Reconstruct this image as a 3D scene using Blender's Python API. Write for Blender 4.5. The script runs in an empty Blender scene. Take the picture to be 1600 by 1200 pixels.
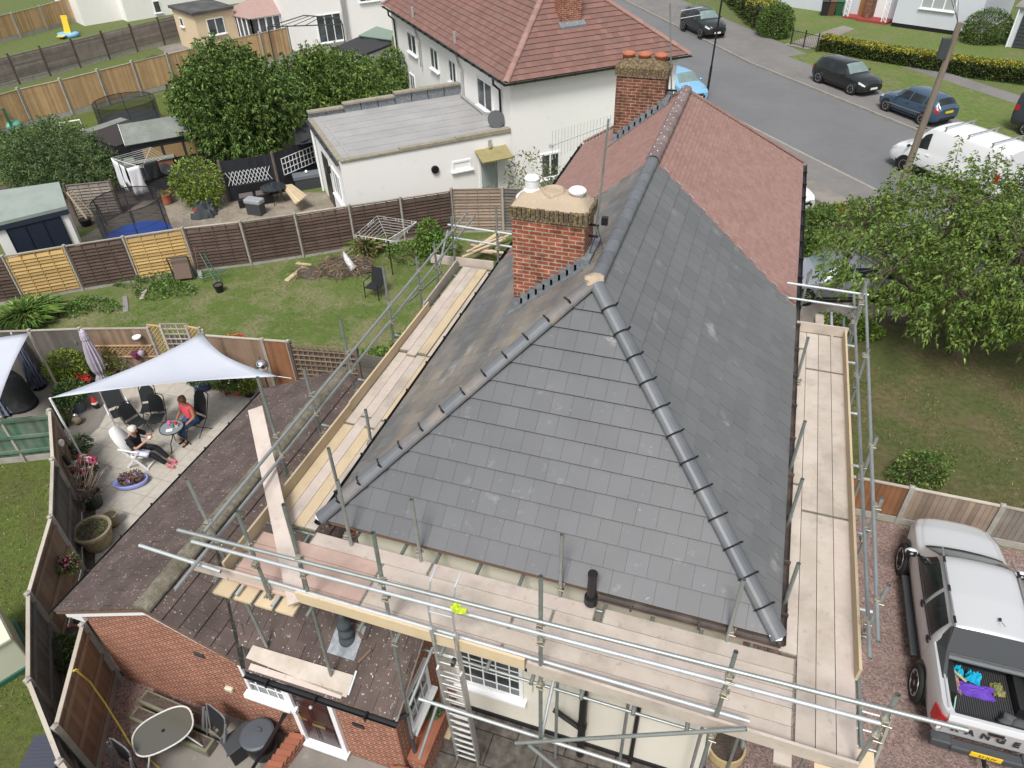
import bpy, bmesh, math, random
import numpy as np
from mathutils import Vector as V, Matrix, Euler, noise
from math import radians, sin, cos, pi
RN = random.Random(11)
X = V((1,0,0)); Y = V((0,1,0)); Z = V((0,0,1))
# ------------------------------------------------------------ camera, sky, sun, exposure
CAMH = 13.5
FPX = 1131.54
AX = ((0.94816103, 0.17917365, -0.26246422), (0.3169147, -0.59437708, 0.73910822), (-0.02357399, -0.78397238, -0.62034795))
scene = bpy.context.scene
cam = bpy.data.cameras.new('camera')
camo = bpy.data.objects.new('camera', cam)
scene.collection.objects.link(camo)
cam.sensor_width = 36; cam.lens = FPX / 1600 * 36
cam.clip_start = 0.2; cam.clip_end = 1500
camo.matrix_world = Matrix(((AX[0][0], -AX[0][1], -AX[0][2], 0), (AX[1][0], -AX[1][1], -AX[1][2], 0),
                            (AX[2][0], -AX[2][1], -AX[2][2], CAMH), (0, 0, 0, 1)))
scene.camera = camo
w = bpy.data.worlds.new('World'); scene.world = w; w.use_nodes = True
nt = w.node_tree
sky = nt.nodes.new('ShaderNodeTexSky'); sky.sky_type = 'NISHITA'; sky.sun_disc = False
SUN_EL, SUN_AZ = radians(58), radians(176)      # azimuth measured clockwise from +Y
sky.sun_elevation = SUN_EL; sky.sun_rotation = SUN_AZ
sky.air_density = 1.2; sky.dust_density = 4.0; sky.ozone_density = 1.0
hs = nt.nodes.new('ShaderNodeHueSaturation'); hs.inputs['Saturation'].default_value = 0.35
nt.links.new(sky.outputs[0], hs.inputs['Color'])
nt.links.new(hs.outputs[0], nt.nodes['Background'].inputs['Color'])
nt.nodes['Background'].inputs['Strength'].default_value = 0.118
sl = bpy.data.lights.new('sun', 'SUN'); sl.energy = 2.3; sl.angle = radians(16); sl.color = (1, .97, .93)
slo = bpy.data.objects.new('sun', sl); scene.collection.objects.link(slo)
sd = V((sin(SUN_AZ) * cos(SUN_EL), cos(SUN_AZ) * cos(SUN_EL), sin(SUN_EL)))
slo.rotation_euler = sd.to_track_quat('Z', 'Y').to_euler()
slo.location = (0, 0, 30)
scene.view_settings.view_transform = 'Standard'; scene.view_settings.look = 'None'
scene.view_settings.exposure = 0.36; scene.view_settings.gamma = 1.0
scene.render.resolution_x = 1024; scene.render.resolution_y = 768

def ray(px, py):
    c = (px - 800, py - 600, FPX)
    return V([sum(AX[i][j] * c[j] for j in range(3)) for i in range(3)])
CAMP = V((0, 0, CAMH))
def G(px, py, z=0.0):
    r = ray(px, py); return CAMP + r * ((z - CAMH) / r.z)
def PX(px, py, x):
    r = ray(px, py); return CAMP + r * (x / r.x)
def PY(px, py, y):
    r = ray(px, py); return CAMP + r * (y / r.y)
def PP(px, py, p0, n):
    r = ray(px, py); return CAMP + r * ((V(p0) - CAMP).dot(n) / r.dot(n))
def Z_(v, z): return V((v[0], v[1], z))

# ------------------------------------------------------------ materials
def mat(name, col, rough=.75, layers=(), bump=None, metal=0., coord='Object', spec=.4, rnd=None, coat=0., alpha=1., trans=0., stretch=(1, 1, 1)):
    """layers: (kind, scale, lo, hi, colour, amount[, detail]); rnd=(amount) brightness by face attribute"""
    m = bpy.data.materials.new(name); m.use_nodes = True
    t = m.node_tree; N = t.nodes; L = t.links
    b = N['Principled BSDF']
    b.inputs['Roughness'].default_value = rough; b.inputs['Metallic'].default_value = metal
    b.inputs['Specular IOR Level'].default_value = spec
    if coat: b.inputs['Coat Weight'].default_value = coat; b.inputs['Coat Roughness'].default_value = .08
    if trans: b.inputs['Transmission Weight'].default_value = trans
    if alpha < 1: b.inputs['Alpha'].default_value = alpha
    tc = N.new('ShaderNodeTexCoord'); mp = N.new('ShaderNodeMapping'); mp.inputs['Scale'].default_value = stretch
    L.new(tc.outputs[coord], mp.inputs[0]); crd = mp.outputs[0]
    cur = N.new('ShaderNodeRGB'); cur.outputs[0].default_value = (*col, 1); out = cur.outputs[0]
    def mix(a, bcol, fac, mode='MIX'):
        x = N.new('ShaderNodeMix'); x.data_type = 'RGBA'; x.blend_type = mode
        if isinstance(fac, (int, float)): x.inputs[0].default_value = fac
        else: L.new(fac, x.inputs[0])
        L.new(a, x.inputs[6])
        if hasattr(bcol, 'links'): L.new(bcol, x.inputs[7])
        else: x.inputs[7].default_value = (*bcol, 1)
        return x.outputs[2]
    for ly in layers:
        kind, sc, lo, hi, c2, amt = ly[:6]; det = ly[6] if len(ly) > 6 else 4
        if kind == 'noise':
            n = N.new('ShaderNodeTexNoise'); n.inputs['Scale'].default_value = sc; n.inputs['Detail'].default_value = det
            n.inputs['Roughness'].default_value = .6; f = n.outputs['Fac']
        elif kind == 'vor':
            n = N.new('ShaderNodeTexVoronoi'); n.inputs['Scale'].default_value = sc; f = n.outputs['Distance']
        elif kind == 'vorc':
            n = N.new('ShaderNodeTexVoronoi'); n.inputs['Scale'].default_value = sc
            sp = N.new('ShaderNodeSeparateColor'); L.new(n.outputs['Color'], sp.inputs[0]); f = sp.outputs[0]
        elif kind in ('wavex', 'wavey', 'wavez'):
            n = N.new('ShaderNodeTexWave'); n.inputs['Scale'].default_value = sc; n.bands_direction = kind[-1].upper()
            n.inputs['Distortion'].default_value = ly[7] if len(ly) > 7 else 0; n.inputs['Detail'].default_value = 1; f = n.outputs['Fac']
        L.new(crd, n.inputs['Vector'])
        r = N.new('ShaderNodeMapRange'); r.inputs['From Min'].default_value = lo; r.inputs['From Max'].default_value = hi
        r.inputs['To Max'].default_value = amt; L.new(f, r.inputs[0])
        out = mix(out, c2, r.outputs[0])
    if rnd:
        at = N.new('ShaderNodeAttribute'); at.attribute_name = 'rnd'
        r = N.new('ShaderNodeMapRange'); r.inputs['To Min'].default_value = 1 - rnd; r.inputs['To Max'].default_value = 1 + rnd
        L.new(at.outputs['Fac'], r.inputs[0])
        cb = N.new('ShaderNodeCombineColor')
        for i in range(3): L.new(r.outputs[0], cb.inputs[i])
        out = mix(out, cb.outputs[0], 1.0, 'MULTIPLY')
    L.new(out, b.inputs['Base Color'])
    if bump:
        kind, sc, st, dist = bump
        n = N.new('ShaderNodeTexNoise'); n.inputs['Scale'].default_value = sc; n.inputs['Detail'].default_value = 5
        L.new(crd, n.inputs['Vector'])
        bp = N.new('ShaderNodeBump'); bp.inputs['Strength'].default_value = st; bp.inputs['Distance'].default_value = dist
        L.new(n.outputs['Fac'], bp.inputs['Height']); L.new(bp.outputs[0], b.inputs['Normal'])
    return m
def brickmat(name, c1, c2, mortar, bw=.225, bh=.075, ms=.01, dirt=None, rough=.9, var=(.55,1.35)):
    m = bpy.data.materials.new(name); m.use_nodes = True; t = m.node_tree; N = t.nodes; L = t.links; b = N['Principled BSDF']
    b.inputs['Roughness'].default_value = rough; b.inputs['Specular IOR Level'].default_value = .2
    tc = N.new('ShaderNodeTexCoord'); br = N.new('ShaderNodeTexBrick'); L.new(tc.outputs['UV'], br.inputs['Vector'])
    br.inputs['Scale'].default_value = 1; br.inputs['Brick Width'].default_value = bw; br.inputs['Row Height'].default_value = bh
    br.inputs['Mortar Size'].default_value = ms; br.inputs['Mortar Smooth'].default_value = .15; br.inputs['Bias'].default_value = -.1
    br.inputs['Color1'].default_value = (*c1, 1); br.inputs['Color2'].default_value = (*c2, 1); br.inputs['Mortar'].default_value = (*mortar, 1)
    n = N.new('ShaderNodeTexNoise'); n.inputs['Scale'].default_value = 7; n.inputs['Detail'].default_value = 6; L.new(tc.outputs['Object'], n.inputs['Vector'])
    mx = N.new('ShaderNodeMix'); mx.data_type = 'RGBA'; mx.blend_type = 'MULTIPLY'
    r = N.new('ShaderNodeMapRange'); r.inputs['From Min'].default_value = .3; r.inputs['From Max'].default_value = .7; r.inputs['To Min'].default_value = var[0]; r.inputs['To Max'].default_value = var[1]
    L.new(n.outputs['Fac'], r.inputs[0]); cb = N.new('ShaderNodeCombineColor')
    for i in range(3): L.new(r.outputs[0], cb.inputs[i])
    mx.inputs[0].default_value = 1; L.new(br.outputs['Color'], mx.inputs[6]); L.new(cb.outputs[0], mx.inputs[7]); out = mx.outputs[2]
    if dirt:
        n2 = N.new('ShaderNodeTexNoise'); n2.inputs['Scale'].default_value = dirt[1]; n2.inputs['Detail'].default_value = 6; L.new(tc.outputs['Object'], n2.inputs['Vector'])
        r2 = N.new('ShaderNodeMapRange'); r2.inputs['From Min'].default_value = dirt[2]; r2.inputs['From Max'].default_value = dirt[3]; r2.inputs['To Max'].default_value = dirt[4]
        L.new(n2.outputs['Fac'], r2.inputs[0]); m2 = N.new('ShaderNodeMix'); m2.data_type = 'RGBA'; L.new(r2.outputs[0], m2.inputs[0]); L.new(out, m2.inputs[6]); m2.inputs[7].default_value = (*dirt[0], 1); out = m2.outputs[2]
    L.new(out, b.inputs['Base Color'])
    bp = N.new('ShaderNodeBump'); bp.inputs['Strength'].default_value = .6; bp.inputs['Distance'].default_value = .01; bp.invert = True
    L.new(br.outputs['Fac'], bp.inputs['Height']); L.new(bp.outputs[0], b.inputs['Normal'])
    return m

# ------------------------------------------------------------ mesh builder
COLL = scene.collection
class MB:
    def __init__(s): s.v = []; s.f = []; s.m = []; s.r = []
    def add(s, vs, fs, mi=0, r=None):
        o = len(s.v); s.v += [tuple(p) for p in vs]
        if r is None: r = RN.random()
        for f in fs: s.f.append([i + o for i in f]); s.m.append(mi); s.r.append(r)
        return s
    def obox(s, o, a, b, c, mi=0, r=None):      # corner o, edge vectors a,b,c (right-handed)
        o, a, b, c = V(o), V(a), V(b), V(c)
        vs = [o, o+a, o+a+b, o+b, o+c, o+a+c, o+a+b+c, o+b+c]
        return s.add(vs, [(0,3,2,1),(4,5,6,7),(0,1,5,4),(1,2,6,5),(2,3,7,6),(3,0,4,7)], mi, r)
    def box(s, c, d, rz=0, mi=0, r=None, rot=None):
        M = rot if rot is not None else Matrix.Rotation(rz, 3, 'Z')
        a, b, e = M @ V((d[0],0,0)), M @ V((0,d[1],0)), M @ V((0,0,d[2]))
        return s.obox(V(c) - (a+b+e)/2, a, b, e, mi, r)
    def bar(s, p, q, w, h, up=(0,0,1), mi=0, r=None):   # beam from p to q, w wide, h high (centred)
        p, q = V(p), V(q); d = q - p; u = V(up); sd_ = d.cross(u)
        if sd_.length < 1e-6: sd_ = d.cross(V((0,1,0)))
        sd_.normalize(); u = sd_.cross(d).normalized()
        return s.obox(p - sd_*w/2 - u*h/2, sd_*w, d, u*h, mi, r)
    def tube(s, p, q, r0, n=8, r1=None, cap=True, mi=0, r=None):
        p, q = V(p), V(q); r1 = r0 if r1 is None else r1
        d = (q - p).normalized(); a = d.orthogonal().normalized(); b = d.cross(a)
        vs = [p + (a*cos(2*pi*i/n) + b*sin(2*pi*i/n))*r0 for i in range(n)] + [q + (a*cos(2*pi*i/n) + b*sin(2*pi*i/n))*r1 for i in range(n)]
        fs = [(i, (i+1) % n, n+(i+1) % n, n+i) for i in range(n)]
        if cap: fs += [tuple(range(n-1, -1, -1)), tuple(range(n, 2*n))]
        return s.add(vs, fs, mi, r)
    def pipe(s, pts, rad, n=8, mi=0, closed=False, r=None, cap=True):
        pts = [V(p) for p in pts]; k = len(pts)
        rads = rad if hasattr(rad, '__len__') else [rad]*k
        vs = []; prev = None
        for i, p in enumerate(pts):
            if closed: d = pts[(i+1) % k] - pts[i-1]
            else: d = pts[min(i+1, k-1)] - pts[max(i-1, 0)]
            d.normalize()
            if prev is None: a = d.orthogonal().normalized()
            else:
                a = prev - d*prev.dot(d)
                a = a.normalized() if a.length > 1e-6 else d.orthogonal().normalized()
            prev = a; b = d.cross(a)
            vs += [p + (a*cos(2*pi*j/n) + b*sin(2*pi*j/n))*rads[i] for j in range(n)]
        fs = []
        for i in range(k if closed else k-1):
            for j in range(n):
                fs.append((i*n+j, i*n+(j+1) % n, ((i+1) % k)*n+(j+1) % n, ((i+1) % k)*n+j))
        if not closed and cap: fs += [tuple(range(n-1, -1, -1)), tuple(range((k-1)*n, k*n))]
        return s.add(vs, fs, mi, r)
    def lathe(s, prof, c=(0,0,0), n=16, mi=0, sx=1, sy=1, r=None, M=None):
        vs = []; c = V(c)
        for (ra, z) in prof:
            for j in range(n):
                p = V((ra*sx*cos(2*pi*j/n), ra*sy*sin(2*pi*j/n), z))
                if M is not None: p = M @ p
                vs.append(c + p)
        fs = [(i*n+j, i*n+(j+1) % n, (i+1)*n+(j+1) % n, (i+1)*n+j) for i in range(len(prof)-1) for j in range(n)]
        if prof[0][0] > 1e-4: fs.append(tuple(range(n-1, -1, -1)))
        if prof[-1][0] > 1e-4: fs.append(tuple(range((len(prof)-1)*n, len(prof)*n)))
        return s.add(vs, fs, mi, r)
    def prism(s, pts, z0, z1, mi=0, r=None):     # pts ccw (x,y)
        n = len(pts); ar = sum(pts[i][0]*pts[(i+1) % n][1] - pts[(i+1) % n][0]*pts[i][1] for i in range(n))
        if ar < 0: pts = pts[::-1]
        vs = [(p[0], p[1], z0) for p in pts] + [(p[0], p[1], z1) for p in pts]
        fs = [tuple(range(n-1, -1, -1)), tuple(range(n, 2*n))] + [(i, (i+1) % n, n+(i+1) % n, n+i) for i in range(n)]
        return s.add(vs, fs, mi, r)
    def slab(s, pts, nrm, th, mi=0, r=None):     # 3d polygon extruded down by th along -nrm ; pts ccw seen from nrm
        pts = [V(p) for p in pts]; n = len(pts); nrm = V(nrm).normalized()
        nn = V((0,0,0))
        for i in range(n): nn += (pts[i]-pts[0]).cross(pts[(i+1) % n]-pts[0])
        if nn.dot(nrm) < 0: pts = pts[::-1]
        vs = pts + [p - nrm*th for p in pts]
        fs = [tuple(range(n)), tuple(range(2*n-1, n-1, -1))] + [(i, n+i, n+(i+1) % n, (i+1) % n) for i in range(n)]
        return s.add(vs, fs, mi, r)
    def quad(s, a, b, c, d, mi=0, r=None): return s.add([a, b, c, d], [(0,1,2,3)], mi, r)
    def sphere(s, c, rad, nu=10, nv=7, mi=0, sc=(1,1,1), M=None, r=None, jit=0, seed=0):
        prof = []; c = V(c)
        vs = [];
        for i in range(nv+1):
            th = pi*i/nv
            for j in range(nu):
                ph = 2*pi*j/nu
                p = V((sin(th)*cos(ph)*sc[0], sin(th)*sin(ph)*sc[1], -cos(th)*sc[2]))
                if jit: p *= 1 + jit*noise.noise(p*1.7 + V((seed, seed*2, 0)))
                p *= rad
                if M is not None: p = M @ p
                vs.append(c + p)
        fs = [(i*nu+j, i*nu+(j+1) % nu, (i+1)*nu+(j+1) % nu, (i+1)*nu+j) for i in range(nv) for j in range(nu)]
        return s.add(vs, fs, mi, r)
    def build(s, name, mats, parent=None, smooth=False, bevel=0, local=None, uv=True, auto=None):
        if not isinstance(mats, (list, tuple)): mats = [mats]
        me = bpy.data.meshes.new(name)
        off = V((0,0,0))
        if local is None and parent is not None:
            p = parent
            while p.parent: p = p.parent
            if not p.get('_local'): off = p.location
        vs = np.array(s.v, dtype=float) - np.array(off)
        me.from_pydata(vs.tolist(), [], s.f)
        for m in mats: me.materials.append(m)
        me.polygons.foreach_set('material_index', s.m)
        at = me.attributes.new('rnd', 'FLOAT', 'FACE'); at.data.foreach_set('value', s.r)
        if smooth: me.polygons.foreach_set('use_smooth', [True]*len(me.polygons))
        if uv: mkuv(me)
        me.update()
        o = bpy.data.objects.new(name, me); COLL.objects.link(o)
        if parent is not None: o.parent = parent
        if bevel:
            bv = o.modifiers.new('bevel', 'BEVEL'); bv.width = bevel; bv.segments = 2; bv.limit_method = 'ANGLE'; bv.angle_limit = radians(35)
        if auto:
            me.polygons.foreach_set('use_smooth', [True]*len(me.polygons))
            for e in me.edges: pass
            bm = bmesh.new(); bm.from_mesh(me)
            for e in bm.edges:
                if len(e.link_faces) == 2 and e.calc_face_angle(0) > radians(auto): e.smooth = False
            bm.to_mesh(me); bm.free()
        return o
def mkuv(me):
    n = len(me.polygons)
    if not n: return
    uvl = me.uv_layers.new(name='UVMap')
    nl = len(me.loops); vi = np.empty(nl, dtype=np.int32); me.loops.foreach_get('vertex_index', vi)
    co = np.empty(len(me.vertices)*3); me.vertices.foreach_get('co', co); co = co.reshape(-1, 3)
    nr = np.empty(n*3); me.polygons.foreach_get('normal', nr); nr = nr.reshape(-1, 3)
    lt = np.empty(n, dtype=np.int32); me.polygons.foreach_get('loop_total', lt)
    pn = np.repeat(nr, lt, axis=0); p = co[vi]
    flat = np.abs(pn[:, 2]) > .97
    t = np.stack([-pn[:, 1], pn[:, 0], np.zeros(nl)], 1); tl = np.linalg.norm(t, axis=1); tl[tl < 1e-6] = 1; t /= tl[:, None]
    t[flat] = (1, 0, 0)
    bt = np.cross(pn, t); bt[flat] = (0, 1, 0)
    uv = np.stack([(p*t).sum(1), (p*bt).sum(1)], 1)
    uvl.data.foreach_set('uv', uv.ravel())
def tag(o, label=None, cat=None, group=None, kind=None):
    if label: o['label'] = label
    if cat: o['category'] = cat
    if group: o['group'] = group
    if kind: o['kind'] = kind
    return o
def thing(name, label, cat, loc=(0,0,0), rz=0, group=None, local=False):
    o = bpy.data.objects.new(name, None); COLL.objects.link(o); o.location = loc; o.rotation_euler = (0,0,rz); o.empty_display_size = .2
    if local: o['_local'] = 1
    return tag(o, label, cat, group)
def copy_tree(o, parent=None):
    c = o.copy(); COLL.objects.link(c)
    if parent is not None: c.parent = parent; c.matrix_parent_inverse = o.matrix_parent_inverse.copy()
    for ch in list(o.children): copy_tree(ch, c)
    return c
def struct(mb, name, m, **k):
    o = mb.build(name, m, **k); o['kind'] = 'structure'; return o
def clip(poly, ed):    # clip 2d poly by half planes (px,py,nx,ny): keep (p-p0).n>=0
    for (px, py, nx, ny) in ed:
        out = []; k = len(poly)
        for i in range(k):
            a, b = poly[i], poly[(i+1) % k]
            da = (a[0]-px)*nx + (a[1]-py)*ny; db = (b[0]-px)*nx + (b[1]-py)*ny
            if da >= 0: out.append(a)
            if (da >= 0) != (db >= 0):
                t = da/(da-db); out.append((a[0]+(b[0]-a[0])*t, a[1]+(b[1]-a[1])*t))
        poly = out
        if len(poly) < 3: return []
    return poly
def tiles(mb, P, U, W, poly, tw, g, th, stag=.5, gap=.004, jit=.003, mi=0, lap=.02):
    """tile a slope: P origin, U along the eave, W up the slope, poly convex ccw (u,v)"""
    P, U, W = V(P), V(U).normalized(), V(W).normalized(); Nn = U.cross(W).normalized()
    ed = []
    k = len(poly)
    for i in range(k):
        a, b = poly[i], poly[(i+1) % k]; dx, dy = b[0]-a[0], b[1]-a[1]; ed.append((a[0], a[1], -dy, dx))
    u0 = min(p[0] for p in poly); u1 = max(p[0] for p in poly); v0 = min(p[1] for p in poly); v1 = max(p[1] for p in poly)
    rw = 0; v = v0
    while v < v1:
        u = u0 - (stag*tw if rw % 2 else 0) - tw*.2
        while u < u1:
            pg = clip([(u+gap/2, v), (u+tw-gap/2, v), (u+tw-gap/2, v+g+lap), (u+gap/2, v+g+lap)], ed)
            if len(pg) >= 3:
                j = RN.uniform(-jit, jit); n = len(pg); hs_ = [th*(1.25-(q[1]-v)/g)+j+.004 for q in pg]
                top = [P + U*q[0] + W*q[1] + Nn*h for q, h in zip(pg, hs_)]
                bot = [P + U*q[0] + W*q[1] + Nn*(h-max(.011, th*.42)) for q, h in zip(pg, hs_)]
                mb.add(top+bot, [tuple(range(n))] + [(i, n+i, n+(i+1) % n, (i+1) % n) for i in range(n)], mi)
            u += tw
        v += g; rw += 1
# ------------------------------------------------------------ material library
M = {}
M['slate'] = mat('grey_roof_tile', (.128,.132,.135), .55, [('noise', .9, .4, .7, (.148,.152,.153), .8, 6), ('noise', 2.6, .62, .7, (.24,.24,.24), .5, 10), ('noise', 1.3, .67, .73, (.38,.38,.38), .4, 12), ('noise', 14, .68, .74, (.4,.4,.39), .5, 5)], rnd=.07, bump=('n', 40, .15, .01))
M['slatehip'] = mat('shaded_hip_tile', (.088,.092,.1), .5, [('noise', .9, .4, .7, (.108,.112,.118), .8, 6), ('noise', 2.6, .62, .7, (.2,.2,.2), .5, 10), ('noise', 1.3, .67, .72, (.36,.36,.36), .45, 12), ('noise', 14, .68, .74, (.36,.36,.35), .5, 5)], rnd=.06, bump=('n', 40, .15, .01))  # grey roof tile again, with the front hip's shade put into the colour
M['slatedirty'] = mat('grey_roof_tile_dusty', (.135,.136,.137), .55, [('noise', 1.1, .45, .68, (.26,.22,.17), .9, 9), ('noise', 1.7, .62, .68, (.38,.36,.33), .6, 12), ('noise', 10, .6, .7, (.34,.33,.31), .5, 7)], rnd=.15, bump=('n', 40, .15, .01), stretch=(1,.35,1))
M['slateridge'] = mat('grey_ridge_tile', (.115,.125,.138), .45, [('noise', 2.5, .45, .7, (.17,.17,.17), .6)], rnd=.12)
M['ridgedusty'] = mat('dusty_ridge_tile', (.14,.14,.145), .6, [('noise', 3, .4, .65, (.24,.2,.165), .7)], rnd=.12)
M['redtile'] = mat('red_clay_tile', (.275,.16,.135), .8, [('noise', 3, .4, .7, (.31,.2,.175), .6), ('noise', .6, .45, .7, (.24,.145,.13), .4)], rnd=.09)
M['redtile2'] = mat('dark_red_tile', (.2,.105,.085), .8, [('noise', .8, .4, .7, (.15,.095,.085), .6), ], rnd=.13)
M['redridge'] = mat('brown_ridge_tile', (.19,.14,.135), .7, [('noise', 6, .5, .7, (.28,.25,.22), .5)], rnd=.15)
M['browntile'] = mat('brown_concrete_tile', (.08,.058,.053), .9, [('noise', 3, .35, .7, (.12,.09,.078), .8), ('noise', 22, .66, .7, (.5,.47,.42), .85, 2), ('noise', 1.1, .55, .75, (.055,.045,.04), .6), ('noise', 7, .68, .74, (.42,.4,.36), .7, 3)], rnd=.14, bump=('n', 60, .5, .01))
M['mossridge'] = mat('mossy_mortar', (.13,.115,.085), .95, [('noise', 10, .4, .7, (.24,.22,.17), .9), ('noise', 3, .5, .7, (.07,.065,.04), .8)], bump=('n', 30, .8, .02))
M['brickext'] = brickmat('orange_brick', (.31,.092,.058), (.21,.06,.042), (.4,.29,.21), ms=.013, var=(.82,1.15))
M['brickch'] = brickmat('old_chimney_brick', (.31,.085,.048), (.2,.06,.04), (.36,.29,.22), ms=.011, dirt=((.42,.36,.28), 2.2, .6, .7, .5))
M['brickch2'] = brickmat('dark_chimney_brick', (.19,.065,.045), (.13,.05,.04), (.3,.22,.15), ms=.011, dirt=((.06,.045,.03), 2.6, .5, .7, .6))
M['render'] = mat('cream_render', (.70,.67,.58), .9, [('noise', .7, .4, .8, (.6,.57,.49), .5), ('noise', 6, .62, .75, (.5,.47,.4), .4)], bump=('n', 60, .15, .01))
M['white'] = mat('white_render', (.82,.81,.785), .9, [('noise', .5, .45, .8, (.76,.75,.72), .5), ('noise', 4, .6, .75, (.62,.6,.56), .3)])
M['greywall'] = mat('pale_grey_render', (.56,.59,.64), .9, [('noise', .6, .4, .8, (.5,.52,.56), .5)])
M['upvc'] = mat('white_plastic', (.82,.83,.84), .35)
M['blackpl'] = mat('black_plastic', (.015,.015,.017), .35)
M['dkgrey'] = mat('dark_grey_plastic', (.05,.055,.06), .5)
M['glass'] = mat('window_glass', (.035,.045,.05), .06, [('noise', .9, .45, .6, (.12,.14,.15), .7)], spec=.8)
M['galv'] = mat('galvanised_steel', (.42,.45,.445), .52, [('noise', 6, .4, .7, (.33,.36,.35), .7), ('noise', 25, .66, .72, (.62,.6,.52), .6)], metal=.75)
M['galvdk'] = mat('worn_galvanised_steel', (.3,.335,.325), .5, [('noise', 8, .4, .7, (.2,.23,.21), .7), ('noise', 30, .66, .72, (.5,.47,.4), .5)], metal=.6)
M['galvbr'] = mat('bright_steel', (.5,.53,.54), .58, [('noise', 6, .5, .7, (.38,.41,.41), .6)], metal=.5)
M['alu'] = mat('aluminium', (.62,.62,.61), .4, [('noise', 12, .5, .7, (.45,.44,.42), .6)], metal=.7)
M['coupler'] = mat('coupler_steel', (.42,.4,.33), .45, [('noise', 30, .5, .6, (.24,.15,.08), .6)], metal=.7)
M['wood'] = mat('scaffold_board_weathered', (.43,.37,.31), .85, [('noise', 2, .35, .7, (.52,.47,.42), .8), ('noise', 1.4, .5, .66, (.3,.26,.225), .6, 10), ('noise', 9, .58, .72, (.24,.19,.14), .5, 8), ('noise', 1.1, .62, .72, (.5,.24,.16), .25), ('noise', 1.5, .6, .66, (.3,.26,.22), .4, 9)], rnd=.08, coord='UV', stretch=(1,1,1))
M['woodnew'] = mat('fresh_board', (.52,.415,.27), .8, [('noise', 3, .4, .7, (.58,.47,.32), .8), ('noise', 1.3, .55, .68, (.4,.33,.25), .6, 9), ('noise', 12, .64, .74, (.38,.24,.12), .6)], rnd=.12)
M['woodpink'] = mat('pinkish_board', (.47,.4,.355), .85, [('noise', 3, .4, .7, (.55,.48,.43), .8), ('noise', 1.4, .5, .66, (.33,.285,.25), .6, 10), ('noise', 9, .6, .72, (.28,.22,.17), .45, 8)], rnd=.06)
M['woodred'] = mat('red_stained_board', (.44,.315,.265), .85, [('noise', 2, .4, .7, (.55,.4,.34), .8), ('noise', 5, .6, .75, (.3,.16,.11), .4)], rnd=.1)
M['lead'] = mat('lead_flashing', (.19,.21,.23), .45, [('noise', 12, .45, .6, (.3,.32,.34), .7)], metal=.3)
M['cement'] = mat('cement_flaunching', (.4,.32,.235), .9, [('noise', 3, .5, .7, (.38,.3,.22), .8), ('noise', 18, .6, .7, (.6,.52,.42), .5)], bump=('n', 20, .5, .02))
M['mossy'] = mat('mossy_brick', (.1,.065,.045), .95, [('noise', 16, .45, .6, (.22,.19,.09), .8), ('noise', 7, .64, .7, (.5,.37,.03), .9), ('noise', 25, .6, .7, (.32,.29,.24), .7)], bump=('n', 30, 1, .03))
M['terracotta'] = mat('terracotta', (.4,.14,.08), .8, [('noise', 8, .5, .7, (.3,.13,.09), .7)])
M['soot'] = mat('soot', (.04,.02,.015), .95)
M['timber'] = mat('brown_fascia', (.16,.1,.07), .7)
M['wirem'] = mat('black_wire', (.02,.02,.02), .5)

# ------------------------------------------------------------ grey tiled semi-detached house
EL, ER, YF, ZE, XM, ZR = -5.27, 1.37, 6.02, 5.1, -1.95, 7.9
RUN = ER - XM; YA = YF + RUN; YS, YE = 14.25, 22.57; SL = math.hypot(RUN, ZR-ZE); MS = (ZR-ZE)/RUN
UP_R = V((-RUN, 0, ZR-ZE))/SL; UP_L = V((RUN, 0, ZR-ZE))/SL; UP_F = V((0, RUN, ZR-ZE))/SL; UP_B = V((0, -RUN, ZR-ZE))/SL
house = thing('semi_detached_house', 'cream rendered house with new dark grey tiled hip roof, wrapped in scaffolding', 'house', (-1.95, 10, 0))
mb = MB()
WX0, WX1, WY0 = -4.95, 1.05, 6.33
mb.prism([(WX0, WY0), (WX1, WY0), (WX1, 14.27), (WX0, 14.27)], -.3, 5.0)
mb.build('wall', M['render'], house)
# plinth
mb = MB(); mb.obox((WX0+.8, WY0-.035, -.1), (5.2, 0, 0), (0, .03, 0), (0, 0, .22)); mb.build('plinth', M['blackpl'], house)
# under-roof solid
mb = MB()
A, B, C = V((EL+.04, YF+.04, ZE-.03)), V((ER-.04, YF+.04, ZE-.03)), V((XM, YA, ZR-.06))
mb.add([A, B, C, (ER-.04, YS, ZE-.03), (XM, YS, ZR-.06), (EL+.04, YS, ZE-.03)], [(0,1,2), (1,3,4,2), (0,2,4,5), (0,5,3,1), (3,5,4)])
mb.build('roof_deck', M['timber'], house)
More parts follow.
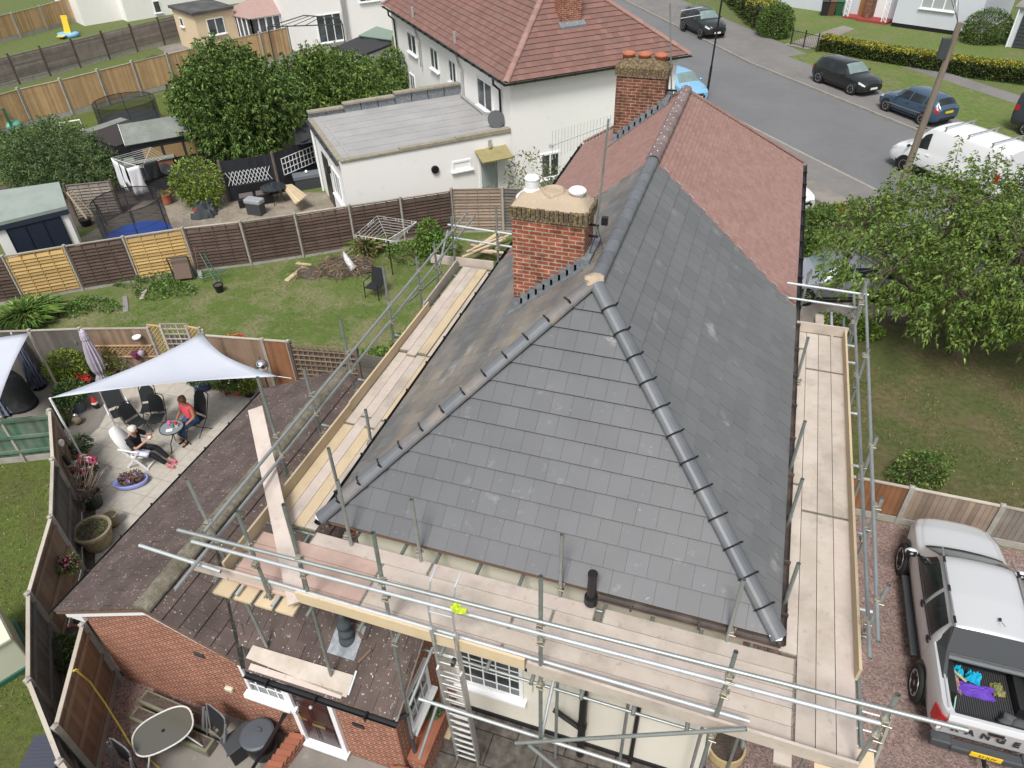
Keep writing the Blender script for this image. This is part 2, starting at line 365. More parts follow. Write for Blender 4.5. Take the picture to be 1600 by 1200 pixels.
# tiles
mb = MB()
tiles(mb, (EL, YF, ZE), (1,0,0), UP_F, [(0,0), (2*RUN,0), (RUN,SL)], .30, .325, .036, jit=.001, gap=.003)
mb.build('hip_end_tiles', M['slatehip'], house)
mb = MB()
tiles(mb, (ER, YF, ZE), (0,1,0), UP_R, [(0,0), (YS-YF-.1,0), (YS-YF+.15,SL), (RUN,SL)], .30, .325, .03, jit=.002, gap=.008)
mb.build('side_tiles', M['slate'], house)
mb = MB()
tiles(mb, (EL, YS+.15, ZE), (0,-1,0), UP_L, [(0,0), (YS+.15-YF,0), (YS+.15-YA,SL), (0,SL)], .30, .325, .03, jit=.003, gap=.008)
mb.build('side_tiles', M['slatedirty'], house)
def ridge(name, a, b, ms, parent, seg=.42, r=.112, clips=False, over=.02, drop=.0, dots=False):
    a, b = V(a), V(b); d = (b-a); n = max(1, round(d.length/seg)); d.normalize(); L = (b-a).length/n
    sd_ = d.cross(V((0,0,1))).normalized(); up = sd_.cross(d)
    mb = MB(); k = 8
    for i in range(n):
        p = a + d*(L*i); q = a + d*(L*(i+1)+over); rr = RN.random()
        vs = []
        for e, (pt, ra) in enumerate(((p, r*1.04), (q, r*.97))):
            for ri in (ra, ra-.018):
                for j in range(k+1):
                    an = pi*j/k; vs.append(pt + sd_*cos(an)*ri*1.08 + up*(sin(an)*ri*.8 - drop))
        K = k+1; fs = []
        for j in range(k):
            fs += [(j, j+1, 2*K+j+1, 2*K+j), (K+j, 3*K+j, 3*K+j+1, K+j+1), (j, K+j, K+j+1, j+1), (2*K+j, 2*K+j+1, 3*K+j+1, 3*K+j)]
        fs += [(0, 2*K, 3*K, K), (k, K+k, 3*K+k, 2*K+k)]
        mi = 1 if (len(ms) > 1 and RN.random() < .45) else 0
        mb.add(vs, fs, mi, rr)
    o = mb.build(name, ms, parent)
    if clips:
        for i in range(1, n):
            mb = MB(); pt = a + d*(L*i)
            pts = [pt + sd_*cos(pi*j/8)*(r*1.12+.012) + up*(sin(pi*j/8)*(r*.85+.012) - drop) for j in range(2, 9)]
            pts = [pts[0]+sd_*.10*0 + up*.03] + pts
            mb.pipe(pts, .012, 5)
            mb.tube(pt + up*(r*.85-.0) + sd_*.09, pt + up*(r*.85+.05) + sd_*.09, .016, 6)
            mb.build('ridge_clip', M['blackpl'], o)
    return o
ridge('ridge_tiles', (XM, YA+.1, ZR+.0), (XM, YS+.1, ZR+.0), [M['slateridge']], house)
ridge('hip_tiles', (EL-.02, YF-.02, ZE+.03), (XM-.05, YA-.05, ZR), [M['slateridge'], M['ridgedusty']], house, clips=True)
ridge('hip_tiles', (ER+.02, YF-.02, ZE+.03), (XM+.05, YA-.05, ZR), [M['slateridge']], house, clips=True)
mb = MB(); mb.sphere((XM, YA+.02, ZR+.045), .14, 10, 6, sc=(1.1,1.1,.6), jit=.5); mb.build('mortar_joint', M['cement'], house)
mb = MB()
for x in (EL+.02, ER-.02): mb.sphere((x, YF, ZE+.05), .09, 8, 6, sc=(1.1,1,.6), jit=.6)
mb.build('hip_end_mortar', M['upvc'], house)
def gutter(path, m, parent, r=.06, name='gutter'):
    mb = MB()
    for i in range(len(path)-1):
        a, b = V(path[i]), V(path[i+1]); d = (b-a).normalized(); s_ = d.cross(V((0,0,1)))
        k = 6; vs = []
        for pt in (a - d*.0, b + d*.0):
            for rr in (r, r-.008):
                for j in range(k+1): an = pi + pi*j/k; vs.append(pt + s_*cos(an)*rr + V((0,0,1))*sin(an)*rr)
        K = k+1; fs = []
        for j in range(k): fs += [(j, 2*K+j, 2*K+j+1, j+1), (K+j, K+j+1, 3*K+j+1, 3*K+j), (j, j+1, K+j+1, K+j), (2*K+j, 3*K+j, 3*K+j+1, 2*K+j+1)]
        fs += [(0, K, 3*K, 2*K), (k, 2*K+k, 3*K+k, K+k)]
        mb.add(vs, fs)
        n = int((b-a).length/.9)
        for q in range(n): pt = a + d*((q+.5)*.9); mb.box(pt - V((0,0,.02)), (.03,.14,.1) if abs(d.x) > abs(d.y) else (.14,.03,.1))
    return mb.build(name, m, parent)
gutter([(-.95, YF-.06, ZE-.03), (ER+.06, YF-.06, ZE-.03), (ER+.06, YS, ZE-.03)], mat('dirty_brown_gutter', (.05,.04,.035), .6, [('noise', 3, .45, .65, (.13,.1,.08), .6)]), house)
gutter([(EL-.06, YS, ZE-.03), (EL-.06, YF-.06, ZE-.03)], M['blackpl'], house)
mb = MB()
mb.prism([(EL+.02, YF+.02), (ER-.02, YF+.02), (ER-.02, YF+.045), (EL+.02, YF+.045)], ZE-.1, ZE-.04)
mb.prism([(EL+.02, YF+.05), (EL+.045, YF+.05), (EL+.045, YS), (EL+.02, YS)], ZE-.25, ZE-.04)
mb.prism([(ER-.045, YF+.05), (ER-.02, YF+.05), (ER-.02, YS), (ER-.045, YS)], ZE-.25, ZE-.04)
mb.build('fascia', M['timber'], house)
# white drip tabs at the verge between grey and red tiles
for i in range(11):
    mb = MB(); s0 = .2 + i*.37; p = V((ER, YS-.1+.25*s0/SL+.04, ZE)) + UP_R*s0 + V((0,0,.06))
    mb.obox(p, UP_R*.13, (0,.02,0), (0,0,.012)); mb.build('verge_clip', M['galvbr'], house)
# window with glazing bars
def window(parent, p0, ux, w_, h_, nx=2, ny=1, fr=.06, bars=0, sill=True, frame=None, depth=.05, glass=None, out=None):
    """p0 lower-left outside corner, ux horizontal unit; outward normal = ux x z ... """
    ux = V(ux).normalized(); up = V((0,0,1)); n = ux.cross(up) if out is None else V(out)
    fm = frame or M['upvc']; mb = MB(); p0 = V(p0)
    def bb(u0, v0, u1, v1, d0, d1):
        c = p0 + ux*((u0+u1)/2) + up*((v0+v1)/2) + n*((d0+d1)/2)
        a, b, e = ux*(u1-u0), up*(v1-v0), n*(d1-d0)
        mb.obox(c-(a+b+e)/2, a, e*-1, b) if (a.cross(b)).dot(e) > 0 and False else mb.obox(c-(a+b+e)/2, a, b, e)
    bb(0, 0, w_, fr, -.03, depth); bb(0, h_-fr, w_, h_, -.03, depth); bb(0, fr, fr, h_-fr, -.03, depth); bb(w_-fr, fr, w_, h_-fr, -.03, depth)
    for i in range(1, nx): x = w_*i/nx; bb(x-fr*.45, fr, x+fr*.45, h_-fr, -.03, depth-.01)
    for i in range(1, ny): y = h_*i/ny; bb(fr, y-fr*.35, w_-fr, y+fr*.35, -.03, depth-.015)
    if bars:
        bx, by = bars
        for i in range(1, bx): x = w_*i/bx; bb(x-.012, fr, x+.012, h_-fr, -.01, depth-.025)
        for i in range(1, by): y = h_*i/by; bb(fr, y-.012, w_-fr, y+.012, -.01, depth-.028)
    o = mb.build('window', fm, parent)
    mb = MB(); c = p0 + n*.008; mb.obox(c + ux*fr*.5 + up*fr*.5, ux*(w_-fr), up*(h_-fr), n*.006)
    g_ = mb.build('pane', glass or M['glass'], o)
    if sill:
        mb = MB(); mb.obox(p0 - ux*.06 - up*.055 - n*.01, ux*(w_+.12), up*.05, n*.16); mb.build('sill', fm, o)
    return o
X = V((1,0,0)); Y = V((0,1,0)); Z = V((0,0,1))
window(house, (-3.45, WY0, .98), X, 1.25, 1.12, nx=1, bars=(5,4), fr=.07)
X = V((1,0,0)); Y = V((0,1,0)); Z = V((0,0,1))
mb = MB(); mb.pipe([(-1.08, WY0-.2, -.1), (-1.08, WY0-.2, 4.6), (-1.05, 5.93, 4.9), (-1.05, 5.93, 5.05)], .07, 12)
mb.pipe([(-1.62, WY0-.1, 1.12), (-1.1, WY0-.2, .95)], .05, 10)
mb.tube((-1.08, WY0-.2, 1.0), (-1.08, WY0-.2, 1.14), .085, 12); mb.tube((-1.08, WY0-.2, 2.6), (-1.08, WY0-.2, 2.72), .085, 12)
mb.tube((-1.05, 5.93, 4.93), (-1.05, 5.93, 5.06), .095, 14)
mb.build('soil_pipe', M['blackpl'], house, smooth=False)
vt = PY(930,897,5.93); vt.x = -1.05; mb = MB(); mb.tube((-1.05, 5.93, 5.05), vt, .062, 14); mb.tube(vt-Z*.05, vt+Z*.002, .068, 14); mb.build('vent_terminal', M['blackpl'], house)
mb = MB(); mb.pipe([(-.19, WY0-.09, 0), (-.19, WY0-.09, 2.62)], .04, 8); mb.box((-.19, WY0-.12, 2.66), (.36,.18,.1)); mb.box((-1.08, WY0-.12, 2.42), (.3,.16,.08)); mb.build('down_pipe', M['blackpl'], house)
mb = MB(); mb.box((-2.02, WY0-.1, 2.3), (.2,.14,.16)); mb.box((-2.02, WY0-.04, 2.46), (.04,.06,.2)); mb.build('flood_light', M['blackpl'], house)
mb = MB(); mb.box((-2.05, WY0-.05, 2.0), (.06,.05,1.2)); mb.build('cable', M['render'], house)

# ------------------------------------------------------------ attached red tiled half
house2 = thing('attached_house', 'right-hand half of the pair with a red brown tiled hip roof behind the grey one', 'house', (-1.95, 18, 0))
mb = MB(); mb.prism([(WX0, 14.275), (WX1, 14.275), (WX1, YE-.3), (WX0, YE-.3)], -.3, 5.0); mb.build('wall', M['render'], house2)
mb = MB(); YB = YE - RUN
mb.add([(EL+.04, YS+.01, ZE-.03), (ER-.04, YS+.01, ZE-.03), (ER-.04, YE-.04, ZE-.03), (EL+.04, YE-.04, ZE-.03), (XM, YS+.01, ZR-.06), (XM, YB, ZR-.06)], [(0,3,2,1), (0,1,4), (1,2,5,4), (2,3,5), (3,0,4,5)])
mb.build('roof_deck', M['timber'], house2)
mb = MB()
tiles(mb, (ER, YS, ZE), (0,1,0), UP_R, [(-.1,0), (YE-YS,0), (YB-YS,SL), (.15,SL)], .165, .105, .018, jit=.002, gap=.006)
tiles(mb, (EL, YE, ZE), (0,-1,0), UP_L, [(0,0), (YE-YS-.15,0), (YE-YS-.15,SL), (RUN,SL)], .165, .105, .013, jit=.002, gap=.005)
tiles(mb, (ER, YE, ZE), (-1,0,0), UP_B, [(0,0), (2*RUN,0), (RUN,SL)], .33, .3, .02)
mb.build('roof_tiles', M['redtile'], house2)
ro = ridge('ridge_tiles', (XM, YS+.12, ZR+.01), (XM, YB, ZR+.01), [M['redridge']], house2, seg=.3, r=.13)
for i in range(24):
    y = YS+.2+i*.21; mb = MB(); mb.sphere((XM-.01+(.05 if i % 2 else -.05), y, ZR+.105), .013, 6, 4); mb.build('ridge_screw', M['upvc'], ro)
ridge('hip_tiles', (ER, YE, ZE+.0), (XM, YB, ZR-.02), [M['redtile']], house2, seg=.3, r=.09)
ridge('hip_tiles', (EL, YE, ZE+.0), (XM, YB, ZR-.02), [M['redtile']], house2, seg=.3, r=.09)
gutter([(ER+.07, YS+.01, ZE-.03), (ER+.07, YE, ZE-.03)], M['blackpl'], house2)
gutter([(EL-.07, YE, ZE-.03), (EL-.07, YS+.01, ZE-.03)], M['blackpl'], house2)
mb = MB(); mb.prism([(ER-.045, YS+.01), (ER-.02, YS+.01), (ER-.02, YE-.03), (ER-.045, YE-.03)], ZE-.25, ZE-.04); mb.prism([(EL+.02, YS+.01), (EL+.045, YS+.01), (EL+.045, YE-.03), (EL+.02, YE-.03)], ZE-.25, ZE-.04)
mb.build('fascia', M['timber'], house2)

# ------------------------------------------------------------ chimneys
def chimney(parent, x0, x1, y0, y1, zb, zt, bm_, capm, pots, style):
    mb = MB(); mb.prism([(x0,y0),(x1,y0),(x1,y1),(x0,y1)], zb, zt); ch = mb.build('chimney', bm_, parent)
    mb = MB(); o1 = .045
    mb.prism([(x0-.03,y0-.03),(x1+.03,y0-.03),(x1+.03,y1+.03),(x0-.03,y1+.03)], zt, zt+.03, mi=0)
    # soldier course of separate bricks
    def row(ax, a, b, fx, sgn):
        n = int((b-a)/.078); st = (b-a)/n
        for i in range(n):
            c = a+st*(i+.5); j = RN.uniform(-.012, .012)
            if ax == 'x': mb.box((c, fx+j, zt+.12), (st-.014,.11,.18+RN.uniform(-.01,.02)), mi=1)
            else: mb.box((fx+j, c, zt+.12), (.11,st-.014,.18+RN.uniform(-.01,.02)), mi=1)
    row('x', x0-.05, x1+.05, y0-.0, 1); row('x', x0-.05, x1+.05, y1+.0, 1); row('y', y0+.05, y1-.05, x0-.0, 1); row('y', y0+.05, y1-.05, x1+.0, 1)
    mb.prism([(x0,y0),(x1,y0),(x1,y1),(x0,y1)], zt+.03, zt+.2, mi=0)
    mb.build('capping_course', [M['cement'], M['mossy']], ch)
    mb = MB(); nx, ny = 14, 8; vs = []
    for j in range(ny+1):
        for i in range(nx+1):
            u, v = i/nx, j/ny; e = min(u, 1-u)*nx, min(v, 1-v)*ny; h = .2*(1-(1-min(1, e[0]/2.5))**2)*(1-(1-min(1, e[1]/3.))**2)
            x, y = x0-.02+(x1-x0+.04)*u, y0-.02+(y1-y0+.04)*v
            vs.append((x, y, zt+.2+h+.02*noise.noise(V((x*5, y*5, 0)))))
    fs = [(j*(nx+1)+i, j*(nx+1)+i+1, (j+1)*(nx+1)+i+1, (j+1)*(nx+1)+i) for j in range(ny) for i in range(nx)]
    mb.add(vs, fs); mb.build('flaunching', capm, ch, smooth=True)
    return ch
cy0 = 10.36
a_ = PY(797, 338, cy0); b_ = PY(926, 352, cy0)
CH1 = (a_.x+.03, b_.x-.12, cy0, cy0+.62, 6.0, (a_.z+b_.z)/2-.03)
ch = chimney(house, *CH1, M['brickch'], M['cement'], 0, 0)
x0, x1, y0, y1, zb, zt = CH1; zf = zt+.27; xm = (x0+x1)/2; ym = (y0+y1)/2
mb = MB(); mb.lathe([(.26,-.04),(.27,-.01),(.24,.02),(.14,.1),(.12,.14)], (x0+.25, ym, zf), 20); mb.build('cowl_skirt', M['upvc'], ch, smooth=True)
mb = MB(); mb.lathe([(.11,.12),(.115,.15),(.1,.16),(.1,.27),(.12,.29),(.125,.31),(.1,.34),(0,.35)], (x0+.25, ym, zf), 20)
for i in range(6): mb.tube((x0+.25, ym, zf+.165+i*.018), (x0+.25, ym, zf+.172+i*.018), .112, 20)
mb.build('cowl', M['upvc'], ch)
mb = MB(); c = (xm+.0, ym, zf+.07); mb.lathe([(.22,-.05),(.2,0),(.19,.06),(.165,.1),(.15,.1),(.14,.02),(.0,.0)], c, 22, mi=0); mb.lathe([(.139,.04),(.0,.041)], c, 22, mi=1)
mb.build('chimney_pot', [M['cement'], M['soot']], ch, smooth=True)
mb = MB(); c = (x1-.22, ym, zf+.03); mb.lathe([(.12,0),(.12,.05),(.1,.06),(.1,.12),(.14,.13),(.145,.16),(.11,.19),(0,.2)], c, 20); mb.build('capped_vent', M['upvc'], ch)
def leadsteps(parent, x0, x1, yf, n=9):
    mb = MB(); zs = lambda x: ZE + (x-EL)*MS
    for i in range(n):
        xa = x0 + (x1-x0)*i/n; xb = x0+(x1-x0)*(i+1)/n; z = zs(xa)
        mb.add([(xa-.02, yf-.012, z-.02), (xb+.02, yf-.012, zs(xb)-.02), (xb+.02, yf-.012, zs(xb)+.04+.12), (xa-.02, yf-.012, zs(xb)+.16)], [(0,1,2,3)])
    p = V((x0-.1, yf-.16, zs(x0-.1)+.05)); mb.slab([p, p+V((x1-x0+.25,0,(x1-x0+.25)*MS)), p+V((x1-x0+.25,.17,(x1-x0+.25)*MS)), p+V((0,.17,0))], (-MS,0,1), .015)
    p = V((x1-.02, yf-.1, zs(x1)+.0)); mb.box((x1+.05, yf+.3, zs(x1)+.12), (.14,.85,.2))
    mb.build('lead_flashing', M['lead'], parent)
leadsteps(ch, x0, x1, y0)
c2 = 19.12; a_ = PY(962, 112, c2); b_ = PY(1047, 126, c2)
CH2 = (a_.x+.03, b_.x-.1, c2, c2+.62, 6.0, (a_.z+b_.z)/2-.03)
ch2 = chimney(house2, *CH2, M['brickch2'], M['mossy'], 0, 0)
x0, x1, y0, y1, zb, zt = CH2
for i in range(3):
    c = (x0+.22+i*(x1-x0-.44)/2, (y0+y1)/2, zt+.3); mb = MB(); mb.lathe([(.15,0),(.145,.14),(.165,.15),(.165,.2),(.14,.2),(.125,.05),(0,.04)], c, 18); mb.build('chimney_pot', M['terracotta'], ch2, smooth=True)
leadsteps(ch2, x0, x1, y0)
# aerials (fixed to the chimneys)
def aerial(label, base, top, arm_dir, L, n, rod, parent_ch=None, cat='aerial'):
    t = thing('tv_aerial', label, cat, base)
    base, top = V(base), V(top); mb = MB(); mb.tube(base, top, .016, 8); mb.build('mast', M['galvdk'], t)
    mb = MB(); d = V(arm_dir).normalized(); a = top - V((0,0,.08)) - d*.06; b = a + d*L; mb.tube(a, b, .01, 6)
    rd = V((0,0,1)) if rod == 'v' else d.cross(V((0,0,1))).normalized()
    for i in range(n):
        p = a + (b-a)*((i+.6)/n); l = .13+.1*(i/n) if rod == 'v' else .2
        mb.tube(p - rd*l, p + rd*l, .004, 4)
    mb.box(b, (.06,.06,.05)); mb.build('antenna', M['galvbr'], t)
    return t
x0, x1, y0, y1, zb, zt = CH1
bx = x1+.12
p_top = PY(951, 186, y0+.3); 
t = aerial('tall mast on the nearer chimney with long aerial pointing left across the white wall', (bx, y0+.3, zt-.25), (p_top.x, y0+.3, p_top.z), (PY(856, 222, y0+.3)-p_top), (PY(856,222,y0+.3)-p_top).length, 19, 'v')
mb = MB(); mb.bar((x1-.02, y0+.3, zt-.1), (bx+.04, y0+.3, zt-.1), .03, .03); mb.bar((x1-.02, y0+.3, zt-.3), (bx+.04, y0+.3, zt-.3), .03, .03); mb.box((bx+.14, y0+.25, zt+.02), (.1,.08,.13)); mb.build('bracket', M['blackpl'], t)
mb = MB(); mb.pipe([(bx+.02, y0+.28, zt-.2), (bx-.08, y0+.1, zt-.6), (bx-.05, y0+.1, zt-1.0)], .007, 5); mb.pipe([(bx+.02, y0+.28, zt-.1), (bx+.14, y0+.2, zt-.45), (bx-.04, y0+.1, zt-.5)], .006, 5); mb.build('cable', M['wirem'], t)
x0, x1, y0, y1, zb, zt = CH2
bx = x1+.2; p_top = PY(1047, 5, y0+.3)
t = thing('tv_aerial', 'thin mast on the far chimney with antenna rods above the parked dark car', 'aerial', (bx, y0+.3, zt-.9))
mb = MB(); mb.tube((bx, y0+.3, zt-.95), (p_top.x, y0+.3, p_top.z), .018, 8); mb.build('mast', M['galvdk'], t)
mb = MB(); mb.bar((x1-.02, y0+.3, zt-.35), (bx+.06, y0+.3, zt-.35), .04, .04); mb.bar((x1-.02, y0+.3, zt-.85), (bx+.06, y0+.3, zt-.85), .04, .04); mb.build('bracket', M['blackpl'], t)
mb = MB()
for k in range(2):
    z = p_top.z - .15 - k*.17; mb.tube((bx-.05, y0+.3, z), (bx+.42, y0+.5, z+.06), .008, 5)
for k in range(9):
    q = V((bx-.1, y0+.3, p_top.z-.05)) + V((.6,.3,.08))*(k/8.); mb.tube(q, q-V((.12,-.15,.2)), .005, 4)
mb.build('antenna', M['galvbr'], t)
# ------------------------------------------------------------ ground
GR = {}
GR['base'] = mat('far_grass', (.1,.14,.035), .95, [('noise', .4, .4, .7, (.13,.12,.06), .6), ('noise', 3, .5, .7, (.05,.07,.02), .5)])
GR['lawn'] = mat('garden_grass', (.125,.19,.035), .95, [('noise', .55, .46, .6, (.31,.27,.15), .85, 8), ('noise', .25, .5, .6, (.17,.2,.05), .6, 4), ('noise', 2.2, .5, .68, (.3,.25,.165), .6, 8), ('noise', 9, .35, .7, (.065,.11,.02), .75, 8), ('noise', 45, .5, .75, (.2,.22,.08), .55, 4)], bump=('n', 60, 1, .05))
GR['lawnr'] = mat('dark_brownish_grass', (.11,.135,.035), .95, [('noise', .7, .42, .62, (.2,.155,.08), .9, 8), ('noise', 6, .35, .7, (.045,.055,.016), .7, 8), ('noise', 40, .5, .75, (.16,.15,.07), .5, 4)], bump=('n', 60, 1, .05))  # the right-hand lawn's own dark brownish green
GR['lawnl'] = mat('olive_green_grass', (.13,.18,.03), .95, [('noise', .8, .42, .65, (.13,.125,.04), .8, 6), ('noise', 8, .35, .7, (.05,.07,.014), .7, 8), ('noise', 50, .5, .75, (.17,.19,.06), .5, 4)], bump=('n', 60, 1, .05))
GR['slabs'] = brickmat('pale_paving_slabs', (.44,.41,.36), (.425,.395,.345), (.3,.27,.225), bw=.6, bh=.6, ms=.008)
GR['slabs'].node_tree.nodes['Map Range'].inputs['To Min'].default_value = .9; GR['slabs'].node_tree.nodes['Map Range'].inputs['To Max'].default_value = 1.08
GR['slabs'].node_tree.nodes['Brick Texture'].offset = 0
GR['darkslab'] = brickmat('dark_mossy_slabs', (.115,.1,.085), (.095,.085,.075), (.035,.03,.025), bw=.9, bh=.6, ms=.012)
GR['conc'] = mat('worn_concrete', (.24,.22,.195), .95, [('noise', .8, .4, .7, (.15,.135,.12), .8, 6), ('noise', 6, .6, .75, (.33,.31,.28), .5, 6)], bump=('n', 40, .3, .01))
GR['gravel'] = mat('pinkish_gravel', (.25,.17,.15), .95, [('vorc', 26, .3, 1, (.4,.31,.28), .8), ('vorc', 33, .65, 1, (.11,.07,.06), .8), ('noise', 1, .45, .7, (.14,.1,.09), .4)], bump=('n', 45, 1, .04))
GR['asphalt'] = mat('grey_asphalt', (.135,.138,.142), .9, [('noise', .12, .5, .52, (.15,.152,.155), .6, 2), ('vor', .16, .012, .0, (.08,.08,.08), .7), ('noise', .35, .4, .7, (.16,.163,.166), .8), ('noise', 2.5, .55, .7, (.11,.112,.115), .5, 8), ('noise', 30, .45, .7, (.18,.18,.18), .5)])
GR['pave'] = mat('old_pavement_asphalt', (.175,.168,.16), .95, [('noise', .5, .4, .7, (.13,.127,.123), .8), ('noise', 2.5, .55, .7, (.22,.21,.2), .6, 8), ('noise', 30, .45, .7, (.24,.23,.22), .4)])
GR['kerb'] = mat('kerb_stone', (.3,.285,.25), .9, [('noise', 3, .4, .7, (.2,.19,.17), .7)])
GR['verge'] = mat('verge_grass', (.12,.17,.035), .95, [('noise', .5, .45, .65, (.19,.17,.08), .8, 7), ('noise', 5, .35, .7, (.05,.08,.02), .7, 8), ('noise', 20, .62, .7, (.4,.42,.3), .3, 3)])
GR['soil'] = mat('dark_soil', (.075,.058,.047), .95, [('noise', 4, .4, .7, (.13,.1,.08), .8, 6)], bump=('n', 20, 1, .05))
GR['crazy'] = mat('crazy_paving', (.28,.25,.23), .95, [('vor', 2.2, .04, .0, (.07,.07,.04), 1), ('vorc', 2.2, .2, 1, (.2,.17,.16), .7)])
GR['yard'] = mat('stone_yard', (.22,.19,.15), .95, [('vorc', 2.5, .2, 1, (.3,.26,.21), .8), ('noise', 6, .5, .7, (.12,.1,.07), .6)])
def sheet(name, pts, m, z, px=True):
    if px: pts = [G(*p, 0) for p in pts]
    mb = MB(); n = len(pts); ar = sum(pts[i][0]*pts[(i+1) % n][1] - pts[(i+1) % n][0]*pts[i][1] for i in range(n))
    if ar < 0: pts = pts[::-1]
    mb.add([(p[0], p[1], z) for p in pts], [tuple(range(n))])
    o = mb.build(name, m); o['kind'] = 'structure'; return o
sheet('ground', [(-500,-120), (500,-120), (500,900), (-500,900)], GR['base'], 0, px=False)
sheet('lawn', [(-60,520), (-60,485), (30,475), (130,463), (300,417), (475,405), (632,377), (790,352), (900,352), (900,560), (452,560), (320,540), (232,540), (46,545)], GR['lawn'], .008)
sheet('lawn', [(-200,700), (85,700), (95,760), (140,860), (70,960), (90,1090), (150,1260), (-200,1500)], GR['lawnl'], .008)
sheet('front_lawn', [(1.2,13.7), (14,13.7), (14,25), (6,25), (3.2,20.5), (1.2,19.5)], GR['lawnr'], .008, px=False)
sheet('path', [(1225,452), (1225,502), (1290,508), (1345,505), (1430,505), (1410,480), (1330,470), (1300,452)], GR['crazy'], .012)
sheet('lawn_border', [(1345,505), (1460,512), (1440,498), (1345,490)], GR['soil'], .014)
sheet('driveway', [(-.6,-3), (14,-3), (14,13.62), (1.05,13.62), (1.05,6.3), (-.6,5.0)], GR['gravel'], .009, px=False)
sheet('patio', [(-60,575), (60,560), (230,560), (460,580), (560,610), (560,700), (300,900), (200,1000), (150,960), (110,760), (60,640), (-60,650)], GR['slabs'], .008)
sheet('patio_concrete', [(-60,560), (150,560), (170,640), (155,668), (130,690), (118,735), (85,650), (-60,660)], GR['conc'], .012)
sheet('side_border', [(112,735), (133,735), (150,800), (148,960), (128,960), (110,800)], GR['soil'], .016)
sheet('side_soil', [(60,950), (135,960), (200,1060), (160,1100), (60,1075)], GR['soil'], .011)
sheet('side_gravel', [(150,1040), (200,1060), (345,1110), (300,1140), (240,1140), (215,1260), (110,1260)], GR['gravel'], .012)
sheet('porch_yard', [(200,1105), (345,1110), (560,1170), (640,1190), (700,1300), (200,1300)], GR['conc'], .008)
mb = MB(); mb.box((-5.0,3.4,.1), (2.1,2.74,.22)); struct(mb, 'door_step', GR['conc'])
sheet('yard_paving', [(-4.0,6.3), (1.1,6.3), (1.1,5.2), (-.6,5.0), (-.6,0), (-4.4,0)], GR['darkslab'], .012, px=False)
# neighbour yards beyond the dark fence
sheet('neighbour_patio', [(-26,19.5), (-21,18), (-16,21.6), (-11,25.3), (-16.5,27.5), (-21.5,26.2), (-26,24)], GR['yard'], .008, px=False)
sheet('neighbour_soil', [(-40,24), (-28,20), (-21,24.5), (-20,32), (-30,36)], GR['soil'], .006, px=False)
sheet('neighbour_lawn', [(0,290), (0,212), (80,193), (170,168), (300,135), (460,120), (520,150), (480,250), (300,250)], GR['lawnl'], .010)
sheet('allotment_path', [(0,165), (120,140), (240,85), (330,95), (300,130), (0,210)], GR['soil'], .014)
sheet('far_patio', [(245,75), (300,62), (420,70), (600,60), (620,140), (460,110), (262,84)], GR['conc'], .018)
# road, kerbs, pavements
def strip(name, path, w0, w1, z0, z1, m, seg=False):
    """strip along a 2d path between signed offsets w0..w1 (left of travel positive)"""
    pts = [V((p[0], p[1], 0)) for p in path]; L_, R_ = [], []
    for i, p in enumerate(pts):
        d = (pts[min(i+1, len(pts)-1)] - pts[max(i-1, 0)]).normalized(); n = V((-d.y, d.x, 0)); L_.append(p+n*w0); R_.append(p+n*w1)
    mb = MB()
    for i in range(len(pts)-1):
        a, b, c, d = R_[i], R_[i+1], L_[i+1], L_[i]
        nr = (b-a).cross(d-a)
        if nr.z < 0: a, b, c, d = d, c, b, a
        mb.add([(*q.to_2d(), z1) for q in (a, b, c, d)] + [(*q.to_2d(), z0) for q in (a, b, c, d)], [(0,1,2,3), (0,4,5,1), (1,5,6,2), (2,6,7,3), (3,7,4,0)])
    return struct(mb, name, m)
KF = [(-40,125), (-26,95), (-13.9,71.5), (-6.5,60.5), (-1.5,53), (7.6,42.1), (16,32.3), (30,15)]      # far kerb, going towards the right
road = [(p[0], p[1]) for p in KF]
strip('road', KF, .12, -7.2, .0, .012, GR['asphalt'])
strip('kerb', KF, .12, 0, 0, .12, GR['kerb'])
strip('pavement', KF, 4.6, .12, 0, .116, GR['pave'])
strip('kerb', KF, -7.2, -7.35, 0, .1, GR['kerb'])
strip('pavement', KF, -7.35, -9.6, 0, .096, GR['pave'])
strip('verge', KF[4:], 8.0, 3.1, 0, .12, GR['verge'])
strip('verge_path', KF[4:], 9.3, 7.9, 0, .124, GR['pave'])
sheet('front_garden', [(1215,62), (1335,25), (1700,70), (1700,130), (1270,82)], GR['verge'], .012)
sheet('front_garden', [(1190,0), (1330,0), (1330,52), (1240,50)], GR['verge'], .018)
sheet('front_path', [(1262,78), (1225,70), (1318,40), (1335,46)], GR['conc'], .03)
mb = MB(); p = G(1283,330); q = G(1318,312); mb.prism([(2.6,33.9), (4.2,32.2), (3.4,31.3), (1.6,33.0)], 0, .11); struct(mb, 'crossover', GR['conc'])

# ------------------------------------------------------------ brick side extension with porch
ext = thing('side_extension', 'orange brick side extension and porch under mottled brown tiles', 'extension', (-8, 6, 0))
WF = 4.78
mb = MB()
g0, g1 = -10.1, -3.88
mb.prism([(g0,WF), (g1,WF), (g1,6.32), (-4.96,6.32), (-4.96,8), (-6.5,8), (-6.5,11.3), (g0,11.3)], -.2, 2.42)
mb.add([(g0,WF+.001,2.42), (-6.4,WF+.001,2.42), (-8.25,WF+.001,3.27), (g0,WF+.2,2.42), (-6.4,WF+.2,2.42), (-8.25,WF+.2,3.27)], [(0,1,2), (5,4,3), (0,2,5,3), (2,1,4,5)])
mb.add([(g1,WF,2.42), (g1,6.32,2.42), (g1,6.32,3.2), (g1-.2,WF,2.42), (g1-.2,6.32,2.42), (g1-.2,6.32,3.2)], [(0,1,2), (5,4,3), (0,2,5,3), (2,1,4,5)])
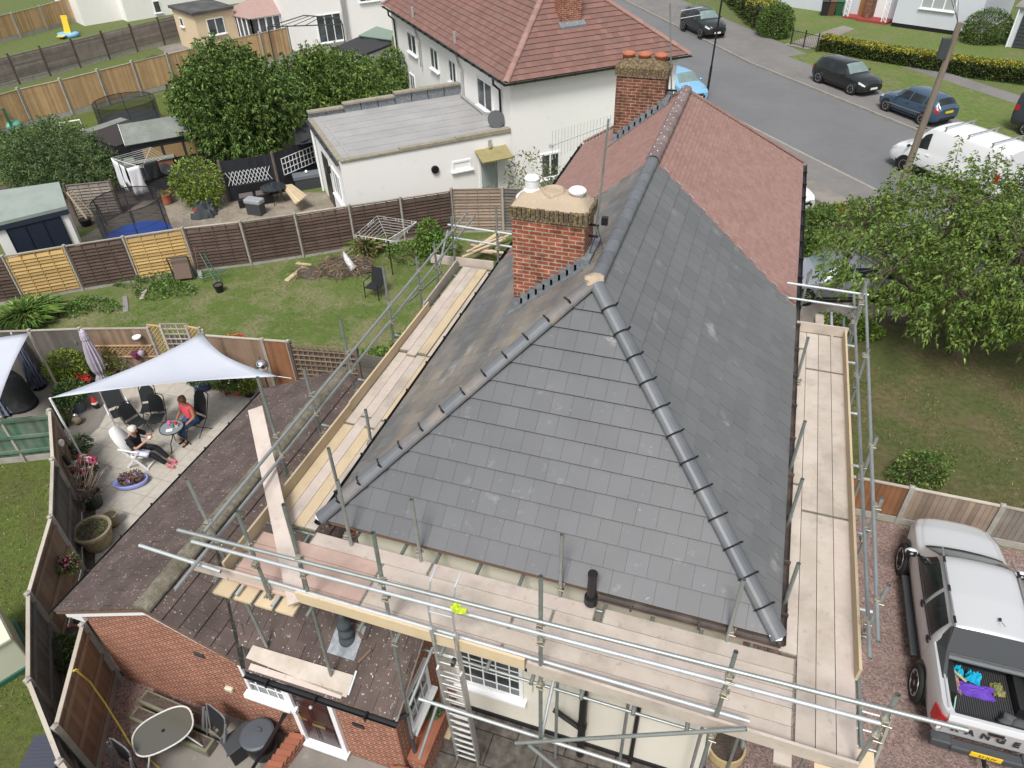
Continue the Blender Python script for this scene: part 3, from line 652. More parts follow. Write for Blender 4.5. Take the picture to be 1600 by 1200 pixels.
mb.build('wall', M['brickext'], ext)
RX, RZ, SP = -8.25, 3.35, .47; c_ = math.hypot(1, SP)
UL = V((1, 0, SP))/c_; UR = V((-1, 0, SP))/c_; UF = V((0, 1, SP))/c_
Lx = 2.42*c_; yb = 11.45; yf = 4.66
mb = MB()
tiles(mb, (RX-2.42, yb, RZ-2.42*SP), (0,-1,0), UL, [(0,0), (yb-yf,0), (yb-yf,Lx), (0,Lx)], .33, .3, .022, gap=.007, jit=.005)
# right slope down to the valley
rxb = -6.0; Lr = (rxb-RX)*c_
mb2 = MB()
tiles(mb, (rxb, yf, RZ-(rxb-RX)*SP), (0,1,0), UR, [(1.8,0), (yb-yf,0), (yb-yf,Lr), (0,Lr), (0,Lr-(-6.5-RX)*c_)], .33, .3, .03, gap=.007, jit=.005)
# porch slope (faces the front)
zE = 2.45 + SP*(4.62-4.5); Lp = (6.33-4.62)*c_
tiles(mb, (-6.45, 4.62, zE), (1,0,0), UF, [(0,0), (2.75,0), (2.75,Lp), (-1.55,Lp)], .33, .33, .03, gap=.007, jit=.005)
mb.build('roof_tiles', M['browntile'], ext)
mb = MB()
mb.slab([(RX-2.4,yf,RZ-2.4*SP-.02), (RX,yf,RZ-.02), (RX,yb,RZ-.02), (RX-2.4,yb,RZ-2.4*SP-.02)], (-SP,0,1), .05)
mb.slab([(RX,yf,RZ-.02), (-6.45,yf,RZ-1.8*SP-.02), (-5.6,6.3,RZ-2.65*SP), (-5.6,yb,RZ-2.65*SP), (RX,yb,RZ-.02)], (SP,0,1), .05)
mb.slab([(-6.45,4.66,zE-.01), (-3.72,4.66,zE-.01), (-3.72,6.32,zE+1.66*SP-.01), (-8.0,6.32,zE+1.66*SP-.01)], (0,-SP,1), .05)
mb.build('roof_deck', M['timber'], ext)
# ridge with mossy mortar bedding
mb = MB(); n = 15
for i in range(n):
    a = V((RX, yf+(yb-yf)*i/n, RZ+.0)); b = V((RX, yf+(yb-yf)*(i+1)/n+.01, RZ)); k = 8; vs = []
    for pt, rr in ((a, .17), (b, .163)):
        for j in range(k+1): an = pi*j/k; vs.append(pt + V((cos(an)*rr*1.05, 0, sin(an)*rr*.62-.01)))
    mb.add(vs, [(j, j+1, k+2+j, k+1+j) for j in range(k)] + [(tuple(range(k, -1, -1)))], 0)
mb.build('ridge_tiles', M['mossridge'], ext, smooth=False)
# valley lining
mb = MB()
a, b = V((-6.42, 4.64, zE+.03)), V((-7.85, 6.2, 3.2)); d = (b-a); s_ = V((1, .9, 0)).normalized()*.085
mb.add([a-s_+Z*.05, a, a+s_+Z*.05, b-s_+Z*.05, b, b+s_+Z*.05], [(0,1,4,3), (1,2,5,4)]); mb.build('valley', mat('black_valley', (.03,.03,.028), .6, [('noise', 9, .5, .65, (.1,.09,.06), .8)]), ext)
# verge boards, gutters
mb = MB()
mb.slab([(g0-.35,yf+.03,2.26), (RX,yf+.03,RZ-.06), (RX,yf+.03,RZ-.2), (g0-.35,yf+.03,2.10)], (0,-1,0), .03)
mb.slab([(RX,yf+.03,RZ-.06), (-6.42,yf+.03,2.46), (-6.42,yf+.03,2.33), (RX,yf+.03,RZ-.2)], (0,-1,0), .03)
mb.slab([(g0-.35,yf+.06,2.22), (g0+.02,yf+.06,2.28), (g0+.02,yf+.06,2.06), (g0-.3,yf+.06,2.06)], (0,-1,0), .08)
mb.build('barge_board', M['upvc'], ext)
mb = MB(); mb.slab([(-3.70,4.62,zE-.0), (-3.70,6.32,zE+1.7*SP), (-3.70,6.32,zE+1.7*SP-.08), (-3.70,4.62,zE-.08)], (1,0,0), .025)
mb.build('verge_board', M['render'], ext)
gutter([(-6.45, 4.56, zE-.02), (-3.68, 4.56, zE-.02)], M['blackpl'], ext, r=.055)
gutter([(RX-2.5, yb, 2.17), (RX-2.5, yf, 2.17)], M['blackpl'], ext, r=.055)
mb = MB(); mb.pipe([(-3.76,4.66,zE-.1), (-3.72,4.95,2.1), (-3.78,5.0,1.9), (-3.78,5.0,.1)], .04, 8); mb.build('down_pipe', M['dkgrey'], ext)
# window, door
p = PY(390, 1088, WF); q = PY(452, 1112, WF)
window(ext, (-6.74, WF, 1.46), X, .8, .86, nx=1, bars=(4,3), fr=.06)
mb = MB(); mb.box((-6.32, WF-.05, 1.38), (1.05,.12,.1)); mb.build('window_board', M['upvc'], ext)
dk = mat('dark_red_door', (.035,.012,.012), .3, [('noise', 2, .5, .7, (.05,.02,.02), .6)])
dx0, dx1 = -5.92, -5.02
mb = MB()
mb.box((dx0+.035, WF-.01, 1.3), (.09,.1,2.05)); mb.box((dx1-.035, WF-.01, 1.3), (.09,.1,2.05)); mb.box(((dx0+dx1)/2, WF-.01, 2.3), (dx1-dx0,.1,.07)); mb.box(((dx0+dx1)/2, WF-.05, .27), (dx1-dx0+.06,.2,.06))
mb.build('door_frame', M['upvc'], ext)
mb = MB(); mb.box(((dx0+dx1)/2, WF+.02, 1.29), (dx1-dx0-.15,.06,1.98))
for cx in (-.19, .19):
    for zc, hh in ((.68,.55), (1.38,.55)): 
        c = ((dx0+dx1)/2+cx, WF-.014, zc); mb.box(c, (.27,.012,hh)); mb.box((c[0], c[1]-.008, c[2]), (.19,.012,hh-.1))
k = 10; mb.pipe([((dx0+dx1)/2+.3*cos(pi*j/k), WF-.015, 1.78+.22*sin(pi*j/k)) for j in range(k+1)], .012, 5)
dr = mb.build('door', dk, ext)
br = mat('brass', (.6,.45,.18), .3, metal=.9)
mb = MB(); mb.box(((dx0+dx1)/2, WF-.03, .98), (.26,.02,.05)); mb.build('letter_box', br, dr)
mb = MB(); mb.sphere(((dx0+dx1)/2, WF-.05, 1.68), .035); mb.build('door_knocker', M['galvbr'], dr)
mb = MB(); mb.bar((dx0+.1, WF-.04, 1.12), (dx0+.25, WF-.05, 1.12), .02, .025); mb.box((dx0+.1, WF-.02, 1.15), (.03,.03,.2)); mb.build('handle', br, dr)
mb = MB(); mb.box((-4.62, WF-.012, 1.5), (.22,.02,.1)); pl = mb.build('number_plate', M['blackpl'], ext)
mb = MB(); mb.box((-7.25, WF-.03, 1.25), (.16,.08,.1)); mb.build('outside_socket', mat('ivory_plastic', (.55,.55,.42), .5), ext, bevel=.02)
mb = MB(); mb.box((-7.6, WF-.012, 2.15), (.2,.02,.12)); mb.build('air_vent', M['dkgrey'], ext)
window(ext, (g1, 5.15, 1.1), Y, .8, 1.0, nx=1, bars=(3,3), fr=.06, out=(1,0,0))
# flue terminal on a lead slate
fx, fy = -4.93, 5.45
flue_z = 2.45+SP*(fy-4.5)
t = thing('flue_cowl', 'stacked dark grey flue terminal standing on a lead slate in the porch roof', 'flue', (fx, fy, flue_z))
mb = MB(); p = V((fx-.25, fy-.28, flue_z-.28*SP+.05)); mb.slab([p, p+V((.5,0,0)), p+V((.5,.5,.5*SP)), p+V((0,.5,.5*SP))], (0,-SP,1), .012); mb.build('lead_slate', M['lead'], t)
mb = MB(); mb.lathe([(.15,-.05), (.14,.06), (.11,.1), (.1,.16), (.13,.17), (.12,.24), (.075,.27), (.075,.36), (.12,.38), (.115,.46), (.085,.5), (.06,.55), (.055,.64), (.03,.68), (0,.69)], (fx, fy, flue_z), 16)
mb.build('cowl', mat('slate_blue_grey', (.07,.085,.095), .6), t, smooth=True)
# loose sticks and rubbish on the porch roof
def onporch(x, y, dz=.05): return V((x, y, 2.45+SP*(y-4.5)+dz))
for nm, a, b, m_, wd in (('timber_batten', (552,975), (567,998), 'wood', .05), ('timber_batten', (580,1015), (560,1035), 'wood', .04), ('silicone_tube', (557,1048), (544,1086), 'galvbr', .045)):
    n = V((0,-SP,1)); a_ = PP(*a, onporch(0,4.5,.06), n); b_ = PP(*b, onporch(0,4.5,.06), n); mb = MB()
    if nm == 'timber_batten': mb.bar(a_, b_, wd, .025)
    else: mb.tube(a_, b_, wd*.5, 8)
    lb = {'wood': 'short brown batten lying on the porch roof %s the flue' % ('just above' if a[1] < 1000 else 'just below')}.get(m_, 'silvery tube lying on the brown porch tiles below the flue')
    tag(mb.build(nm, M[m_] if m_ != 'wood' else M['timber']), lb, 'batten' if m_ == 'wood' else 'tube')
# ------------------------------------------------------------ scaffold
sc = thing('scaffold', 'galvanised tube scaffold with plank deck wrapped around the grey roofed house', 'scaffold', (-1.9, 5, 0))
TR = .027; ZD = 4.9
def tube_part(name, a, b, m='galv', r=TR, n=10):
    mb = MB(); mb.tube(a, b, r, n, cap=False)
    a, b = V(a), V(b); d = (b-a).normalized()
    mb.tube(a+d*.002, b-d*.002, r*.82, n, cap=False)
    o = mb.build(name, M[m], sc, smooth=True); return o
NC = [0]
def coup(p, ax='z'):
    p = V(p); mb = MB(); NC[0] += 1
    mb.box(p, (.075,.085,.07), rz=RN.uniform(-.3,.3)); mb.tube(p+V((-.03,-.06,0)), p+V((.07,-.07,.01)), .012, 6); mb.tube(p+V((.05,.02,-.03)), p+V((.05,.02,.06)), .014, 6)
    mb.build('coupler', M['coupler'], sc, bevel=.012)
YO, YI = 4.72, 5.93
def std(top, y=None, x=None, zb=0., m='galvdk', base=None):
    t_ = PY(*top, y) if y is not None else PX(*top, x)
    b = V((t_.x, t_.y, zb)) if base is None else V(base)
    tube_part('standard', b, t_, m); return t_
S = []
foot1 = G(418,1012,2.72); foot3 = G(518,1057,2.67)
S.append(std((292,748), y=5.0, zb=2.7, m='galv', base=foot1)); S.append(std((370,798), y=YO, zb=4.6, m='galvdk'))
S.append(std((443,788), y=YO, base=foot3)); S.append(std((583,832), y=YO, base=G(652,1195,0))); S.append(std((845,900), y=YO)); S.append(std((1150,1018), y=YO)); S.append(std((1403,1085), y=YO, m='galv'))
# front rails
for (a, b, z, m, y) in (((278,828),(1512,1141),None,'galv',YO-.06), ((218,852),(345,893),None,'galvbr',YO-.1), ((300,846),(1378,1131),None,'galvbr',YO-.06)):
    a_, b_ = PY(*a, y), PY(*b, y); tube_part('guard_rail', a_, b_, m, r=TR)
RZ1, RZ2 = 6.03, 5.7
for s_, x in zip(S[2:], (0,)*5):
    coup((s_.x, YO-.03, RZ1)); coup((s_.x, YO-.03, RZ2)); 
    if s_.x > -4.6: coup((s_.x, YO-.03, ZD-.2))
coup((S[1].x, YO-.03, RZ1-.05)); coup((S[1].x, YO-.03, RZ2-.1)); coup((S[0].x+.1, 4.95, 5.85)); coup((S[0].x+.15, 4.95, 5.45))
# long extension of the upper rail past the corner over the pickup
a_, b_ = PY(1392,1108, YO-.1), PY(1510,1141, YO-.1)
# ledgers under the deck, front
for a, b, y, m in (((400,905),(1172,1124),YO+.06,'galvbr'), ((660,1018),(1100,1142),YI-.1,'galv'), ((655,1094),(985,1195),YO+.06,'galvbr')):
    p_, q_ = PY(*a, y), PY(*b, y); q_.z = p_.z = (p_.z+q_.z)/2
    tube_part('ledger', p_, q_, m)
tube_part('ledger', (-6.3, YI, ZD-.12), (2.4, YI, ZD-.12), 'galvdk')
tube_part('ledger', (1.2, YO+.06, ZD-.14), (2.6, YO+.06, ZD-.14), 'galvbr'); tube_part('ledger', (1.2, YO+.06, 3.6), (2.9, YO+.06, 3.3), 'galvbr')
# transoms, front
for x in (-5.9, -5.3, -4.75, -3.95, -3.4, -2.75, -2.1, -1.5, -.85, -.2, .45, 1.1):
    tube_part('transom', (x, YO-.13, ZD-.07), (x, YI+.28 if x > -4.9 else YI, ZD-.07), 'galvdk' if x > -5 else 'galvbr')
# inner standards
for top, ft in (((643,780),(657,875)), ((878,835),(875,930)), ((1162,905),(1138,1000)), ((527,750),(545,850))):
    f_ = G(*ft, ZD); t_ = PY(*top, f_.y-.02); zb = 0 if f_.x > -4.5 else 3.2
    tube_part('standard', (f_.x, f_.y, zb), t_, 'galv'); coup((f_.x, f_.y, ZD+.2))
tube_part('standard', (-.35, YI, 0), (-.35, YI, ZD-.1), 'galvdk')
for top, ft, x in (((571,640),(578,696),-5.42), ((513,700),(530,768),-5.42), ((1258,658),(1232,740),1.46), ((1254,748),(1228,828),1.46), ((1248,880),(1222,960),1.46), ((1263,527),(1245,600),1.46), ((1265,425),(1248,500),1.44)):
    f_ = G(*ft, ZD); t_ = PX(*top, f_.x+(.01 if x > 0 else -.01)); tube_part('standard', (f_.x, f_.y, 0 if x > 0 else 3.2), t_, 'galvdk'); coup((f_.x, f_.y, ZD+.06))
# left side: outer standards, rails, ledger
XO = -6.42
for top, zb in (((398,575),2.3), ((475,575),2.5), ((531,498),2.5), ((598,415),0), ((650,400),0), ((678,378),0), ((705,338),0)):
    t_ = PX(*top, XO); t_.z = min(t_.z, 7.0); tube_part('standard', (t_.x, t_.y, zb), t_, 'galvdk'); coup((XO+.03, t_.y, 5.85)); coup((XO+.03, t_.y, 5.42)); coup((XO+.05, t_.y, ZD+.05))
a_, b_ = G(318,832,5.85), G(729,333,5.85); tube_part('guard_rail', a_, b_, 'galv')
a_, b_ = G(273,922,5.42), G(742,337,5.42); tube_part('guard_rail', a_, b_, 'galv')
tube_part('ledger', (XO+.05, 4.7, ZD-.12), (XO+.05, 14.6, ZD-.12), 'galvdk'); tube_part('ledger', (-5.5, 4.7, ZD-.12), (-5.5, 14.6, ZD-.12), 'galvdk')
a_, b_ = PY(222,852,4.4), PY(350,890,4.4)
y_ = 14.5
a_, b_ = G(700,351,5.85), G(800,366,5.85); tube_part('guard_rail', a_, b_, 'galvbr'); a_, b_ = G(705,371,5.42), G(800,386,5.42); tube_part('guard_rail', a_, b_, 'galvbr')
t_ = PY(775,322,14.45); tube_part('standard', (t_.x, 14.45, 0), t_, 'galvdk'); coup((t_.x,14.42,5.85)); coup((t_.x,14.42,5.42))
tube_part('brace', G(682,432,4.95), G(700,360,5.9), 'galvdk'); tube_part('brace', G(690,425,4.7), G(640,470,3.5), 'galvdk')
for y in (6.9, 8.2, 9.6, 11.2, 12.6, 13.9): tube_part('transom', (-6.6, y, ZD-.07), (-5.36, y, ZD-.07), 'galvdk')
# right side
a_, b_ = G(1337,432,5.75), G(1372,1003,5.75); tube_part('guard_rail', G(1352,440,5.7), G(1372,1003,5.7), 'galv'); tube_part('guard_rail', G(1334,460,5.25), G(1359,1029,5.25), 'galv')
tube_part('guard_rail', G(1230,442,5.7), G(1357,461,5.7), 'galvbr'); tube_part('guard_rail', G(1223,464,5.3), G(1338,481,5.3), 'galvbr')
for top in ((1356,436), (1350,467), (1358,545), (1371,682), (1379,778), (1389,914)):
    t_ = PX(*top, 2.53) if top[1] < 800 else PX(*top, 2.47); tube_part('standard', (t_.x, t_.y, 0), t_, 'galv'); coup((t_.x-.04, t_.y, 5.7)); coup((t_.x-.06, t_.y, 5.25)); coup((t_.x-.03, t_.y, ZD+.1))
for y in (5.6, 7.0, 8.4, 9.9, 11.3, 12.9, 13.5, 14.1): tube_part('transom', (1.42, y, ZD-.07), (2.62, y, ZD-.07), 'galvbr')
tube_part('ledger', (2.42, 4.6, ZD-.12), (2.42, 14.6, ZD-.12), 'galvdk'); tube_part('ledger', (1.47, 4.6, ZD-.12), (1.47, 14.6, ZD-.12), 'galvdk')
tube_part('transom', (2.15, 13.4, ZD-.02), (2.15, 14.6, ZD-.02), 'galvbr')
# braces, front
for a, b, y1_, y2_, m in (((806,1161),(1166,1139),YO-.15,YO-.15,'galv'), ((825,1163),(872,1202),YO-.1,YO-.1,'galv'), ((676,1012),(640,1102),5.6,YO,'galv'), ((684,1098),(655,1185),YO+.6,YO,'galv'), ((870,1040),(845,1155),YI-.3,YO,'galvbr'), ((1105,1110),(1080,1200),YI,YI,'galvdk'), ((1110,1125),(1100,1200),YI,YO,'galv')):
    tube_part('brace', PY(*a, y1_), PY(*b, y2_), m)
tube_part('standard', PY(683,1000,YI-.05)*1, G(695,1142,0), 'galvdk')
mb = MB(); mb.box(Z_(G(695,1145,0), .03), (.28,.2,.04)); mb.build('sole_board', M['woodnew'], sc)
# boards
def board(o, d, w, L, z, m='wood', side=None, lab=None, parent=sc, name='board', th=.038):
    o, d = V((o[0], o[1], z)), V((d[0], d[1], 0)).normalized(); s_ = V((-d.y, d.x, 0)) if side is None else V(side)
    a, b, c = d*L, s_*w, V((0,0,th))
    if a.cross(b).z < 0: o = o + b; b = -b
    mb = MB(); r = RN.random(); mb.obox(o, a, b, c, 0, r)
    e = .0015
    for k in (0, L-.018): mb.obox(o + d*k - V((0,0,e)) - d*e - b.normalized()*e, d*(.018+2*e), b+b.normalized()*2*e, c+V((0,0,2*e)), 1, r)
    return mb.build(name, [M[m], M['coupler']], parent)
MIXW = ['wood', 'wood', 'wood', 'woodpink', 'woodred']
bw = .222; gp = .231
# right deck: four lines along y
ys = [(4.72, 8.6), (8.6, 12.45), (12.45, 13.66)]
for k in range(4):
    x = 1.43 + k*gp; off = (0, -.05, .0, -.02)[k]
    segs = [(4.66, 8.55), (8.56, 12.35), (12.36, 13.64)] if k != 0 else [(5.95, 9.1), (9.11, 13.0), (13.01, 13.64)]
    for (a, b) in segs: board((x, a), (0,1), bw, b-a-.006, ZD-.038, 'wood' if b > 9 or RN.random() < .7 else 'woodpink', side=(1,0,0))
for k in range(4): board((1.66+k*.225 if k else 1.44, 4.5), (0,1), .2, .5, ZD-.08, 'woodnew' if k % 2 else 'wood', side=(1,0,0))
# front deck: five lines along x
for k in range(5):
    y = 4.76 + k*gp; m = ['woodpink', 'wood', 'woodpink', 'wood', 'woodpink'][k]
    xs = [(-6.15, -4.1), (-4.1, -2.0+(k % 2)*.5), (-2.0+(k % 2)*.5, 1.64)] if k < 4 else [(-5.35, -3.4), (-3.4, -.95)]
    for j, (a, b) in enumerate(xs): board((a, y), (1,0), bw, b-a-.006, ZD-.038, 'woodred' if (j == 0 and k < 4) else m, side=(0,1,0))
board((-.85, 4.76+4*gp), (1,0.0), bw, 2.49, ZD-.038, 'wood', side=(0,1,0)); board((-.9, 6.02), (1,-.006), .2, 2.35, ZD-.045, 'woodred', side=(0,1,0))
# left deck: three and a half lines along y
for k in range(4):
    x = -6.18 + k*gp*.87; w_ = bw*.87
    for j, (a, b) in enumerate([(5.92, 8.3+.25*(k%2)), (8.31+.25*(k%2), 10.6), (10.61-.12*(k == 1), 14.2)]):
        board((x, a + (k % 2)*.0), (0,1), w_, b-a-.006, ZD-.038 + (.042 if j == 2 and k != 3 else 0), ['woodnew', 'wood', 'woodpink', 'wood'][(k+j) % 4] if j else ['woodnew','woodpink','woodnew','wood'][k], side=(1,0,0))
# toe boards
def toe(a, b, m='woodnew', z=ZD, h=.222, parent=sc):
    a, b = V((a[0], a[1], z)), V((b[0], b[1], z)); mb = MB(); mb.bar(a+V((0,0,h/2)), b+V((0,0,h/2)), .036, h, up=(0,0,1)); return mb.build('toe_board', M[m], parent)
toe((-4.95,4.74), (-1.62,4.73)); toe((-1.58,4.71), (2.3,4.66), 'wood'); toe((-6.75,4.78), (-4.9,4.82), 'woodpink', z=ZD-.05)
toe((-6.22,4.85), (-6.2,8.6), 'woodnew'); toe((-6.22,8.62), (-6.22,12.2)); toe((-6.29,12.1), (-6.33,14.15), 'wood')
toe((2.36,5.85), (2.36,9.55)); toe((2.36,9.58), (2.36,13.6)); toe((1.42,13.66), (2.42,13.68), 'wood'); toe((-7.05,14.22), (-5.45,14.3), 'woodpink')
# little platform of boards outside the front left corner
for k in range(4):
    o_ = G(350+k*32, 905+k*9, 4.72); board((o_.x, o_.y-.27), (1,0), .3, .315, 4.73, 'woodnew', side=(0,1,0))
tube_part('transom', G(347,922,4.66), G(366,893,4.66), 'galv'); tube_part('transom', G(422,948,4.66), G(442,915,4.66), 'galvbr')
# boards under the feet of the standards on the porch roof
a_ = onporch(0,4.5,.08); n_ = V((0,-SP,1))
def pboard(px, nm, lab, m):
    pts = [PP(*q, a_, n_) for q in px]; mb = MB(); mb.slab(pts, n_, .035); tag(mb.build(nm, M[m]), lab, 'plank')
pboard(((395,1008),(552,1055),(541,1090),(384,1028)), 'plank', 'wide weathered plank lying on the porch roof under the feet of the scaffold poles', 'wood')
pboard(((392,1036),(536,1083),(532,1092),(388,1046)), 'plank', 'narrow pinkish plank at the edge of the porch roof, below the wider one', 'woodpink')
# loose plank leaning over the left rails
p_, q_ = V((-4.94, 4.7, 4.92)), V((-7.42, 7.6, 5.5)); mb = MB(); mb.bar(p_, q_, .25, .038, up=(0,-.2,1)); tag(mb.build('plank', M['woodpink']), 'long pale pink scaffold plank laid loosely across the corner rails, overhanging the brown roof', 'plank')
mb = MB(); mb.obox((1.83, 13.72, ZD-.06), (.17,0,0), (0,.75,0), (0,0,.038)); tag(mb.build('plank', M['wood']), 'short plank end sticking out behind the far end of the right-hand deck', 'plank')
# ladder
lad = thing('ladder', 'aluminium extension ladder standing at the front of the scaffold beside the barred window', 'ladder', G(735,1180,0))
bl, brt = G(717,1176,.0), G(748,1186,.0); tl, tr = PY(674,980,4.66), PY(711,990,4.66)
for k, (a, b) in enumerate(((bl, tl), (brt, tr))):
    mb = MB(); mb.bar(a, b, .03, .08, up=(0,-1,.1)); mb.build('stile', M['alu'], lad)
for k, (a, b) in enumerate(((bl, tl), (brt, tr))):
    o_ = V((.035 if k else .03, -.1, 0)); mb = MB(); mb.bar(a+o_+(b-a)*.0, a+o_+(b-a)*.8, .03, .07, up=(0,-1,.1)); mb.build('stile', M['alu'], lad)
for i in range(17):
    f = (i+.5)/17; mb = MB(); mb.tube(bl.lerp(tl, f), brt.lerp(tr, f), .017, 6); mb.build('rung', M['alu'], lad)
for i in range(13):
    f = (i+.8)/17; o_ = V((.03,-.1,0)); mb = MB(); mb.tube(bl.lerp(tl, f)+o_, brt.lerp(tr, f)+o_, .016, 6); mb.build('rung', M['alu'], lad)
for a in (tl, tr):
    mb = MB(); mb.pipe([a-V((0,0,.4)), a, a+V((.0,.0,.5)), a+V((.03,.1,.85)), a+V((.05,.25,.95))], .014, 6); mb.build('grab_rail', M['galvbr'], lad)
mb = MB(); mb.tube(tl+V((0,0,.35)), tr+V((0,0,.35)), .012, 6); mb.build('grab_bar', M['galvbr'], lad)
mb = MB(); mb.tube(tr+V((-.05,-.08,-.55)), tr+V((-.01,-.08,-.55)), .06, 12); mb.build('pulley', M['blackpl'], lad)
# hi-vis rag tied to the rail
hv = mat('hi_vis_yellow', (.5,.62,.03), .8, [('noise', 12, .45, .6, (.35,.42,.04), .8)]); c = PY(716,952, YO-.12)
mb = MB()
for k in range(9): mb.sphere(c+V((RN.uniform(-.08,.08), RN.uniform(-.03,.03), RN.uniform(-.05,.04))), RN.uniform(.025,.045), 9, 7, sc=(1.4,.8,.8), jit=1.3, seed=k)
tag(mb.build('hi_vis_rag', hv), 'bright yellow rag tied on the front guard rail above the ladder', 'rag')
# aluminium ladder lying along the right front of the scaffold (only its edge shows)
lad2 = thing('ladder', 'aluminium ladder hung upright outside the right front corner of the deck', 'ladder', (2.75, 4.9, 0))
for x in (2.44, 2.78):
    mb = MB(); mb.bar((x, 4.2, 0), (x, 5.6, 4.85), .035, .08, up=(0,-1,.2)); mb.build('stile', M['alu'], lad2)
for i in range(18):
    f = (i+.5)/18; mb = MB(); mb.tube((2.44, 4.2+1.4*f, 4.85*f), (2.78, 4.2+1.4*f, 4.85*f), .016, 6); mb.build('rung', M['alu'], lad2)
# ------------------------------------------------------------ fences
def fmat(name, c1, c2, sc=6, dark=(.03,.02,.015)):
    return mat(name, c1, .9, [('noise', 2, .35, .7, c2, .8), ('noise', 10, .62, .75, dark, .5, 6)], rnd=.22)
F = dict(dark=fmat('dark_brown_fence', (.07,.048,.038), (.11,.075,.06)), yellow=fmat('golden_fence', (.42,.28,.11), (.47,.325,.14), dark=(.3,.17,.05)),
         tan=fmat('tan_fence', (.46,.3,.16), (.52,.36,.2), dark=(.3,.18,.09)), grey=fmat('weathered_grey_fence', (.2,.175,.15), (.28,.25,.215)),
         brown=fmat('faded_brown_fence', (.21,.145,.1), (.28,.2,.14)), mould=fmat('mouldy_grey_fence', (.15,.135,.12), (.085,.08,.07)), pink=fmat('pale_pinkish_fence', (.29,.225,.175), (.22,.165,.125)),
         rust=fmat('reddish_brown_fence', (.19,.085,.04), (.24,.12,.06)), green=fmat('flaking_green_fence', (.06,.13,.085), (.17,.2,.16), dark=(.3,.31,.26)), black=fmat('black_fence', (.018,.02,.025), (.026,.028,.034)),
         post=mat('concrete_post', (.36,.345,.31), .9, [('noise', 4, .4, .7, (.25,.235,.2), .8)]), wpost=fmat('wooden_post', (.1,.075,.06), (.15,.12,.1)), cap=fmat('pale_fence_capping', (.42,.38,.32), (.32,.28,.23)))
def fence_panel(parent, a, b, h, style, m, z=0, gb=0., flip=False, cap=None):
    """a,b base points; horizontal overlapping boards ('lap') or vertical boards ('vert')"""
    a, b = V((a[0], a[1], z)), V((b[0], b[1], z)); d = (b-a); L = d.length; d.normalize(); n = V((d.y, -d.x, 0))
    if flip: n = -n
    mb = MB()
    if style == 'lap':
        st = .13; k = int((h-gb)/st)
        for i in range(k):
            z0 = gb + i*st; j = [RN.uniform(-.012, .012) for _ in range(2)]
            p = a + V((0,0,z0+j[0])); q = b + V((0,0,z0+j[1]))
            o1, o2 = -n*.012, n*.05
            mb.add([p+o2, q+o2, q+o1+V((0,0,st+.02)), p+o1+V((0,0,st+.02)), p-n*.005, q-n*.005], [(0,1,2,3), (5,4,3,2), (4,5,1,0), (1,5,2), (4,0,3)], r=RN.random())
        nb = 4
        for i in range(nb+1):
            f = .02+.96*i/nb
            for sg in (1, -1):
                c = a + d*(L*f) + n*(.042*sg); mb.bar(c+V((0,0,gb)), c+V((0,0,h)), .025, .012, up=n)
        mb.bar(a+V((0,0,h)), b+V((0,0,h)), .06, .03)
    elif style == 'vert':
        st = .115; k = max(2, round(L/st)); st = L/k
        for i in range(k):
            p = a + d*(st*i); q = a + d*(st*(i+1)+.015); p.z = q.z = z+gb; u = V((0,0,h-gb+RN.uniform(-.006,.006)))
            mb.add([p+n*.018, q+n*.006, q+n*.006+u, p+n*.018+u, p-n*.004, q-n*.004, q-n*.004+u, p-n*.004+u], [(0,1,2,3), (5,4,7,6), (0,3,7,4), (1,5,6,2), (3,2,6,7)])
        for zz in (.3, h/2, h-.2): mb.bar(a-n*.03+V((0,0,zz)), b-n*.03+V((0,0,zz)), .045, .07)
    elif style == 'slat':
        k = int((h-gb)/.16)
        for i in range(k): mb.bar(a+V((0,0,gb+.08+i*.16)), b+V((0,0,gb+.08+i*.16)), .02, .135)
    elif style == 'lattice':
        k = int(L/.17)+1; hh = h-gb
        for i in range(k+1): c = a+d*(L*i/k); mb.bar(c+V((0,0,gb)), c+V((0,0,h)), .03, .02, up=n)
        for i in range(int(hh/.17)+1): mb.bar(a+n*.018+V((0,0,gb+i*hh/int(hh/.17))), b+n*.018+V((0,0,gb+i*hh/int(hh/.17))), .02, .03)
    elif style == 'diamond':
        hh = h-gb; k = int((L+hh)/.13)
        for sg in (1, -1):
            for i in range(k):
                u0 = i*.13 - (hh if sg > 0 else 0); u1 = u0 + sg*hh; z0, z1 = gb, h
                def cl(u, zz, u_, zz_):
                    if u < 0: zz += (0-u)/(u_-u)*(zz_-zz); u = 0
                    if u > L: zz += (L-u)/(u_-u)*(zz_-zz); u = L
                    return u, zz
                if (u0 < 0 and u1 < 0) or (u0 > L and u1 > L): continue
                ua, za = cl(u0, z0, u1, z1); ub, zb_ = cl(u1, z1, u0, z0)
                if abs(ua-ub) < .02: continue
                mb.bar(a+d*ua+n*(.01*sg)+V((0,0,za)), a+d*ub+n*(.01*sg)+V((0,0,zb_)), .02, .012, up=n)
        for zz in (gb, h): mb.bar(a+V((0,0,zz)), b+V((0,0,zz)), .045, .035)
    o = mb.build('panel', F[m], parent)
    if cap: mb = MB(); mb.bar(a+V((0,0,h+.03)), b+V((0,0,h+.03)), .07, .03); mb.build('capping', F[cap], parent)
    return o
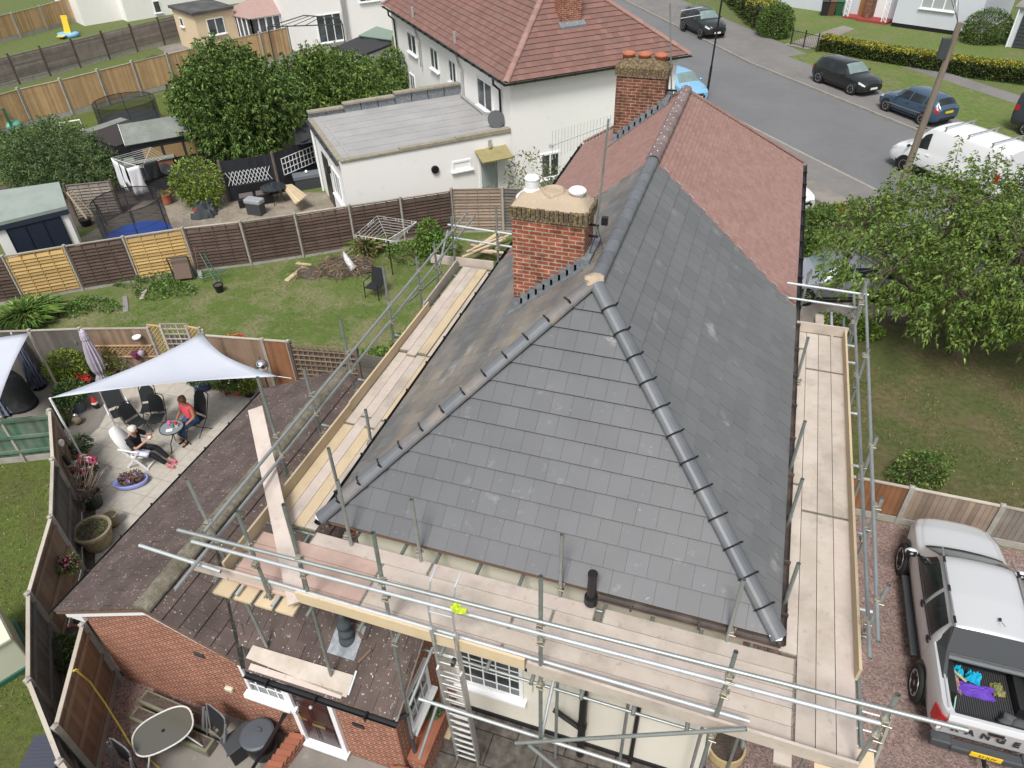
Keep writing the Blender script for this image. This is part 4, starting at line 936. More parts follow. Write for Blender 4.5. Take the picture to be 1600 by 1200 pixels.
def fence(name, label, pts, h, specs, post='post', ph=None, gbd=True, z=0, flip=False, cap=None, pw=.1, gb=.22):
    """pts base points, specs per bay: (style, material[, height])"""
    t = thing(name, label, 'fence', (pts[0][0], pts[0][1], z))
    for i, p in enumerate(pts):
        if post is None: break
        mb = MB(); hh = (ph or h+.08); mb.prism([(p[0]-pw/2,p[1]-pw/2),(p[0]+pw/2,p[1]-pw/2),(p[0]+pw/2,p[1]+pw/2),(p[0]-pw/2,p[1]+pw/2)], z-.05, z+hh)
        mb.add([(p[0]-pw/2,p[1]-pw/2,z+hh),(p[0]+pw/2,p[1]-pw/2,z+hh),(p[0]+pw/2,p[1]+pw/2,z+hh),(p[0]-pw/2,p[1]+pw/2,z+hh),(p[0],p[1],z+hh+.03)], [(0,1,4),(1,2,4),(2,3,4),(3,0,4)])
        mb.build('post', F[post], t)
    for i in range(len(pts)-1):
        sp = specs[i % len(specs)]
        if sp is None: continue
        a, b = V((*pts[i][:2], 0)), V((*pts[i+1][:2], 0)); d = (b-a).normalized(); a_, b_ = a+d*.05, b-d*.05
        if gbd:
            mb = MB(); mb.bar(a_+V((0,0,z+gb/2-.03)), b_+V((0,0,z+gb/2-.03)), .05, gb); mb.build('gravel_board', F['post'], t)
        fence_panel(t, a_, b_, sp[2] if len(sp) > 2 else h, sp[0], sp[1], z=z, gb=gb if gbd else .03, flip=flip, cap=cap)
    return t
def tops(px, z): return [tuple(G(*p, z))[:2] for p in px]
# long fence between the garden and the neighbours behind
fp = tops([(-92,413), (4,401), (100,385), (192,371), (285,357), (375,347), (460,335), (545,322), (625,310), (705,298)], 1.8)
fence('panel_fence', 'long garden fence of overlapping boards, dark brown with two golden panels, concrete posts', fp, 1.78,
      [('lap','dark'), ('lap','yellow'), ('lap','dark'), ('lap','yellow'), ('lap','dark')] + [('lap','dark')]*4, flip=False, cap='cap', gb=.15)
fence('panel_fence', 'pale pinkish fence panel between two concrete posts behind the far end of the scaffold', [fp[-1], tuple(G(785,297,1.8))[:2], tuple(G(860,300,1.8))[:2]], 1.85, [('lap','pink'), ('lap','mould')], gb=.15)
# fence along the top of the patio
pp = tops([(-60,521), (46,518), (125,515), (232,514), (310,517)], 1.8)
t = fence('board_fence', 'faded upright board fence behind the pots and folded parasol', pp[:4], 1.8, [('vert','mould'), ('vert','mould'), ('vert','brown')], gbd=False, cap='cap', flip=False)
d_ = V((*pp[3],0))-V((*pp[2],0)); n_ = V((d_.y,-d_.x,0)).normalized()*.06
a_, b_ = V((*pp[2],0))+n_+d_*.08, V((*pp[3],0))+n_-d_*.03
fence_panel(t, a_, b_, 1.25, 'diamond', 'tan', gb=.85)
t = thing('garden_gate', 'arched lattice gate between two slim trellises in the patio fence', 'gate', (*pp[3], 0))
g1_, g2_, g3_ = [V((*tuple(G(x, y, 1.9))[:2], 0)) for x, y in ((252,512), (292,512), (312,516))]
fence_panel(t, V((*pp[3],0)), g1_, 1.95, 'diamond', 'tan', gb=.1); fence_panel(t, g1_, g2_, 2.05, 'lattice', 'cap', gb=.8); fence_panel(t, g1_+V((0,.04,0)), g2_+V((0,.04,0)), 1.6, 'vert', 'mould', gb=.05); fence_panel(t, g2_, g3_, 1.95, 'diamond', 'tan', gb=.6)
for g in (g1_, g2_, g3_):
    mb = MB(); mb.prism([(g.x-.04,g.y-.04),(g.x+.04,g.y-.04),(g.x+.04,g.y+.04),(g.x-.04,g.y+.04)], 0, 2.0); mb.build('post', F['cap'], t)
pq = tops([(316,525), (410,532), (450,535)], 1.8)
fence('board_fence', 'brown board fence behind the pointed shade sail with one redder panel', pq, 1.8, [('vert','brown'), ('vert','rust')], gbd=False, cap='cap')
pr = tops([(452,538), (556,546), (620,556)], 1.75)
fence('trellis_fence', 'brown square trellis fence by the far end of the tiled extension roof', pr, 1.75, [('lattice','brown'), ('slat','mould')], post='wpost', gbd=False)
fence_panel(COLL.objects['trellis_fence'], V((*pr[0],0))-V((0,-.05,0)), V((*pr[1],0))+V((0,.05,0)), 1.6, 'vert', 'mould', gb=.05)
# left boundary of the patio
lf = [tuple(G(*p, 1.8))[:2] for p in ((78,643), (83,720), (80,810), (45,930), (45,1065), (95,1192), (160,1290))]
fence('board_fence', 'grey board fence running down the left side of the patio between concrete posts', lf, 1.8, [('vert','brown'), ('vert','mould'), ('vert','brown'), ('vert','mould'), ('vert','mould'), ('vert','mould')], gbd=True, cap='cap', flip=False, gb=.15)
i0 = G(186,1068,0); i1 = G(126,1250,0); i1 = V((lf[4][0]+.9, lf[4][1]-.45, 0))
i0 = V((*tuple(G(130,978,1.8))[:2],0)); i1 = V((*tuple(G(88,1138,1.8))[:2],0))
fence('board_fence', 'short brown board fence with a yellow hose over it, meeting the brick gable', [tuple(i0)[:2], tuple(i1)[:2]], 1.8, [('vert','brown')], gbd=True, cap='cap', flip=False)
gf = tops([(-150,667), (0,653), (76,645)], 1.55)
t = fence('rail_fence', 'flaking green fence with three rails beside the left lawn', gf, 1.5, [('vert','green')], gbd=True)
for i in range(2):
    a, b = V((*gf[i],0)), V((*gf[i+1],0)); n = V(((b-a).y, -(b-a).x, 0)).normalized()*.05
    for zz in (.4, .9, 1.45): mb = MB(); mb.bar(a+n+Z*zz, b+n+Z*zz, .05, .09); mb.build('rail', F['green'], t)
# right fence behind the pickup
rf = [(2.9,13.68)] + [(2.9+1.84*k, 13.68-.0*k) for k in range(1, 6)]
fence('board_fence', 'low weathered board fence with concrete posts behind the silver pickup', rf, 1.15, [('vert','rust'), ('vert','pink'), ('vert','grey')], gbd=True, cap='cap', pw=.11)
# pale fences of the far gardens
pf = [(-40.6,26.6), (-40.1,28.75), (-39.65,30.85), (-38.7,32.9), (-37.95,35.0), (-37.25,37.1), (-36.4,39.2), (-35.6,41.3), (-34.7,43.4), (-33.7,45.4), (-32.8,47.4)]
fence('board_fence', 'long pale tan board fence with white concrete posts crossing the far gardens', pf, 1.95, [('vert','tan')], gbd=True, cap='cap', ph=2.1, pw=.14, gb=.3)
gy = [(-48.9,30.2), (-48.3,32.4), (-47.8,34.7), (-47.3,37.1), (-46.8,39.2), (-46.3,41.4), (-45.8,43.7), (-45.3,46.0), (-44.7,48.3), (-44.2,50.3)]
fence('panel_fence', 'weathered grey fence with dark wooden posts beyond the pale tan one', gy, 1.75, [('lap','grey')], post='wpost', ph=1.95, gb=.3, pw=.12)
mid = V((-44.2,50.3,0)); e_ = G(305,60,0)
fence('panel_fence', 'short brown fence panel touching the cream outbuilding', [(-44.2,50.3), (-42.6,51.6)], 1.8, [('lap','rust')], gb=.25)
bt = [(-58.8,42.0), (-58.5,45.0), (-58.2,47.5), (-58.1,50.2), (-58.3,52.9), (-57.0,55.3)]
fence('board_fence', 'golden board fence at the very top left with white posts', bt, 1.8, [None, ('lap','grey'), ('vert','tan')][1:]+[('vert','tan')]*4, gb=.3, pw=.14, cap='cap')
fence('board_fence', 'low grey wall of boards at the corner of the far white house', [(-57.0,55.3), (-52.5,58.6)], 1.9, [('slat','grey')], gb=.3)
# black fence with white lattices in the neighbour's yard
bA = V((*tuple(G(341,262,1.8))[:2],0)); bB = V((*tuple(G(470,222,1.8))[:2],0)); 
bA = G(388,320,0); bA = V((*tuple(G(342,255,1.8))[:2],0)); bB = V((*tuple(G(425,242,1.8))[:2],0)); bC = V((*tuple(G(492,215,1.8))[:2],0))
t = fence('board_fence', 'black painted fence with white lattice pieces beside the flat roofed white building', [tuple(bA)[:2], tuple(bB)[:2], tuple(bC)[:2]], 1.85, [('vert','black')], gbd=False, post='wpost')
def latt(parent, p, q, z0, z1, diamond, m='upvc', step=.16):
    L = (q-p).length; d = (q-p).normalized(); n = V((d.y,-d.x,0))*.05; hh = z1-z0; mb = MB()
    if diamond:
        k = int(L/step)
        for i in range(k):
            for sg in (0, 1):
                u0 = i*step; u1 = u0 + hh*.5; a_, b_ = (z0, z1) if sg else (z1, z0); mb.bar(p+d*u0+n+Z*a_, p+d*u1+n+Z*b_, .02, .022, up=n)
    else:
        k = int(L/step)
        for i in range(k+1): mb.bar(p+d*(L*i/k)+n+Z*z0, p+d*(L*i/k)+n+Z*z1, .02, .03, up=n)
        k = int(hh/step)
        for i in range(k+1): mb.bar(p+n*1.02+Z*(z0+hh*i/k), q+n*1.02+Z*(z0+hh*i/k), .03, .02)
    mb.build('lattice', M[m], parent)
latt(t, bA+(bB-bA)*.06, bA+(bB-bA)*.9, .75, 1.35, True); latt(t, bB+(bC-bB)*.15, bB+(bC-bB)*.9, .75, 1.5, False, step=.2)

# ------------------------------------------------------------ neighbouring white house with flat roofed wing
NA, NB = V((.7337,.6794,0)), V((-.6794,.7337,0)); NC0 = V((-9.85,28.04,0))
def N_(a, b, z=0): return NC0 + NA*a + NB*b + V((0,0,z))
nh = thing('white_house', 'white rendered house with a red brown hip roof and black gutters, beyond the garden fence', 'house', NC0)
LN, WN = 17.2, 8.7; ze, sl_ = 5.1, .72; rz = ze + WN/2*sl_
mb = MB(); mb.prism([tuple(N_(.35,.35))[:2], tuple(N_(WN-.35,.35))[:2], tuple(N_(WN-.35,LN-.35))[:2], tuple(N_(.35,LN-.35))[:2]], -.1, ze-.08); mb.build('wall', M['white'], nh)
mb = MB(); h_ = WN/2; k_ = math.hypot(h_, h_*sl_)
upA = (NA + V((0,0,sl_))).normalized(); upB = (NB + V((0,0,sl_))).normalized(); upC = (-NA + V((0,0,sl_))).normalized(); upD = (-NB+V((0,0,sl_))).normalized()
tiles(mb, N_(0,0,ze), NA, upB, [(0,0), (WN,0), (WN/2,k_)], .3, .27, .03, gap=.003)
tiles(mb, N_(0,LN,ze), -NB, upA, [(0,0), (LN,0), (LN-h_,k_), (h_,k_)], .3, .27, .03, gap=.003)
tiles(mb, N_(WN,0,ze), NB, upC, [(0,0), (LN,0), (LN-h_,k_), (h_,k_)], .3, .27, .03, gap=.003)
mb.build('roof_tiles', M['redtile2'], nh)
mb = MB(); e = .04
mb.add([N_(e,e,ze-.02), N_(WN-e,e,ze-.02), N_(WN-e,LN-e,ze-.02), N_(e,LN-e,ze-.02), N_(h_,h_,rz-.04), N_(h_,LN-h_,rz-.04)], [(0,3,2,1), (0,1,4), (1,2,5,4), (2,3,5), (3,0,4,5)]); mb.build('roof_deck', M['timber'], nh)
for a, b in ((N_(0,0,ze+.0), N_(h_,h_,rz)), (N_(WN,0,ze), N_(h_,h_,rz)), (N_(h_,h_,rz), N_(h_,LN-h_,rz)), (N_(0,LN,ze), N_(h_,LN-h_,rz))):
    ridge('hip_tiles', a, b, [M['redtile']], nh, seg=.35, r=.13)
gutter([N_(-.06,LN,ze-.04), N_(-.06,-.06,ze-.04), N_(WN+.06,-.06,ze-.04)], M['blackpl'], nh, r=.07)
mb = MB(); cpos = PP(893, 38, N_(0,0,ze), upB.cross(NA)); cc = cpos
mb.obox(cc - NA*.45, NA*.9, NB*.62, V((0,0,2.4))) if False else mb.obox(cc-NA*.45-V((0,0,.5)), NA*.9, NB*.65, V((0,0,2.6))); c3 = mb.build('chimney', M['brickch'], nh)
mb = MB(); mb.obox(cc-NA*.6-NB*.18-V((0,0,.1)), NA*1.2, NB*.2+V((0,0,.15)), V((0,0,.08))); mb.build('lead_flashing', M['lead'], c3)
wp = N_(.35,0); wn = NA
def wl(px, py, off=0): return PP(px, py, N_(.35-off,0), NA)
def wa(px, py, off=0): return PP(px, py, N_(0,.35-off), NB)
def winN(c0, c1, ux, out, **k):     # from lower left and upper right points
    ux = V(ux); c0, c1 = V(c0), V(c1); w_ = abs((c1-c0).dot(ux)); h_2 = c1.z-c0.z
    return window(nh, c0, ux, w_, h_2, out=out, **k)
# windows on the long wall (facing the garden): x increases towards the viewer
for (x0_, y0_, x1_, y1_, nx) in ((637,60,650,62,2), (672,78,684,80,2), (702,105,713,106,2), (747,152,770,152,2)):
    p = wl(x0_, y0_); q = wl(x1_, y1_); hgt = {637: 1.05, 672: 1.05, 702: 1.05, 747: 1.25}[x0_]
    zc = 3.95; u0 = (p-NC0).dot(NB); u1 = (q-NC0).dot(NB); u0, u1 = max(u0,u1), min(u0,u1)
    wid = max(u0-u1, 1.0); window(nh, N_(.35, (u0+u1)/2+wid/2, zc-hgt*.62), -NB, wid, hgt, nx=nx, out=-NA, fr=.07)
for (x_, y_) in ((637,118),):
    p = wl(x_+8, y_+12); u = (p-NC0).dot(NB); window(nh, N_(.35, u+.4, p.z-.5), -NB, .9, 1.0, nx=2, out=-NA, fr=.07)
# down pipes
for (x_, m_, zz0) in ((619, 'blackpl', 0), (655, 'alu', 3), (724, 'alu', 3), (783, 'blackpl', 3.1)):
    p = wl(x_, 40 if x_ < 700 else 110); u = (p-NC0).dot(NB); mb = MB()
    if m_ == 'blackpl': mb.pipe([N_(-.03,u,ze-.1), N_(-.02,u,ze-.35), N_(.25,u-.0,ze-.6), N_(.27,u,zz0)], .05, 8)
    else: mb.pipe([N_(.25,u+.6,ze+.55), N_(.25,u+.6,ze-.4), N_(.25,u,ze-.9), N_(.25,u,zz0)], .055, 8); mb.tube(N_(.25,u+.6,ze+.1), N_(.25,u+.6,ze+.65), .08, 8)
    mb.build('down_pipe', M[m_], nh)
# small windows on the side wall
p = wa(707,268); q = wa(734,256); window(nh, (p.x, p.y, p.z), NA, .85, .42, nx=1, out=-NB, fr=.08)
p = wa(844,281); window(nh, p, NA, .95, 1.15, nx=2, out=-NB, fr=.08)
mb = MB(); p = wa(679,264); mb.tube(p, p-NB*.12, .16, 14); mb.build('round_light', M['blackpl'], nh)
mb = MB(); p = wa(679,265); mb.box(p-NB*.13, (.26,.26,.05)); 
# door with a small canopy
p = wa(750,300); q = wa(780,300); uA = (p-NC0).dot(NA)
mb = MB(); mb.obox(N_(uA,.30,.0), NA*.1, NB*.1, Z*2.1); mb.obox(N_(uA+.85,.30,.0), NA*.1, NB*.1, Z*2.1); mb.obox(N_(uA,.30,2.1), NA*.95, NB*.1, Z*.1); mb.obox(N_(uA+.1,.33,0), NA*.75, NB*.05, Z*2.1); mb.build('door', M['upvc'], nh)
mb = MB(); mb.obox(N_(uA+.2,.32,.9), NA*.55, NB*.02, Z*1.0); mb.build('pane', mat('frosted_glass', (.35,.4,.38), .3), nh)
cv = mat('ochre_canopy', (.3,.26,.12), .8, [('noise', 4, .4, .7, (.2,.17,.09), .7)])
mb = MB(); mb.slab([N_(uA-.15,.35,2.55), N_(uA+1.25,.35,2.55), N_(uA+1.25,-.5,2.3), N_(uA-.15,-.5,2.3)], (0,-.3,1), .07); mb.build('canopy', cv, nh)
mb = MB(); mb.box(N_(uA+.5,.2,2.75), (.12,.12,.3)); mb.build('flue', M['alu'], nh)
# satellite dish at the corner
t_ = wl(775,187,.3); mb = MB(); dM = Matrix.Rotation(radians(60), 3, 'X') @ Matrix.Rotation(radians(20), 3, 'Y'); mb.lathe([(.0,0), (.2,.03), (.36,.12)], t_, 18, M=dM); mb.lathe([(.36,.125), (.2,.035), (.0,.005)], t_, 18, M=dM); mb.tube(t_, t_+V((.3,-.1,-.1)), .02); mb.build('satellite_dish', M['dkgrey'], nh)
# flat roofed wing
fw = thing('flat_roofed_wing', 'single storey white wing with a grey felt flat roof and parapets', 'extension', N_(-6.9,.3))
a0, a1, b0, b1, zt_ = -6.9, .34, .33, 6.3, 3.0
mb = MB(); mb.prism([tuple(N_(a0,b0))[:2], tuple(N_(a1,b0))[:2], tuple(N_(a1,b1))[:2], tuple(N_(a0,b1))[:2]], -.1, zt_); mb.build('wall', M['white'], fw)
felt = mat('grey_felt_roof', (.29,.287,.285), .85, [('noise', .8, .35, .7, (.36,.355,.35), .9), ('noise', 5, .6, .75, (.22,.22,.23), .5, 6)], bump=('n', 3, .3, .03))
mb = MB(); mb.add([N_(a0+.1,b0+.2,zt_+.05), N_(a1,b0+.2,zt_+.05), N_(a1,b1-.2,zt_+.05), N_(a0+.1,b1-.2,zt_+.05)], [(0,1,2,3)])
for k in range(1, 7): mb.obox(N_(a0+.3,b0+.2+k*.8,zt_+.05), NA*6.6, NB*.05, Z*.018)
mb.obox(N_(a0+.45,b0+.2,zt_+.05), NA*.12, NB*5.5, Z*.03)
mb.build('felt_roof', felt, fw)
mb = MB(); cop = mat('stone_coping', (.3,.27,.21), .9, [('noise', 5, .4, .7, (.2,.18,.13), .8), ('noise', 15, .62, .7, (.38,.36,.3), .6)])
for k in range(9):
    zz = .16 if k > 5 else .12 if k > 2 else .07; mb.obox(N_(a0+.0+k*.8,b0-.06,zt_+.04), NA*.79, NB*.26, Z*zz, r=RN.random())
for k in range(9):
    zz = .5 if k > 4 else .38 if k > 1 else .25; mb.obox(N_(a0+.0+k*.8,b1-.3,zt_+zz), NA*.79, NB*.34, Z*.08, r=RN.random())
mb.obox(N_(a0-.06,b0+.21,zt_+.01), NA*.22, NB*5.4, Z*.07); mb.build('coping', cop, fw)
mb = MB()
for k in range(9):
    zz = .5 if k > 4 else .38 if k > 1 else .25; mb.obox(N_(a0+.02+k*.8,b1-.2,zt_-.02), NA*.76, NB*.16, Z*(zz+.02))
mb.build('parapet', M['lead'], fw)
gutter([N_(a0-.12,b1,zt_-.03), N_(a0-.12,b0,zt_-.03)], M['dkgrey'], fw, r=.07)
def ew(px, py): return PP(px, py, N_(a0,0), NA)
for (xa, ya, xb, yb_, hh, nx) in ((513,262,525,290,1.25,3),):
    p = ew(xa, ya); q = ew(xb, yb_); u0 = (p-NC0).dot(NB); window(fw, N_(a0, 2.35, 1.05), -NB, 1.35, 1.15, nx=3, out=-NA)
mb = MB(); mb.obox(N_(a0-.04, 3.1, 0), NA*.05, NB*1.1, Z*2.2); mb.build('door', M['blackpl'], fw)
mb = MB(); mb.pipe([N_(a0-.1, 5.3, 2.9), N_(a0-.08, 5.3, 0)], .05, 8); mb.build('down_pipe', M['upvc'], fw)
mb = MB(); mb.box(N_(a0-.08, 2.75, 1.9), (.1,.1,.3)); mb.build('lantern', M['blackpl'], fw)
mb = MB(); mb.pipe([N_(.1,5.6,zt_+.2), N_(.1,3.0,zt_+.15), N_(.05,2.2,zt_+.12)], .05, 8); mb.box(N_(0,2.0,zt_+.2), (.35,.35,.3)); mb.build('roof_drain', M['alu'], fw)

# ------------------------------------------------------------ far white houses, cream outbuilding, conservatory
fh = thing('far_house', 'big white house wall at the top left, half hidden by the cream outbuilding', 'house', (-45, 68, 0))
p1, p2 = G(200,40,0), G(625,140,0)
hA = V((-47.5,55.5,0)); d_ = V((.74,.67,0)).normalized(); n_ = V((-d_.y,d_.x,0))
def H_(a, b, z=0): return hA + d_*a + n_*b + Z*z
hA = G(200,34,0); d_ = (G(300,17,0)-hA).normalized(); n_ = V((-d_.y,d_.x,0))
mb = MB(); mb.obox(H_(0,0,-.1), d_*11, n_*9, Z*5.6); mb.obox(H_(-3.2,1.2,-.1), d_*3.2, n_*7, Z*2.6); mb.build('wall', M['white'], fh)
p = PP(240,11,hA,n_); window(fh, H_((p-hA).dot(d_),0,p.z-.5), d_, .6, .95, nx=1, out=-n_)
wh_ = thing('far_house', 'white house wall with patio doors behind the awning frame and dark flat garage', 'house', G(500,72,0))
hA = G(462,80,0); d_ = (G(640,52,0)-hA).normalized(); n_ = V((-d_.y,d_.x,0)); mb = MB(); mb.obox(H_(0,0,-.1), d_*13, n_*9, Z*6.2); mb.build('wall', M['white'], wh_)
for (px_, py_, w_, h2, nx) in ((500,68,1.9,1.9,3), (562,4,1.6,1.2,3)):
    p = PP(px_,py_,hA,n_); window(wh_, H_((p-hA).dot(d_),0,max(.15,p.z)), d_, w_, h2, nx=nx, out=-n_)
fh = wh_
mb = MB()
for px_ in (538, 543): p = PP(px_,40,hA,n_); a = (p-hA).dot(d_); mb.pipe([H_(a,-.1,4.6), H_(a,-.1,.2)], .08, 6)
mb.build('waste_pipe', M['alu'], fh)
mb = MB(); mb.slab([H_(-.4,-.4,6.1), H_(13.4,-.4,6.1), H_(13.4,4.5,9), H_(-.4,4.5,9)], (0,-.6,1), .1); mb.build('roof', M['redtile2'], fh)
cream = mat('cream_paint', (.66,.53,.36), .85, [('noise', 1, .4, .7, (.6,.48,.32), .6)])
ob = thing('cream_outbuilding', 'cream flat roofed outbuilding with a black roof edge and two small windows', 'outbuilding', G(280,75,0))
c0 = G(279,76,0); c1 = G(375,72,0); e1 = V((.9,.43,0)).normalized()
q0 = V((*G(265,10,2.7).to_2d(),0)); q1 = V((*G(300,22,2.7).to_2d(),0)); q2 = V((*G(365,12,2.7).to_2d(),0)); e0 = (q1-q0).normalized(); f0 = V((-e0.y, e0.x, 0)); Lw = (q1-q0).length; Lf = (q2-q1).dot(f0)
if Lf < 0: f0 = -f0; Lf = -Lf
mb = MB(); mb.prism([tuple(q0+f0*.1)[:2], tuple(q1-e0*.1+f0*.1)[:2], tuple(q1-e0*.1+f0*(Lf+.1))[:2], tuple(q0+f0*(Lf+.1))[:2]], -.1, 2.6); mb.build('wall', cream, ob)
mb = MB(); mb.prism([tuple(q0-e0*.1-f0*.1)[:2], tuple(q1+e0*.1-f0*.1)[:2], tuple(q1+e0*.1+f0*(Lf+.1))[:2], tuple(q0-e0*.1+f0*(Lf+.1))[:2]], 2.6, 2.78); mb.build('flat_roof', mat('dark_felt', (.06,.06,.06), .9, [('noise', 1, .4, .7, (.12,.12,.115), .8)]), ob)
window(ob, q0+e0*(Lw*.25)+f0*.1+Z*1.5, e0, .6, .6, nx=1, out=-f0); window(ob, q1-e0*.1+f0*(.9)+Z*1.1, f0, 1.3, 1.1, nx=2, out=e0)
cs = thing('conservatory', 'white framed conservatory with a pinkish tiled roof and a green edge strip', 'conservatory', G(400,65,0))
k0 = G(361,68,0); k1 = G(402,78,0); dd = (k1-k0).normalized(); nn_ = V((-dd.y,dd.x,0))
Lc = (k1-k0).length
pts = [k0, k1, k1+nn_*3.2+dd*.8, k0+nn_*3.2-dd*.3]
mb = MB(); mb.prism([tuple(p)[:2] for p in pts], 0, .5); mb.build('plinth', cream, cs)
mb = MB()
for a, b in ((pts[0], pts[1]), (pts[1], pts[2]), (pts[3], pts[0])):
    k = 6
    for i in range(k+1): c = a.lerp(b, i/k); mb.bar(c+Z*.5, c+Z*2.1, .09, .09, up=(1,0,0))
    for zz in (.55, 2.1): mb.bar(a+Z*zz, b+Z*zz, .1, .1)
mb.build('frame', M['upvc'], cs)
mb = MB(); mb.prism([tuple(p.lerp((pts[0]+pts[1]+pts[2]+pts[3])/4, .04))[:2] for p in pts], .5, 2.05); mb.build('glazing', M['glass'], cs)
ap = (pts[0]+pts[1]+pts[2]+pts[3])/4 + Z*3.3; mb = MB()
rp = [p + (p-(pts[0]+pts[1]+pts[2]+pts[3])/4).normalized()*.25 + Z*2.15 for p in pts]
for i in range(4): mb.add([rp[i], rp[(i+1) % 4], ap + nn_*.8], [(0,1,2)])
mb.build('roof', mat('pink_tile_panel', (.36,.25,.22), .7, [('noise', 3, .4, .7, (.3,.2,.18), .7)]), cs)
# frame of an awning and dark flat garage beyond the trees
aw = thing('awning_frame', 'bare metal awning frame in front of the far white house', 'awning frame', G(450,60,0))
A_ = [G(418,42,2.3), G(535,38,2.3), G(530,28,3.0), G(475,24,3.0)]
mb = MB()
for i in range(4): mb.bar(A_[i], A_[(i+1) % 4], .06, .06)
for i in range(1, 6): mb.bar(A_[0].lerp(A_[1], i/6), A_[3].lerp(A_[2], i/6), .04, .04)
for p in A_[:2]: mb.bar(p, Z_(p, 0), .07, .07, up=(1,0,0))
mb.build('frame', M['dkgrey'], aw)
gr_ = thing('dark_flat_garage', 'low white garage with a nearly black flat roof between the trees and the white house', 'garage', G(590,130,0))
g4 = [G(520,75,2.3), G(560,88,2.3), G(612,68,2.3), G(565,55,2.3)]
mb = MB(); mb.slab(g4, Z, .12); mb.build('flat_roof', mat('black_felt', (.04,.04,.042), .9), gr_)
cen = sum(g4, V())/4; mb = MB(); mb.prism([tuple(p.lerp(cen, .06))[:2] for p in g4], -.1, 2.2); mb.build('wall', M['white'], gr_)
g5 = [G(560,55,2.5), G(612,62,2.5), G(614,48,2.5), G(588,41,2.5)]
mb = MB(); mb.slab(g5, Z, .05); mb.build('greenhouse_roof', mat('green_plastic_sheet', (.2,.27,.22), .5), gr_); mb = MB(); mb.prism([tuple(p.lerp(sum(g5, V())/4, .05))[:2] for p in g5], 0, 2.42); mb.build('greenhouse_wall', M['glass'], gr_)

# ------------------------------------------------------------ houses across the street
sh = thing('grey_house', 'pale grey rendered house front across the street with red porch steps', 'house', G(1400,45,0))
s0, s1 = G(1392,41,0), G(1512,58,0); sd_ = (s1-s0).normalized(); sn = V((-sd_.y, sd_.x, 0)); 
if sn.y < 0: sn = -sn
def S_(a, b, z=0): return s0 + sd_*a + sn*b + Z*z
Ls = (s1-s0).length
mb = MB(); mb.obox(S_(0,0,-.1), sd_*(Ls+.4), sn*8, Z*5.5); mb.obox(S_(-12.5,1.6,-.1), sd_*12.5, sn*6.4, Z*5.5); mb.build('wall', M['greywall'], sh)
mb = MB(); mb.obox(S_(0,-.03,-.02), sd_*(Ls+.4), sn*.02, Z*.3); mb.build('plinth', M['blackpl'], sh)
for px_, w_ in ((1438,2.4),):
    p = PP(px_, 10, s0, sn); u = (p-s0).dot(sd_); window(sh, S_(u, 0, p.z-.1), sd_, w_, 1.5, nx=3, out=-sn, fr=.09, glass=mat('net_curtain', (.35,.37,.38), .5))
p = PP(1342,22,S_(0,1.6),sn); u = (p-s0).dot(sd_)
mb = MB(); mb.obox(S_(u-.1,1.55,.15), sd_*1.0, sn*.04, Z*2.1); mb.build('door', mat('brown_door', (.3,.15,.06), .6), sh)
p = PP(1374,22,S_(0,1.6),sn); u2 = (p-s0).dot(sd_)
mb = MB(); mb.obox(S_(u2-.4,1.55,.15), sd_*.95, sn*.04, Z*2.1); mb.build('door', M['upvc'], sh)
redp = mat('red_painted_step', (.3,.045,.04), .7, [('noise', 3, .4, .7, (.22,.05,.045), .7)])
mb = MB(); mb.obox(S_(u-.7,.4,0), sd_*2.0, sn*1.2, Z*.15); mb.obox(S_(u2-1.1,.1,0), sd_*2.3, sn*1.5, Z*.17); mb.build('porch_step', redp, sh)
mb = MB(); mb.obox(S_((u+u2)/2-.1,.7,0), sd_*.5, sn*.95, Z*2.6); mb.build('brick_pier', M['brickch2'], sh)
def openpost(a, b):
    mb = MB(); p = S_(a, b, .15); q = S_(a+.35, b, .15)
    for r_ in (p, q): mb.bar(r_, r_+Z*2.5, .05, .05, up=(1,0,0))
    for k in range(7): z0 = k*.35; mb.bar(p+Z*z0, q+Z*(z0+.35), .025, .03, up=sn); mb.bar(q+Z*z0, p+Z*(z0+.35), .025, .03, up=sn)
    mb.build('porch_post', M['upvc'], sh)
openpost(u-.75, .5); openpost(u2+.75, .2)
mb = MB(); mb.obox(S_(-12.5,1.2,3.0), sd_*4, sn*.1, Z*.1); mb.build('trim', M['upvc'], sh)
for i, (px_, cn, cc_) in enumerate(((1287,'black',(.02,.02,.025)), (1297,'brown',(.1,.05,.03)), (1309,'green',(.02,.09,.04)))):
    b_ = G(px_, 24, 0); t = thing('wheelie_bin', '%s wheelie bin in the row by the grey house across the street' % cn, 'bin', b_, group='wheelie bins across the street')
    mm = mat(cn+'_bin_plastic', cc_, .5); mb = MB(); mb.add([b_+V((x*.24,y*.26,0)) for x, y in ((-1,-1),(1,-1),(1,1),(-1,1))]+[b_+V((x*.3,y*.34,1.0)) for x, y in ((-1,-1),(1,-1),(1,1),(-1,1))], [(3,2,1,0),(4,5,6,7),(0,1,5,4),(1,2,6,5),(2,3,7,6),(3,0,4,7)]); mb.build('body', mm, t, bevel=.03)
    mb = MB(); mb.box(b_+V((0,0,1.04)), (.64,.76,.07)); mb.build('lid', mm, t, bevel=.02)
    for sg in (-1, 1):
        mb = MB(); mb.tube(b_+V((sg*.27,.3,.1)), b_+V((sg*.32,.3,.1)), .1, 12); mb.build('wheel', M['blackpl'], t)
gg = thing('garage', 'pale garage with a dark slatted door at the far right edge across the street', 'garage', G(1590,75,0))
g0_ = G(1572,73,0); mb = MB(); mb.obox(g0_, sd_*4, sn*6, Z*2.5); mb.build('wall', M['greywall'], gg)
mb = MB(); mb.obox(g0_-sn*.06+sd_*.35, sd_*2.6, sn*.05, Z*2.1)
